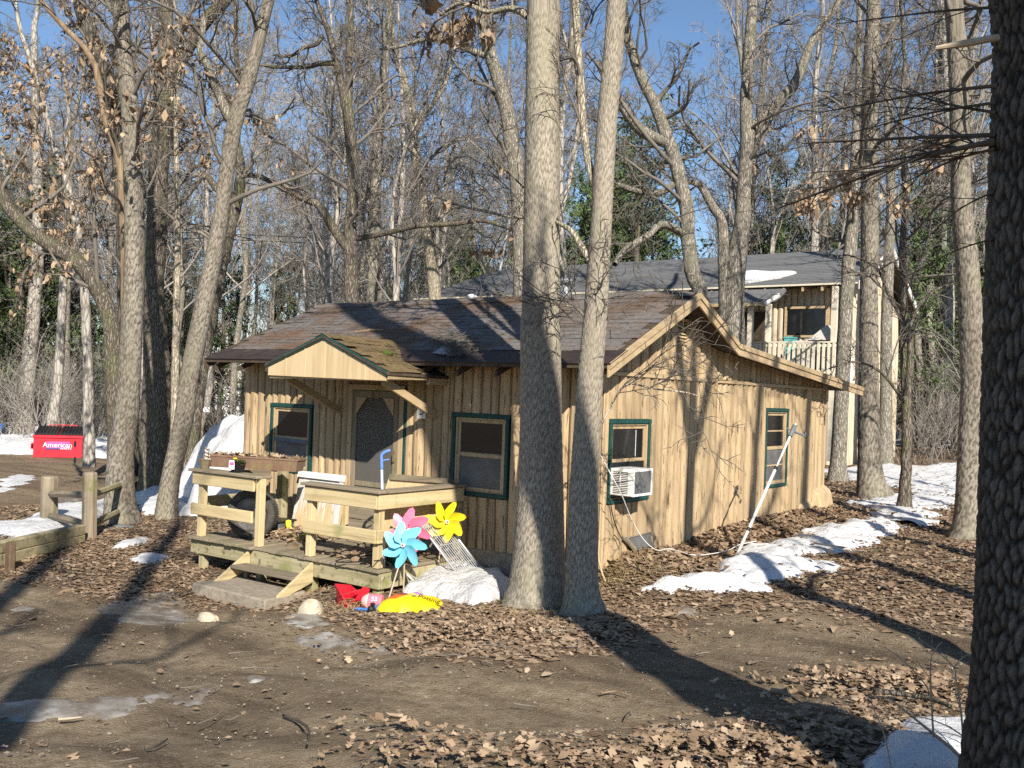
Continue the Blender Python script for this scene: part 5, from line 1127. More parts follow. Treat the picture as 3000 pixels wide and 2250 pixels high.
for i in range(2):
    x0 = -hw + .02 + i * hw; lid = build(MB().prism([(x0, -.03, H + .012), (x0, D, H + .262), (x0, D, H + .30), (x0, -.03, H + .06)][::-1], (hw - .04, 0, 0)), 'lid', 'black_plastic', du, .01)
    for j in range(7): build(MB().prism([(x0 + .05 + j * (hw - .14) / 6.0, 0, H + .062), (x0 + .05 + j * (hw - .14) / 6.0, D - .05, H + .29), (x0 + .05 + j * (hw - .14) / 6.0, D - .05, H + .32), (x0 + .05 + j * (hw - .14) / 6.0, 0, H + .095)][::-1], (.05, 0, 0)), 'lid_rib', 'black_plastic', lid)
build(MB().tube([(-hw * .55, D, H + .34), (hw * .6, D, H + .34)], .02, 6), 'lid_bar', 'dumpster_red', du)
for x in (-hw * .55, hw * .6): build(MB().tube([(x, D, H + .2), (x, D, H + .34)], .02, 6), 'bar_post', 'dumpster_red', du)
build(MB().box((-hw * .48, -.052 + .018, H * .40), (hw * .48, -.046 + .018, H * .74)), 'logo_panel', 'mag', du)
build(MB().box((-hw * .50, -.0575 + .018, H * .40), (hw * .16, -.0535 + .018, H * .455)), 'logo_stripe', 'logo_blue', du)
letters('American', W * .155, 'white_print', du, (-.01, -.060 + .018, H * .575), (R(90), 0, 0), extrude=.003, sx=1.0)
letters('WASTE', W * .062, 'white_print', du, (hw * .32, -.060 + .018, H * .42), (R(90), 0, 0), extrude=.003, sx=1.2)
c = gp(70, 1276); bx0 = thing('white_tank', 'low white tank behind the dumpster on the snow', 'tank', c, ang, world=False)
build(MB().box((-.75, 0, -.2), (.7, .8, .42)), 'body', 'trailer_white', bx0, .05); build(MB().box((-.78, -.03, .42), (.73, .83, .48)), 'lid', 'trailer_white', bx0, .02)
c = gp(102, 1270) + (0, 0, .0); bx0 = thing('grey_locker', 'dark grey locker box standing behind the dumpster', 'locker', c, ang, world=False)
build(MB().box((-.45, 0, -.2), (.45, .5, .85)), 'body', 'bin_grey', bx0, .03); build(MB().box((-.48, -.04, .85), (.48, .54, .93)), 'lid', 'black_plastic', bx0, .02); build(MB().box((.1, -.006, .5), (.3, -.001, .62)), 'paper_label', 'white_print', bx0)
c = gp(-12, 1290); bx0 = thing('blue_bin', 'blue bin cut off by the picture edge beside the snow bank', 'bin', c, ang, world=False)
build(MB().add([(-.3, -.3, -.1), (.3, -.3, -.1), (.3, .3, -.1), (-.3, .3, -.1), (-.36, -.36, .75), (.36, -.36, .75), (.36, .36, .75), (-.36, .36, .75)], [(0, 3, 2, 1), (4, 5, 6, 7), (0, 1, 5, 4), (1, 2, 6, 5), (2, 3, 7, 6), (3, 0, 4, 7)]), 'body', 'bin_blue', bx0, .02)
build(MB().box((-.39, -.39, .75), (.39, .39, .82)), 'lid', 'bin_blue', bx0, .02)
tb = atd(672, 1206, 52); tb[2] = float(gz(tb[0], tb[1])); trl = thing('white_trailer', 'white camping trailer seen between the trunks far behind the cabin', 'trailer', tb, YAW + .2, world=False)
zt0 = atd(672, 1206, 52)[2] - tb[2]; zt1 = atd(672, 1131, 52)[2] - tb[2]
build(MB().box((-.6, 0, zt0 - .3), (.55, 6, zt1)).box((-2.1, 1.0, zt0 - .2), (-.605, 6, zt1 - .5)), 'body', 'trailer_white', trl, .08)
build(MB().box((-.05, -.01, zt0 + .55), (.2, -.003, zt0 + .75)), 'window', 'glass_dark', trl); build(MB().box((.0, -.01, zt0 - .1), (.3, -.003, zt0 + .05)), 'vent', 'bin_grey', trl)
for x in (-.4, .4): build(MB().lathe([(.25, -.1), (.28, 0), (.25, .1)], (x * 1.2, 2.5, .28), 'x', 14), 'wheel', 'rubber', trl)
sg = atd(595, 1198, 40); gb_ = sg.copy(); gb_[2] = float(gz(sg[0], sg[1])); o = thing('small_sign', 'little white board nailed to a post by the far trees', 'sign', gb_)
build(MB().tube([gb_ - (0, 0, .2), sg + (0, 0, .25)], .05, 7), 'post', 'grey_wood_z', o); build(MB().beam(sg - rgt0 * .3 - FW * .07, sg + rgt0 * .3 - FW * .07, .02, .22), 'board', 'white_print', o)
# ------------------------------------------------------------------ overhead wires on the left
for dy, lb in ((0, 'upper power line crossing behind the oak trunks'), (16, 'lower power line crossing behind the oak trunks')):
    P_ = [atd(x, 672 + dy + .032 * x + 8 * math.sin((x + 200) / 1400 * 3.14) * -1, 40 + x * .004) for x in np.linspace(-600, 1500, 30)]
    tag(build(MB().tube(P_, .018, 4), 'power_line', 'black_plastic', at=P_[0]), lb, 'cable')

# ------------------------------------------------------------------ the two-storey house behind
h2 = thing('two_storey_house', 'two storey tan house with grey shingle roof and balcony behind the cabin', 'house', (-3.2, 20, .3))
WX, WY = -3.25, 20.0
wf = build(MB().box((-19.6, WY, .1), (WX - .121, WY + .12, 5.6)), 'front_wall', 'house_paint', h2)
wg = build(MB().prism([(WX - .12, WY, -.3), (WX - .12, 26, -.3), (WX - .12, 26, 5.42), (WX - .12, 22.85, 6.9), (WX - .12, WY, 5.65)], (.12, 0, 0)), 'gable_wall', 'house_paint', h2)
y = 20.0
while y < 25.95:
    w = random.uniform(.17, .23); c = y + w / 2; zt_ = (5.6 + (c - 20) * .44) if c < 22.85 else 6.86 - (c - 22.85) * .457
    for (p, q) in ((.1, 2.78), (2.86, zt_ - .05)):
        mb = MB(); vs = [(WX + o, y + w * f, z) for z in (p, q) for f, o in ((.01, .002), (.18, .05), (.5, .07), (.82, .05), (.99, .002))]
        build(mb.add(vs, [(i, i + 5, i + 6, i + 1) for i in range(4)] + [(0, 1, 2, 3, 4), (9, 8, 7, 6, 5)]), 'log', 'house_paint', wg)
    y += w
build(MB().box((WX + .003, 20, 2.785), (WX + .09, 26, 2.855)), 'belt_board', 'tan_trim_y', wg)
x = -9.0
while x < WX - .1:
    w = random.uniform(.17, .23); vs = [(x + w * f, WY - o, z) for z in (2.8, 5.55) for f, o in ((.01, .002), (.18, .05), (.5, .07), (.82, .05), (.99, .002))]
    build(MB().add(vs, [(i, i + 5, i + 6, i + 1)[::-1] for i in range(4)]), 'log', 'house_paint', wf); x += w
x = -6.2
while x < WX + .02:
    w = random.uniform(.17, .23); vs = [(x + w * f, WY - o, z) for z in (.1, 2.75) for f, o in ((.01, .002), (.18, .05), (.5, .07), (.82, .05), (.99, .002))]
    build(MB().add(vs, [(i, i + 5, i + 6, i + 1)[::-1] for i in range(4)]), 'log', 'house_paint', wf); x += w
EY, EZ, RY, RZ = 19.35, 5.62, 22.85, 7.16; XL, XR = -20.3, -2.75; XRL = -18.7
rf = build(MB().add([(XL, EY, EZ), (XR, EY, EZ), (XR, RY, RZ), (XRL, RY, RZ), (XL, EY, EZ - .08), (XR, EY, EZ - .08), (XR, RY, RZ - .08), (XRL, RY, RZ - .08), (XR, 26.4, 5.46), (XL, 26.4, 5.46), (XR, 26.4, 5.38), (XL, 26.4, 5.38)],
    [(0, 1, 2, 3), (4, 7, 6, 5), (0, 4, 5, 1), (1, 5, 6, 2), (2, 8, 9, 3), (6, 7, 11, 10), (2, 6, 10, 8), (8, 10, 11, 9), (0, 3, 9), (4, 11, 7)]), 'roof', 'dark_wood', h2)
sl2 = math.hypot(RY - EY, RZ - EZ); n = 21
for i in range(n):
    f0, f1 = i / n, min((i + 1.25) / n, 1); hp = lambda f, o: (EY + (RY - EY) * f - .4 * o, EZ + (RZ - EZ) * f + o)
    xl = XL + (XRL - XL) * f0; j = random.uniform(-.02, .02)
    (ya, za), (yb, zb2), (yc, zc) = hp(f0, .004), hp(f1, .004), hp(f0, .028)
    yd, zd = hp(f1, .012)
    build(MB().add([(xl, ya, za), (XR + .02, ya, za), (XR + .02, yb, zb2), (xl + .3, yb, zb2), (xl, yc, zc), (XR + .02, yc, zc), (XR + .02, yd, zd), (xl + .3, yd, zd)], [(0, 3, 2, 1), (4, 5, 6, 7), (0, 1, 5, 4), (1, 2, 6, 5), (2, 3, 7, 6), (3, 0, 4, 7)]), 'shingle_course', 'roof_grey', rf)
for i in range(29):
    x = XL + .25 + i * .6
    build(MB().prism([(x, EY + .02, EZ - .085), (x, WY, EZ + .2), (x, WY, EZ + .05), (x, EY + .02, EZ - .22)], (.06, 0, 0)), 'rafter_tail', 'tan_trim_y', rf)
build(MB().box((XL, EY - .03, EZ - .05), (XR, EY - .005, EZ + .005)), 'eave_trim', 'pale_rail', rf)
for a, b in (((EY, EZ), (RY, RZ)), ((RY, RZ), (26.4, 5.46))):
    build(MB().prism([(XR + .025, a[0], a[1] + .03), (XR + .025, b[0], b[1] + .03), (XR + .025, b[0], b[1] - .2), (XR + .025, a[0], a[1] - .2)], (.05, 0, 0)), 'rake_board', 'white_paint', rf)
# snow left on that roof
r = np.random.default_rng(5); mb = MB(); pts = []
for i in range(24):
    a = i / 24 * 2 * math.pi; pts.append((-6.2 + 1.1 * math.cos(a) * (1 + .15 * math.sin(5 * a)), .24 + .16 * math.sin(a) * (1 + .3 * math.sin(3 * a + 1))))
build(mb.add([(x, EY + (RY - EY) * s - .02, EZ + (RZ - EZ) * s + .08) for x, s in pts] + [(x, EY + (RY - EY) * s, EZ + (RZ - EZ) * s + .03) for x, s in pts], [tuple(range(24))] + [(i, i + 24, (i + 1) % 24 + 24, (i + 1) % 24) for i in range(24)]), 'roof_snow', 'snow', rf)
# lean-to roof over the entry and its posts
build(MB().add([(-9.2, 18.35, 4.98), (-5.25, 18.35, 4.98), (-4.95, 18.75, 5.16), (-4.95, 19.6, 5.62), (-9.2, 19.6, 5.62)] + [(-9.2, 18.35, 4.90), (-5.25, 18.35, 4.90), (-4.95, 18.75, 5.08), (-4.95, 19.6, 5.50), (-9.2, 19.6, 5.50)], [(0, 1, 2, 3, 4), (9, 8, 7, 6, 5), (0, 5, 6, 1), (1, 6, 7, 2), (2, 7, 8, 3), (3, 8, 9, 4), (4, 9, 5, 0)]), 'entry_roof', 'roof_grey', rf)
build(MB().beam((-9.2, 18.33, 4.93), (-5.22, 18.33, 4.93), .04, .10), 'entry_fascia', 'tan_trim_x', rf); build(MB().beam((-5.22, 18.34, 4.94), (-4.90, 18.75, 5.24), .04, .12), 'entry_fascia', 'white_paint', rf)
for x, y in ((-5.72, 18.55), (-5.15, 18.55), (-7.9, 18.55), (-3.15, 18.55)):
    build(MB().box((x - .075, y - .075, .3 if x > -4 else 2.7), (x + .075, y + .075, 4.95 if x < -4 else 5.42)), 'porch_post', 'pale_rail', h2)
win = build(MB().box((-5.15, WY - .10, 4.02), (-3.75, WY - .075, 5.0)), 'window', 'tan_trim_x', h2); build(MB().box((-5.05, WY - .11, 4.10), (-3.85, WY - .101, 4.92)), 'pane', 'glass_dark', win)
build(MB().box((-6.9, WY - .11, 2.8), (-5.6, WY - .075, 4.85)), 'entry_door', 'dark_wood', h2)
bal = build(MB().box((-9.0, 18.42, 2.66), (-3.0, 19.93, 2.78)), 'balcony_floor', 'tan_trim_x', h2)
RT_ = 3.78
def rail(a, b, n):
    a, b = np.array(a), np.array(b)
    build(MB().beam((*a, RT_), (*b, RT_), .12, .045), 'rail_cap', 'pale_rail', bal); build(MB().beam((*a, RT_ - .10), (*b, RT_ - .10), .05, .08), 'rail_board', 'pale_rail', bal); build(MB().beam((*a, 2.90), (*b, 2.90), .05, .08), 'rail_board', 'pale_rail', bal)
    for i in range(n):
        c = a + (b - a) * (i + .5) / n; build(MB().box((c[0] - .04, c[1] - .055, 2.80), (c[0] + .04, c[1] - .026, RT_ - .025)), 'baluster', 'pale_rail', bal)
rail((-5.1, 18.45), (-3.02, 18.45), 14); rail((-6.0, 18.75), (-5.12, 18.45), 6); rail((-3.0, 18.5), (-3.0, 19.9), 9)
mb = MB(); q = [(-2.955 + .03 * math.sin(i * 2.2), 18.5 + i * .1) for i in range(15)]
build(mb.add([(x, y, 3.72) for x, y in q] + [(x + .02, y, 2.62 + .06 * math.sin(i)) for i, (x, y) in enumerate(q)], [(i, i + 15, i + 16, i + 1) for i in range(14)]), 'hanging_sheet', 'white_paint', bal)
for (x, y, sx, sy, h, mt, nm, lb, cat) in ((-4.75, 18.95, .30, .22, .42, 'white_plastic', 'storage_tote', 'white lidded tote on the balcony rail height stack', 'tote'), (-4.72, 19.3, .16, .16, 1.15, 'teal', 'stacked_bin', 'teal stacked bin on the balcony', 'bin'), (-4.05, 18.95, .28, .25, 1.0, 'white_paint', 'cardboard_box', 'white box heaped on the balcony', 'box'), (-3.7, 19.1, .3, .3, 1.1, 'bin_grey', 'dark_bin', 'dark bin on the balcony', 'bin'), (-3.35, 19.1, .28, .3, .9, 'tube_blue', 'blue_tote', 'pale blue tote on the balcony floor', 'tote')):
    t = thing(nm, lb, cat, (x, y, 2.785)); build(MB().add([(x + a * sx * .9, y + b * sy * .9, 2.785) for a, b in ((-1, -1), (1, -1), (1, 1), (-1, 1))] + [(x + a * sx, y + b * sy, 2.785 + h) for a, b in ((-1, -1), (1, -1), (1, 1), (-1, 1))], [(0, 3, 2, 1), (4, 5, 6, 7), (0, 1, 5, 4), (1, 2, 6, 5), (2, 3, 7, 6), (3, 0, 4, 7)]), 'body', mt, t, .02)
    build(MB().box((x - sx * 1.06, y - sy * 1.06, 2.786 + h), (x + sx * 1.06, y + sy * 1.06, 2.84 + h)), 'lid', mt, t, .01)
    build(MB().beam((x - sx * .5, y - sy * 1.1, 2.80 + h * .7), (x + sx * .5, y - sy * 1.1, 2.80 + h * .7), .03, .03), 'grip', mt, t)
t = thing('clear_tarp', 'grey plastic tarp draped over furniture on the balcony corner', 'tarp', (-3.35, 18.75, 3.2))
build(MB().add([(-3.95, 18.62, 3.85), (-3.05, 18.62, 3.86), (-3.05, 19.4, 3.9), (-3.8, 19.4, 3.95), (-3.5, 18.9, 4.32), (-3.3, 19.1, 4.30)], [(0, 1, 4), (1, 2, 5, 4), (2, 3, 5), (3, 0, 4, 5)]), 'sheet', 'curtain', t)
build(MB().tube([(-3.4, 19.0, 2.785), (-3.4, 19.0, 4.3)], .04, 6), 'support_post', 'grey_wood_z', t)
# mast and stub on the ridge
o = aty(1462, 780, 22.6); tp = aty(1495, 640, 22.6); tp2 = aty(1518, 560, 22.6)
ms = thing('antenna_mast', 'thin white pole rising from the grey roof ridge', 'antenna', (o[0], o[1], RZ - .1)); build(MB().tube([(o[0], o[1], RZ - .3), tp, tp2], [.045, .04, .03], 8), 'mast', 'white_paint', ms); build(MB().beam((o[0] - .15, o[1], RZ + .05), (o[0] + .1, o[1], RZ + .05), .05, .05), 'bracket', 'bin_grey', ms)
# ------------------------------------------------------------------ trees
def unit(v): return v / (np.linalg.norm(v, axis=-1, keepdims=True) + 1e-9)
def grow(g, P, Rr, k, t0, t1, l0, l1, ang, n, up, wig, rf=.5, rmax=.08, rmin=.0, taper=.25, absolute=False):
    """k side branches on every polyline of the batch"""
    B, m, _ = P.shape; ix = np.repeat(np.arange(B), k)
    t = t0 + (t1 - t0) * (np.tile(np.arange(k), B) + g.random(B * k)) / k
    f = t * (m - 1); i = np.minimum(f.astype(int), m - 2); w = (f - i)[:, None]
    p = P[ix, i] * (1 - w) + P[ix, i + 1] * w; T = unit(P[ix, i + 1] - P[ix, i]); rad = Rr[ix, i] * (1 - w[:, 0]) + Rr[ix, i + 1] * w[:, 0]
    v = g.normal(size=p.shape); v = unit(v - (v * T).sum(1, keepdims=True) * T)
    a = g.normal(ang, .22, len(p))[:, None]; d = unit(np.cos(a) * T + np.sin(a) * v + np.array([0, 0, up]))
    pl = np.linalg.norm(np.diff(P, axis=1), axis=2).sum(1)[ix]
    L = g.uniform(l0, l1, len(p)) * (1.0 if absolute else pl) * (1.15 - .55 * t)
    out = [p]; cur = p
    for s in range(n - 1):
        d = unit(d + g.normal(0, wig, d.shape) + np.array([0, 0, up * .35])); cur = cur + d * (L / (n - 1))[:, None]; out.append(cur)
    r0 = np.clip(rad * rf * g.uniform(.7, 1.2, len(p)), rmin, rmax)
    return np.stack(out, 1), r0[:, None] * np.linspace(1, taper, n)[None]
def resample(pts, rad, n, dense=None):
    P_ = smooth_path(pts, n * 3 if dense is None else 240); s = np.concatenate([[0], np.cumsum(np.linalg.norm(np.diff(P_, axis=0), axis=1))])
    t = np.linspace(0, s[-1], n) if dense is None else np.concatenate([np.linspace(0, dense, int(n * .88)), np.linspace(dense, s[-1], n - int(n * .88) + 1)[1:]])
    P2 = np.stack([np.interp(t, s, P_[:, i]) for i in range(3)], -1)
    return P2, np.interp(t, s, np.interp(np.linspace(0, len(pts) - 1, len(P_)), np.arange(len(pts)), rad))
def stem_mesh(P, Rr, sides, g, flare=0.0, bumpy=.05):
    V, Qd = tubes(P[None], Rr[None], sides); n = len(P); V = V.reshape(n, sides, 3)
    th = np.arange(sides) * 2 * math.pi / sides; h = np.linalg.norm(P - P[0], axis=1)
    ph = g.uniform(0, 6.28, 4)
    k = 1 + bumpy * (np.sin(th * 3 + ph[0])[None] * np.sin(h * 2.1 + ph[1])[:, None] + .6 * np.sin(th * 7 + ph[2])[None] * np.sin(h * 5.3 + ph[3])[:, None]) + flare * np.sin(th * 5 + ph[0])[None] * np.exp(-h / .28)[:, None]
    V = P[:, None] + (V - P[:, None]) * k[..., None]
    return V.reshape(-1, 3), Qd
def vor_bark(u, v, cu, cv, nu, seed):
    """plated bark: distance to the edge between jittered cells, wrapped around the trunk"""
    iu = np.floor(u / cu).astype(np.int64); f1 = np.full(u.shape, 9.0); f2 = f1.copy()
    def hsh(p, q):
        h = (p * 73856093) ^ (q * 19349663) ^ (seed * 83492791); h = ((h ^ (h >> 13)) * 1274126177) & 0x7fffffff; return ((h ^ (h >> 15)) * 40503) & 0xfffff
    for a in (-1, 0, 1):
        ci = iu + a; cm = np.mod(ci, nu); vv = v / cv + (hsh(cm, cm * 0 + 7) & 1023) / 1023.0; iv = np.floor(vv).astype(np.int64)
        for b in (-1, 0, 1):
            cj = iv + b; hh = hsh(cm, cj); jx = (hh & 1023) / 1023.0; jy = (hh >> 10) / 1023.0
            d = np.hypot((ci + .12 + .76 * jx) - u / cu, (cj + .1 + .8 * jy) - vv); f2 = np.where(d < f1, f1, np.minimum(f2, d)); f1 = np.minimum(f1, d)
    q = np.clip((f2 - f1) / .5, 0, 1); return q * q * (3 - 2 * q)
def bark_stem(P, Rr, sides, g, flare, seed, depth, cu, cv):
    V, Qd = tubes(P[None], Rr[None], sides); n = len(P); V = V.reshape(n, sides, 3)
    th = np.arange(sides) * 2 * math.pi / sides; h = np.concatenate([[0], np.cumsum(np.linalg.norm(np.diff(P, axis=0), axis=1))]); TH, HH = np.meshgrid(th, h)
    nu = max(6, int(2 * math.pi * float(np.median(Rr)) / cu)); U = TH / (2 * math.pi) * nu * cu
    wv = .22 * cu * np.sin(HH * 11 + 2 * np.sin(TH * 3)) + .15 * cu * np.sin(HH * 31 + TH * 9)
    e = vor_bark(np.mod(U + wv, nu * cu), HH + .2 * cv * np.sin(TH * 17 + HH * 3), cu, cv, nu, seed); e2 = vor_bark(np.mod(U + wv, nu * cu), HH, cu * .5, cv * .45, nu * 2, seed + 3)
    rd = np.clip(.70 * e + .30 * e2, 0, 1); rd = rd * (.85 + .15 * np.sin(TH * 2 + HH * 1.3))
    ph = g.uniform(0, 6.28, 3)
    k = 1 + .03 * np.sin(TH * 3 + ph[0]) * np.sin(HH * 1.7 + ph[1]) + flare * (np.sin(TH * 5 + ph[0]) + .5 * np.sin(TH * 3 + ph[2])) * np.exp(-HH / .35)
    V = P[:, None] + (V - P[:, None]) * (k + (rd - .7) * depth / Rr[:, None])[..., None]
    return V.reshape(-1, 3), Qd, rd.ravel()
def crown(g, P, Rr, spec, A, tips, rmin=.0055):
    """adds successive branch levels to A; tips collects the outermost twigs"""
    for (k, t0, t1, l0, l1, ang, n, up, wig, sides, ab, rf, rmax) in spec:
        P, Rr = grow(g, P, Rr, k, t0, t1, l0, l1, ang, n, up, wig, rf, rmax, rmin, .45, ab)
        V, Qd = tubes(P, Rr, sides); A.add(V, Qd)
    tips.append(P)
def tr(pts, d=None, dd=0.0, d_end=None):
    """traced outline (x, y, width in photo pixels) at a real distance -> points and radii"""
    if d is None: d = (gp(pts[0][0], pts[0][1]) - CAM) @ FW + dd
    ds = np.linspace(d, d if d_end is None else d_end, len(pts))
    return [atd(x, y, q) for (x, y, w), q in zip(pts, ds)], [w / 2 * q / F for (x, y, w), q in zip(pts, ds)]
FULL = [(17, .36, .98, 1.4, 3.9, .95, 8, .12, .24, 6, True, .34, .055), (6, .2, .98, .30, .62, .8, 6, .06, .26, 4, False, .55, .03), (6, .15, 1, .30, .60, .75, 4, .04, .28, 3, False, .65, .014), (4, .15, 1, .4, .75, .7, 3, .02, .2, 3, False, .8, .008)]
LITE = [(10, .38, .98, 1.3, 3.4, .95, 7, .12, .24, 6, True, .36, .05), (5, .2, .98, .30, .6, .8, 5, .06, .26, 3, False, .55, .03), (5, .15, 1, .3, .6, .75, 3, .04, .28, 3, False, .6, .01)]
def tree(name, label, stems, mat='bark_grey', limbs=(), spec=FULL, limb_spec=None, seed=1, sides=18, extend=6.0, leafy=(), lseed=3, group=None, flare=.0, base=None, lean=(0, 0), leaf_size=.12, ridge=None):
    """stems/limbs: [(points, radii)]; trunk, limbs, crown of twigs and any withered leaves become parts"""
    g = np.random.default_rng(seed); b = np.array(stems[0][0][0], float) if base is None else np.array(base, float); b[2] = float(gz(b[0], b[1]))
    t = thing(name, label, 'tree', b, group=group); A = Acc(); tips = []; TA = Acc()
    for si, (pts, rad) in enumerate(stems):
        pts = [np.array(p, float) for p in pts]; rad = list(rad)
        if si == 0:
            pts = [pts[0] - (0, 0, .35)] + pts; rad = [rad[0] * 1.15] + rad
        if extend:
            dr = unit(pts[-1] - pts[-2]); dr = unit(dr * .6 + np.array((0, 0, .7)))
            for q in range(1, 4):
                dr = unit(dr + g.normal(0, .10, 3)); pts.append(pts[-1] + dr * extend / 3); rad.append(rad[-1] * (.72 if q < 3 else .35))
        L = sum(np.linalg.norm(np.diff(pts, axis=0), axis=1)); n = int(np.clip(L / .22, 14, 70))
        P_, R_ = resample(pts, rad, n); P_[2:] += g.normal(0, .006, (n - 2, 3))
        if ridge and si == 0:
            Pd, Rd = resample(pts, rad, ridge[4], ridge[3]); V, Qd, rd = bark_stem(Pd, Rd, sides, g, flare, seed, ridge[0], ridge[1], ridge[2]); TA.add(V - b, Qd); RID = rd
        else:
            V, Qd = stem_mesh(P_, R_, sides, g, flare if si == 0 else 0); TA.add(V - b, Qd)
        crown(g, P_[None], R_[None], spec, A, tips)
    tm_ = TA.mesh('trunk', True)
    if ridge:
        at_ = tm_.attributes.new('ridge', 'FLOAT', 'POINT'); full = np.ones(TA.n, np.float32) * .7; full[:len(RID)] = RID; at_.data.foreach_set('value', full)
    mesh_obj(tm_, 'trunk', mat if not ridge else ridge[5], t)
    for li, (pts, rad) in enumerate(limbs):
        P_, R_ = resample([np.array(p, float) for p in pts], rad, 24); V, Qd = stem_mesh(P_, R_, 9, g, 0, .07)
        mesh_obj(np_mesh('limb', V - b, Qd, True), 'limb', mat, t)
        crown(g, P_[None], R_[None], limb_spec or [(9, .2, 1, .5, 1.7, .85, 6, .10, .24, 4, True, .5, .02), (6, .15, 1, .3, .6, .75, 4, .04, .28, 3, False, .6, .010), (4, .2, 1, .3, .6, .7, 3, .02, .2, 3, False, .7, .005)], A, tips)
    if A.n:
        me = A.mesh('crown'); me.transform(Matrix.Translation(Vector(-b))); mesh_obj(me, 'crown', 'twig', t)
    if leafy:
        Pt = np.concatenate([q.reshape(-1, 3) for q in tips]); dv = Pt - CAM; z = dv @ FW; px = 1500 + F * (dv @ RT) / z; py = 1125 - F * (dv @ UP) / z
        sel = np.zeros(len(Pt), bool)
        for (x0, y0, x1, y1, fr) in leafy: sel |= (px > x0) & (px < x1) & (py > y0) & (py < y1) & (z > 0) & (g.random(len(Pt)) < fr)
        Q_ = Pt[sel]
        if len(Q_):
            Q_ = np.repeat(Q_, 3, 0) + g.normal(0, .055, (len(Q_) * 3, 3)); Q_[:, 2] -= .05
            tag(leaf_object('foliage', [leaves(Q_ - b, leaf_size, .45, lseed, (.3, .95), hang=-.95, segs=5, curl=.5, wf=.62)], parent=t), kind='stuff')
    return t
# --- twin trunks in front of the cabin corner
T1 = [(1572,1772,205),(1576,1720,176),(1580,1614,152),(1584,1451,136),(1585,1234,122),(1583,963,117),(1584,890,111),(1588,543,106),(1590,271,100),(1592,0,97),(1592,-400,85)]
T2 = [(1708,1800,145),(1705,1755,114),(1704,1695,98),(1709,1505,90),(1720,1288,81),(1732,1071,73),(1745,900,69),(1751,800,67),(1761,651,62),(1770,488,62),(1782,326,60),(1797,163,60),(1806,0,56),(1820,-300,46)]
SP = [(7, .45, .98, 1.0, 3.2, 1.1, 8, .08, .25, 5, True, .30, .05), (6, .2, .98, .30, .62, .8, 6, .05, .28, 4, False, .55, .02), (5, .15, 1, .30, .60, .75, 4, .02, .3, 3, False, .6, .009), (4, .2, 1, .3, .6, .7, 3, .02, .2, 3, False, .7, .005)]
d1, d2 = (gp(1572, 1772) - CAM) @ FW, (gp(1708, 1800) - CAM) @ FW
tree('oak_tree', 'thick pale barked straight trunk, the larger of the twin trees before the cabin', [tr(T1)], 'bark_pale', seed=4, sides=140, flare=.05, extend=9, spec=SP, ridge=(.008, .019, .11, 6.6, 420, 'ridge_pale'),
     limbs=[tr([(1550,50,26),(1500,25,20),(1430,35,15),(1350,10,12),(1290,45,9)], d1, d_end=d1 + .8)], leafy=[(1240,-40,1520,120,.5), (1650,20,1780,160,.06)])
tree('oak_tree', 'slimmer pale barked knotty trunk, the right one of the twin trees', [tr(T2)], 'bark_pale', seed=6, sides=110, flare=.04, extend=8, spec=SP, ridge=(.008, .019, .10, 6.6, 400, 'ridge_pale'),
     limbs=[tr([(1730,765,26),(1703,722,20),(1676,678,17),(1632,651,12),(1594,640,10),(1497,635,9),(1415,618,8),(1345,602,7),(1270,575,5)], d2, d_end=d2 + .9),
            tr([(1752,560,26),(1728,500,22),(1712,400,22),(1702,271,24),(1692,109,24),(1687,0,24),(1680,-200,20)], d2, d_end=d2 + .6),
            tr([(1745,960,14),(1715,930,10),(1690,905,6),(1660,895,4)], d2), tr([(1740,1290,8),(1800,1170,6),(1840,1125,6),(1920,1140,5),(2010,1150,4),(2070,1170,3)], d2)], leafy=[(1280,560,1520,800,.07)])
# --- left cluster of leaning trunks
LB = [(-100,100,340,900,.55), (340,60,720,560,.10), (-50,900,430,1180,.45)]
tree('oak_tree', 'pale straight trunk nearest the fence with a bare orange dead limb', [tr([(360,1532,112),(352,1480,90),(353,1335,73),(372,1200,66),(385,1000,62),(393,800,60),(393,651,57),(388,450,53),(380,300,50),(363,163,47),(353,0,45),(345,-300,38)])], 'bark_grey', seed=8, sides=60, flare=.06, extend=6, leafy=LB, ridge=(.009, .028, .15, 9, 330, 'ridge_grey'))
dA = (gp(360, 1532) - CAM) @ FW
tree('dead_limb_tree', 'reddish barkless dead stem curving past the pale fence-side trunk', [tr([(372,1450,40),(372,1100,36),(368,700,30),(352,488,22),(336,423,21),(304,336,20),(288,233,19),(260,157,17),(190,81,15),(119,0,13),(60,-80,9)], dA + .9)], 'dead_wood', seed=9, sides=12, extend=0, spec=LITE, leafy=[(-100,100,340,900,.25)])
tree('oak_tree', 'dark forked trunk in the middle of the leaning cluster', [tr([(456,1440,108),(455,1350,92),(460,1200,84),(455,1000,70),(450,895,60),(457,700,58),(464,542,56),(475,380,56),(488,250,58),(488,120,42),(487,0,40),(490,-300,30)])], 'bark_brown', seed=10, sides=22, flare=.08, extend=5, leafy=LB,
     limbs=[tr([(485,270,50),(515,200,46),(560,120,42),(610,50,38),(660,0,34),(760,-130,26)], (gp(456, 1440) - CAM) @ FW)])
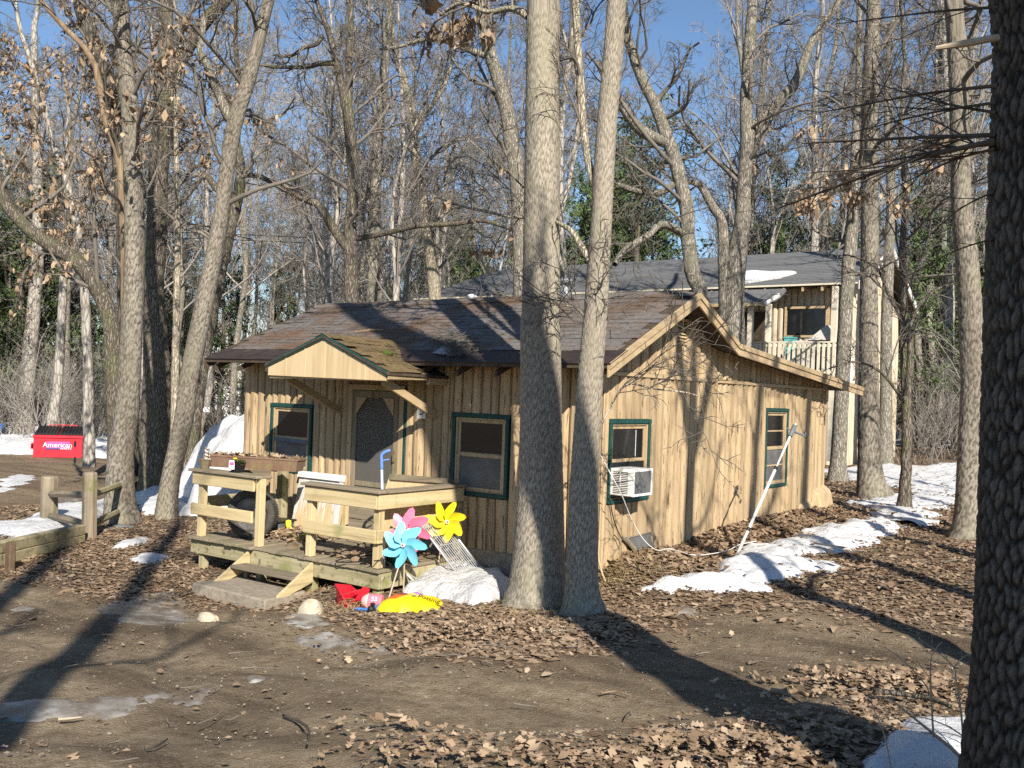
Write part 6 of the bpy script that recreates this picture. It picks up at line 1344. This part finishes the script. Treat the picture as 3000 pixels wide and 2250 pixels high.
tree('oak_tree', 'grey trunk leaning to the cabin in front of the snow', [tr([(486,1518,70),(492,1450,58),(505,1374,54),(541,1217,54),(556,1100,55),(590,930,55),(613,814,53),(646,651,47),(667,488,44),(689,353,46),(732,217,42),(760,109,38),(787,0,34),(850,-250,26)])], 'bark_grey', seed=12, sides=56, flare=.05, extend=5, leafy=[(560,150,900,560,.06)], ridge=(.009, .028, .14, 9, 330, 'ridge_grey'),
     limbs=[tr([(686,360,36),(665,330,32),(640,271,26),(602,179,22),(586,146,20),(600,50,16)], (gp(486, 1518) - CAM) @ FW)])
tree('oak_tree', 'darker slim trunk running close behind the leaning grey one', [tr([(538,1448,48),(564,1257,44),(584,1100,46),(620,900,44),(655,740,42),(680,640,37),(700,560,34),(705,490,28),(690,400,22),(700,280,18)])], 'bark_brown', seed=13, sides=14, extend=4, spec=LITE, limbs=[tr([(690,610,26),(640,560,20),(600,515,18),(560,560,14),(520,610,11),(470,640,8)], (gp(538, 1448) - CAM) @ FW)])
tree('oak_tree', 'stem arching far over to the picture edge from behind the fence-side trunk', [tr([(345,1452,56),(338,1200,50),(330,1000,48),(320,930,47),(290,850,48),(225,765,46),(150,720,44),(80,665,36),(20,600,32),(0,530,28),(-40,440,22)], dA + 1.4)], 'bark_brown', seed=14, sides=14, extend=2, spec=LITE, leafy=[(-100,300,320,1180,.3)])
tree('oak_tree', 'dark tall trunk rising behind the pale fence-side trunk', [tr([(378,1425,64),(372,1000,48),(362,700,42),(347,434,42),(320,244,42),(282,136,40),(240,40,38),(215,-60,34)])], 'bark_dark', seed=15, sides=16, extend=6, leafy=[(-50,0,330,500,.18)])
tree('oak_tree', 'slim pale leaning tree at the upper picture edge beyond the dumpster', [tr([(262,1330,34),(255,1000,28),(240,740,24),(217,624,21),(190,515,19),(146,390,18),(119,260,16),(65,108,14),(45,0,12)], 27)], 'bark_far', seed=16, sides=10, extend=2, leafy=[(-50,100,420,800,.15)])
tree('birch_tree', 'thin whitish trunk between the leaning cluster trunks', [tr([(508,1400,30),(511,1290,23),(513,1100,22),(518,900,20),(520,600,16),(515,300,12)], 21)], 'bark_pale', seed=17, sides=10, extend=3, spec=LITE)
# --- behind the cabin
tree('oak_tree', 'double stemmed dark tree with long level limbs behind the cabin roof', [tr([(1030,1384,46),(1030,890,41),(1027,705,36),(1033,543,34),(1030,434,33),(1019,325,34),(1000,244,24),(981,163,20),(965,98,17),(938,27,14),(900,-80,10)], 22), tr([(1019,330,24),(1022,244,22),(1022,163,20),(1027,54,17),(1027,-60,14)], 22)], 'bark_brown', seed=20, sides=14, extend=3,
     limbs=[tr([(1020,730,28),(1000,705,27),(970,660,26),(932,600,24),(895,585,22),(815,543,18),(750,515,14),(690,520,9)], 22), tr([(1040,700,18),(1128,684,16),(1225,662,15),(1334,656,15),(1415,646,13),(1497,673,8)], 22, d_end=20.5), tr([(985,185,17),(935,187,15),(900,196,13),(815,196,11),(755,190,9),(700,205,6)], 22), tr([(945,105,14),(925,130,13),(890,140,11),(850,165,9),(800,160,6)], 22)])
tree('oak_tree', 'grey trunk leaning left from behind the larger twin tree', [tr([(1536,1380,60),(1532,900,54),(1518,543,48),(1502,434,45),(1480,304,43),(1442,174,39),(1415,70,36),(1405,-60,32)], 24)], 'bark_grey', seed=21, sides=14, extend=5, leafy=[(1300,500,1560,820,.04)],
     limbs=[tr([(1445,180,22),(1440,170,20),(1361,141,18),(1290,114,17),(1225,119,13),(1171,136,11),(1112,144,7)], 24)])
tree('oak_tree', 'pale lichen covered tree forking into the sky left of centre', [tr([(1285,1360,44),(1272,850,37),(1253,705,33),(1236,570,30),(1220,461,28),(1204,353,26),(1187,244,22),(1155,136,18),(1139,0,14)], 30), tr([(1215,400,18),(1240,340,15),(1269,304,14),(1301,250,13),(1329,163,10),(1350,60,8)], 30)], 'bark_pale', seed=22, sides=12, extend=3)
tree('oak_tree', 'curving grey trunk rising behind the cabin ridge', [tr([(2075,1380,58),(2055,890,46),(2033,814,45),(2017,705,43),(2012,624,43),(1990,515,41),(1957,407,38),(1919,309,34),(1881,233,31),(1854,163,28),(1833,70,26),(1820,-80,22)], 22)], 'bark_grey', seed=23, sides=14, extend=4,
     limbs=[tr([(1992,680,24),(1960,662,22),(1930,659,22),(1900,689,22),(1855,716,21),(1822,743,20),(1800,775,18)], 22, d_end=20), tr([(1960,415,36),(1935,412,34),(1865,369,32),(1800,271,26),(1750,180,20)], 22), tr([(1975,540,22),(1930,565,20),(1870,560,18),(1810,540,14)], 22)])
tree('oak_tree', 'heavily forked grey trunk in front of the balcony house', [tr([(2140,1370,80),(2150,890,64),(2158,760,60),(2174,651,46),(2180,543,41),(2188,434,40),(2185,326,38),(2191,217,36),(2199,109,33),(2204,0,28),(2210,-150,22)], 24), tr([(2122,960,36),(2120,732,33),(2115,651,30),(2082,597,25),(2055,548,20),(2012,529,15),(1985,540,9)], 24)], 'bark_grey', seed=24, sides=14, extend=4,
     limbs=[tr([(2190,430,36),(2196,391,35),(2234,347,35),(2288,293,34),(2337,233,30),(2370,141,26),(2408,76,24),(2462,0,20),(2520,-120,14)], 24)], leafy=[(2200,380,2500,620,.05)])
# --- right side
tree('oak_tree', 'tall straight rough grey trunk beyond the end of the lean-to roof', [tr([(2560,1458,118),(2552,1420,84),(2547,1350,68),(2545,1200,60),(2545,1035,54),(2545,825,50),(2549,700,52),(2546,488,46),(2548,326,46),(2554,163,46),(2560,0,40),(2565,-300,30)])], 'bark_grey', seed=26, sides=60, flare=.06, extend=5, ridge=(.018, .042, .22, 11, 330, 'ridge_grey'))
tree('oak_tree', 'slender trunk rising at the end of the cabin lean-to', [tr([(2455,1403,64),(2457,1350,46),(2464,1180,42),(2471,1035,42),(2481,860,40),(2490,740,38),(2500,597,30),(2505,434,24),(2515,250,18),(2520,0,12)], 25)], 'bark_grey', seed=27, sides=14, extend=2)
tree('maple_tree', 'crooked thin dark tree with a drooping bent bough near the snow', [tr([(2649,1500,52),(2652,1440,34),(2655,1342,30),(2656,1210,28),(2652,1070,27),(2646,960,26),(2646,868,26),(2647,705,24),(2655,560,20),(2640,400,16),(2650,200,12),(2640,0,9)])], 'bark_brown', seed=28, sides=12, extend=2, limbs=[tr([(2652,1160,14),(2664,1035,13),(2656,972,13),(2635,920,13),(2607,870,11),(2572,790,9),(2520,758,6),(2470,745,4)], 17.7), tr([(2650,1000,12),(2690,900,9),(2740,850,7),(2800,830,4)], 17.7), tr([(2650,1180,10),(2580,1090,8),(2500,1060,6),(2430,1080,4)], 17.7, d_end=16.5)])
tree('oak_tree', 'straight rough trunk beside the dark bark tree near the picture edge', [tr([(2836,1576,122),(2836,1540,92),(2838,1450,76),(2848,1200,68),(2850,1100,66),(2840,890,66),(2831,760,64),(2817,597,58),(2814,434,54),(2809,271,54),(2803,136,54),(2793,0,50),(2790,-300,40)])], 'bark_grey', seed=29, sides=60, flare=.06, extend=6, ridge=(.014, .033, .17, 8, 330, 'ridge_grey'),
     limbs=[tr([(2812,450,16),(2740,470,13),(2650,490,11),(2550,500,9),(2450,500,7),(2350,540,6),(2270,560,4)], 14.7, d_end=12.5)], leafy=[(2230,360,2790,620,.30)], leaf_size=.095)
tree('oak_tree', 'grey trunk close against the corner of the balcony house', [tr([(2592,1335,50),(2594,1250,38),(2596,1100,34),(2598,900,32),(2604,760,30),(2610,560,26),(2600,350,22),(2610,100,16)], 29)], 'bark_grey', seed=30, sides=12, extend=2, spec=LITE)
tree('oak_tree', 'lone grey trunk beyond the far snow strip on the right', [tr([(2746,1298,62),(2752,1240,44),(2769,1100,40),(2778,900,36),(2770,700,32),(2780,450,26),(2770,150,18)], 38)], 'bark_far', seed=31, sides=12, extend=3)
tree('oak_tree', 'stout grey trunk behind the grey locker box', [tr([(66,1276,68),(72,1200,50),(82,1100,43),(95,950,39),(108,800,36),(112,600,30),(105,350,24),(100,100,18)])], 'bark_far', seed=32, sides=14, extend=3, leafy=[(-60,850,300,1200,.2)])
tree('oak_tree', 'slimmer grey trunk just behind the red dumpster', [tr([(157,1256,44),(160,1200,29),(168,1140,27),(180,950,25),(190,700,20),(200,400,15)], 37)], 'bark_far', seed=33, sides=12, extend=3)
# --- the dark trunk at the picture edge with dead twiggy boughs
K = [(3010,2440,430),(3005,2330,372),(3012,2200,355),(3030,2000,346),(3042,1700,338),(3052,1300,332),(3064,868,326),(3075,488,320),(3080,54,315)]
dK = 4.15; kp, kr = tr(K, dK); kp[0][2] = gz(kp[0][0], kp[0][1])
kt0 = kp[-1]; un = np.array((.64, .77, 0))
for z_, dn, rr in ((4.3, -.16, .22), (5.2, -.38, .21), (6.6, -.75, .20), (8.2, -1.15, .18), (11, -1.8, .15)):
    q_ = kt0 + un * dn; q_[2] = z_; kp.append(q_); kr.append(rr)
kt = tree('pine_tree', 'massive dark deeply furrowed trunk at the picture edge', [(kp, kr)], 'bark_dark', seed=35, sides=210, flare=.04, extend=8, spec=SP, ridge=(.024, .034, .105, 4.4, 400, 'ridge_dark'))
ob = ORG[kt]; g = np.random.default_rng(77); A = Acc()
for (x0, y0, x1, y1, n, w) in ((2905,20,2450,70,5,.008),(2905,250,2400,330,9,.010),(2900,300,2450,400,8,.008),(2900,395,2350,420,11,.012),(2898,412,2280,610,13,.015),(2896,420,2480,500,11,.010),(2897,435,2600,560,8,.008),(2895,560,2650,760,5,.005),(2900,330,2550,240,7,.008),(2890,700,2640,820,4,.005)):
    P_ = smooth_path([atd(x0 + 20, y0, dK), atd(x0 + (x1 - x0) * .4, y0 + (y1 - y0) * .32, dK + .35), atd(x1, y1, dK + 1.1)], 18); R_ = np.linspace(w, w * .3, 18)
    V, Qd = tubes(P_[None], R_[None], 5); A.add(V, Qd)
    B1, r1_ = grow(g, P_[None], R_[None], n, .08, .98, .22, .7, .38, 6, -.01, .10, .5, .005, .0018, .4)
    V, Qd = tubes(B1, r1_, 4); A.add(V, Qd); B2, r2_ = grow(g, B1, r1_, 2, .2, .9, .3, .6, .35, 4, -.02, .06, .6, .003, .0012, .4); V, Qd = tubes(B2, r2_, 3); A.add(V, Qd)
me = A.mesh('dead_boughs'); me.transform(Matrix.Translation(Vector(-ob))); mesh_obj(me, 'dead_boughs', 'twig_dark', kt)
P_ = np.array([atd(2960, 105, dK), atd(2904, 113, dK), atd(2830, 127, dK + .05), atd(2742, 141, dK + .1)])
build(MB().tube(P_, [.017, .016, .017, .010], 8), 'broken_stub', 'twig_pale', kt)
# --- pale sapling twigs at the lower corner
g = np.random.default_rng(41); sb = gp(2840, 2248); A = Acc()
for pts in ([(2845,2250,20),(2790,2195,14),(2735,2150,12),(2660,2090,9),(2600,2045,6),(2535,2040,4)], [(2735,2160,9),(2730,2080,8),(2726,1990,7),(2730,1920,5),(2760,1880,3)], [(2826,2230,10),(2815,2080,8),(2800,1990,7),(2795,1955,5),(2740,1905,4),(2690,1870,3)], [(2795,1955,5),(2830,1920,4),(2890,1915,3)], [(2850,2260,12),(2880,2210,9),(2850,2180,7),(2780,2130,5),(2690,2100,4),(2600,2110,3)], [(2880,2210,9),(2900,2100,7),(2960,2040,6),(2890,2000,5),(2830,2010,4)], [(2720,2020,6),(2690,1980,5),(2640,1930,4),(2590,1895,3)],
            [(2900,2250,9),(2930,2160,7),(2900,2050,6),(2950,1990,5)], [(2960,2250,8),(2980,2130,6),(2920,2010,5),(2900,1960,4),(2870,1960,3)], [(2610,2250,6),(2590,2150,5),(2560,2080,4),(2550,2040,3)]):
    P_, R_ = resample(*tr(pts, (sb - CAM) @ FW - .25), 18); V, Qd = tubes(P_[None], np.maximum(R_[None] * .75, .002), 5); A.add(V, Qd)
    B1, r1_ = grow(g, P_[None], R_[None], 5, .25, .95, .12, .40, .7, 5, .1, .18, .45, .003, .0012, .5); V, Qd = tubes(B1, r1_, 3); A.add(V, Qd)
    B2, r2_ = grow(g, B1, r1_, 2, .3, .95, .25, .5, .6, 3, .1, .2, .6, .002, .001, .5); V, Qd = tubes(B2, r2_, 3); A.add(V, Qd)
me = A.mesh('sapling'); me.transform(Matrix.Translation(Vector(-sb))); o = mesh_obj(me, 'sapling', 'twig_pale'); o.location = tuple(sb); tag(o, 'pale leafless sapling twigs at the foot of the dark trunk', 'sapling')
# --- trees standing beside and behind the viewpoint, known from the shadows they throw
def sn(s, n): return np.array((SUN[0] * s + .64 * n, SUN[1] * s + .77 * n, 0.0))
def shade_tree(label, s, n, rad, h, leanx=0.0, fork=None, seed=1, spec=LITE, path=None):
    b = sn(s, n); b[2] = gz(b[0], b[1]); u = np.array((.64, .77, 0)); st = []
    P_ = [b + u * leanx * (z / h)**1.5 + (0, 0, z) for z in np.linspace(0, h if not fork else fork, 7)]
    if path: P_ = [b + u * dn + (0, 0, z) for z, dn in path]
    st.append((P_, list(np.linspace(rad * 1.25, rad * (.6 if not fork else .85), 7))))
    if fork:
        for k in (-1, 1): st.append(([P_[-1], P_[-1] + u * k * .25 + (0, 0, .8), P_[-1] + u * k * .55 + (0, 0, 2.2), P_[-1] + u * k * .8 + (0, 0, h - fork)], [rad * .75, rad * .65, rad * .55, rad * .3]))
    return tree('oak_tree', label, st, 'bark_grey', seed=seed, sides=12, extend=3, spec=spec)
SPARSE = [(6, .55, .98, .8, 2.4, .95, 6, .12, .22, 5, True, .30, .04), (5, .2, .98, .30, .6, .8, 4, .06, .26, 3, False, .55, .015)]
shade_tree('bare tree out of frame whose trunk shades the dark bark tree', 12.0, -.70, .30, 12, seed=51, path=[(0, 0), (2.5, 0), (5, 0), (7, -.05), (8.6, -.35), (10.2, -.75), (12, -1.2)], spec=SPARSE)
shade_tree('forked tree out of frame throwing its shadow on the gable wall', 8.3, 1.75, .14, 12, .3, fork=7.3, seed=52)
shade_tree('slim tree out of frame shading the far end of the gable wall', 9.5, 3.35, .14, 12, .5, seed=53)
for n_, s_, lb in ((5.3, 7.2, 'first'), (7.2, 6.4, 'second'), (9.4, 7.5, 'third'), (11.8, 6.0, 'fourth')):
    shade_tree(lb + ' tree from the camera in the row out of frame shading the side snow', s_, n_, .15, 12, .3, seed=60 + int(n_), spec=SPARSE)
shade_tree('tree behind the viewpoint throwing the broad shadow across the track', 15.5, -5.45, .20, 13, .3, seed=54)
shade_tree('tree behind the viewpoint shading the leaves by the fence', 14.5, -6.4, .19, 13, -.2, seed=55)
# --- the woods: prototypes copied as individuals
FAR = [(15, .28, .97, .16, .34, .75, 7, .22, .16, 4, False, .40, .07), (6, .2, .98, .28, .6, .75, 5, .10, .22, 3, False, .55, .028), (6, .15, 1, .3, .6, .7, 4, .06, .25, 3, False, .7, .018), (4, .15, 1, .4, .75, .65, 3, .04, .2, 3, False, .8, .011)]
def proto(seed, h, rad, mat):
    g = np.random.default_rng(seed); n = 9; z = np.linspace(0, h, n); P_ = np.stack([np.cumsum(g.normal(0, .16, n)), np.cumsum(g.normal(0, .16, n)), z], -1); P_[0] = (0, 0, -.3)
    t = thing('bare_tree', 'slender leafless grey tree in the woods behind the houses', 'tree', (0, 0, 0), group='leafless trees of the woods behind'); A, TA, tips = Acc(), Acc(), []
    P2, R2 = resample(list(P_), list(rad * np.linspace(1, .18, n)), 26); V, Qd = stem_mesh(P2, R2, 9, g); TA.add(V, Qd)
    if seed % 2:
        Pf, Rf = resample([P2[9], P2[9] + (g.normal(0, .5), g.normal(0, .5), h * .2), P2[9] + (g.normal(0, 1.6), g.normal(0, 1.6), h * .48)], [rad * .55, rad * .4, rad * .12], 16); V, Qd = stem_mesh(Pf, Rf, 8, g); TA.add(V, Qd); crown(g, Pf[None], Rf[None], FAR, A, tips, .009)
    crown(g, P2[None], R2[None], FAR, A, tips, .009)
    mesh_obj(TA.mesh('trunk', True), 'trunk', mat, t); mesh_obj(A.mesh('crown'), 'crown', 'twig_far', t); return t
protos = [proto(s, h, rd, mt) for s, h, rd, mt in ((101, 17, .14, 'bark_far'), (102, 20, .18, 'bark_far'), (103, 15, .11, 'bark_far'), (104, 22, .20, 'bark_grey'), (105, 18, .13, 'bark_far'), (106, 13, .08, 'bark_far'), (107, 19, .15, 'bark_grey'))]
def free(x, y):
    if -21.5 < x < -1.8 and 17.0 < y < 27.5: return False
    if -36.5 < x < -32 and 19 < y < 29: return False
    return True
g = np.random.default_rng(5); spots = []
def try_add(d, u, mind):
    p = CAM[:2] + fwd0[:2] * d + rgt0[:2] * u
    if not free(*p): return
    for q in spots:
        if (q[0] - p[0])**2 + (q[1] - p[1])**2 < mind**2: return
    spots.append((p[0], p[1], d))
while len(spots) < 72:
    d = g.uniform(26, 58); f = g.uniform(-.75, .72)
    if f < -.30 and d < 40: continue
    if (-.30 <= f < -.24 or f > .30) and d < 34: continue
    try_add(d, d * f, 1.6)
while len(spots) < 215:
    d = g.uniform(50, 115); try_add(d, d * g.uniform(-.72, .70), 1.4)
ZON = [(60, 'at the far picture edge beside the blue bin'), (250, 'above the red dumpster'), (470, 'behind the leaning trunk cluster'), (720, 'between the leaning grey trunk and the cabin corner'), (1000, 'left of the double stemmed tree over the cabin roof'), (1250, 'between the double stemmed tree and the lichen tree'), (1540, 'between the lichen tree and the larger twin tree'), (1800, 'seen between and beside the twin trees'), (2010, 'between the slimmer twin and the curving trunk'), (2180, 'between the curving and the forked trunk'), (2480, 'above the balcony roof'), (2650, 'between the tall straight trunk and the crooked thin tree'), (2840, 'between the crooked thin tree and the straight rough trunk'), (9999, 'hidden beyond the dark bark tree')]
def zone(x, y, z=3.0):
    dv = np.array((x, y, z)) - CAM; px = 1500 + F * (dv @ RT) / (dv @ FW); return next(t for q, t in ZON if px < q)
for i, (x, y, d) in enumerate(spots):
    p = protos[g.integers(0, 7)] if i >= 7 else protos[i]; z = float(gz(x, y)); rz, sc = g.uniform(0, 6.28), g.uniform(.8, 1.2)
    if i < 7: p.location = (x, y, z); p.rotation_euler = (0, 0, rz)
    else: p = copy_tree(p, (x, y, z), rz, sc)
    p['label'] = ('thicker leafless tree ' if d < 46 else ('slim leafless tree ' if d < 75 else 'faint far leafless tree ')) + zone(x, y)
# pines
def pine(seed, h):
    g = np.random.default_rng(seed); t = thing('pine_tree', 'green needled pine standing among the leafless trees', 'tree', (0, 0, 0), group='green pines of the woods behind'); TA = Acc()
    P2, R2 = resample([(0, 0, -.3), (g.normal(0, .1), g.normal(0, .1), h * .5), (0, 0, h)], [.2, .14, .02], 20); V, Qd = stem_mesh(P2, R2, 9, g); TA.add(V, Qd)
    B1, r1_ = grow(g, P2[None], R2[None], 95, .12, .99, .10, .30, 1.35, 7, .05, .10, .35, .035, .008, .3); V, Qd = tubes(B1, r1_, 4); TA.add(V, Qd)
    B2, r2_ = grow(g, B1, r1_, 7, .25, 1, .22, .5, .75, 4, .05, .16, .5, .010, .004, .4); V, Qd = tubes(B2, r2_, 3); TA.add(V, Qd)
    pts = np.repeat(B2[:, 1:].reshape(-1, 3), 3, 0); n = len(pts); dr = unit(g.normal(size=(n, 3)) + (0, 0, .5)) * g.uniform(.18, .38, n)[:, None]
    sd = unit(np.cross(dr, g.normal(size=(n, 3)))) * g.uniform(.025, .055, n)[:, None]; V = np.stack([pts - sd * .3, pts + dr * .6 - sd, pts + dr, pts + dr * .6 + sd], 1)
    mesh_obj(TA.mesh('trunk', True), 'trunk', 'bark_brown', t); mesh_obj(np_mesh('crown', V.reshape(-1, 3), np.arange(4 * n).reshape(-1, 4)), 'crown', 'needle', t); return t
pp = [pine(s, h) for s, h in ((201, 11), (202, 14), (203, 8))]
ps = []
for f0, f1, d0, d1_, n in ((-.60, -.36, 48, 72, 13), (-.36, -.2, 50, 76, 6), (-.12, .02, 46, 66, 9), (.08, .22, 44, 62, 11), (.22, .36, 44, 62, 10), (.40, .58, 38, 60, 12), (-.2, .55, 66, 95, 10)):
    k = 0
    while k < n:
        d = g.uniform(d0, d1_); p = CAM[:2] + fwd0[:2] * d + rgt0[:2] * d * g.uniform(f0, f1)
        if free(*p): ps.append((p[0], p[1])); k += 1
for i, (x, y) in enumerate(ps):
    z = float(gz(x, y)); q = pp[i % 3]
    if i < 3: q.location = (x, y, z)
    else: q = copy_tree(q, (x, y, z), g.uniform(0, 6.28), g.uniform(.75, 1.15))
    q['label'] = 'green pine ' + zone(x, y)
# leafless brush under the trees
def brush(seed):
    g = np.random.default_rng(seed); n = 16; a = g.uniform(0, 6.28, n); L = g.uniform(1.0, 2.6, n); b = g.normal(0, .25, (n, 3)); b[:, 2] = -.1
    e = np.stack([np.cos(a) * .45, np.sin(a) * .45, np.ones(n)], -1); P_ = np.stack([b, b + e * (L * .35)[:, None] + g.normal(0, .06, (n, 3)), b + e * (L * .7)[:, None] + g.normal(0, .12, (n, 3)), b + e * L[:, None] * (1.1, 1.1, .95)], 1)
    R_ = np.full((n, 4), .012) * np.array([1.2, .9, .6, .3]); A = Acc(); V, Qd = tubes(P_, R_, 4); A.add(V, Qd); B1, r1_ = grow(g, P_, R_, 7, .25, 1, .25, .55, .7, 4, .1, .2, .6, .006, .003, .4); V, Qd = tubes(B1, r1_, 3); A.add(V, Qd); B2, r2_ = grow(g, B1, r1_, 4, .2, 1, .3, .6, .6, 3, .05, .2, .6, .004, .002, .4); V, Qd = tubes(B2, r2_, 3); A.add(V, Qd)
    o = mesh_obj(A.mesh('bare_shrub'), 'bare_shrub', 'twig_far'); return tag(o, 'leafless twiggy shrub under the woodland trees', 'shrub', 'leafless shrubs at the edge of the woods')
bs = [brush(s) for s in (301, 302, 303)]; k = 0
while k < 150:
    d = g.uniform(27, 62); f = g.uniform(-.6, .58)
    if (f < -.28 and d < 41) : continue
    p = CAM[:2] + fwd0[:2] * d + rgt0[:2] * d * f
    if not free(*p): continue
    z = float(gz(*p)); o = bs[k] if k < 3 else bs[k % 3].copy()
    if k >= 3: C.objects.link(o)
    o.location = (p[0], p[1], z); o.rotation_euler = (0, 0, g.uniform(0, 6.28)); s_ = g.uniform(.9, 2.6); o.scale = (s_, s_, s_); k += 1; o['label'] = 'leafless twiggy shrub ' + zone(p[0], p[1], .5)

# the far wood beyond them reads as one mass
g = np.random.default_rng(91); n = 700; d = 85 + 110 * g.random(n)**1.2; f = g.uniform(-.78, .78, n)
px_ = CAM[0] + fwd0[0] * d + rgt0[0] * d * f; py_ = CAM[1] + fwd0[1] * d + rgt0[1] * d * f; h = g.uniform(10, 19, n); z0 = gz(px_, py_) - .3
P_ = np.stack([np.stack([px_ + g.normal(0, .5, n) * k, py_ + g.normal(0, .5, n) * k, z0 + h * k], -1) for k in (0, .33, .66, 1.0)], 1); R_ = g.uniform(.09, .18, n)[:, None] * np.array([1, .8, .5, .15])
A = Acc(); V, Qd = tubes(P_, R_, 4); A.add(V, Qd); B1, r1_ = grow(g, P_, R_, 11, .12, .98, .16, .34, .7, 3, .2, .2, .45, .06, .02, .3); V, Qd = tubes(B1, r1_, 3); A.add(V, Qd)
B2, r2_ = grow(g, B1, r1_, 4, .2, 1, .3, .7, .7, 2, .1, .2, .6, .03, .016, .4); V, Qd = tubes(B2, r2_, 3); A.add(V, Qd)
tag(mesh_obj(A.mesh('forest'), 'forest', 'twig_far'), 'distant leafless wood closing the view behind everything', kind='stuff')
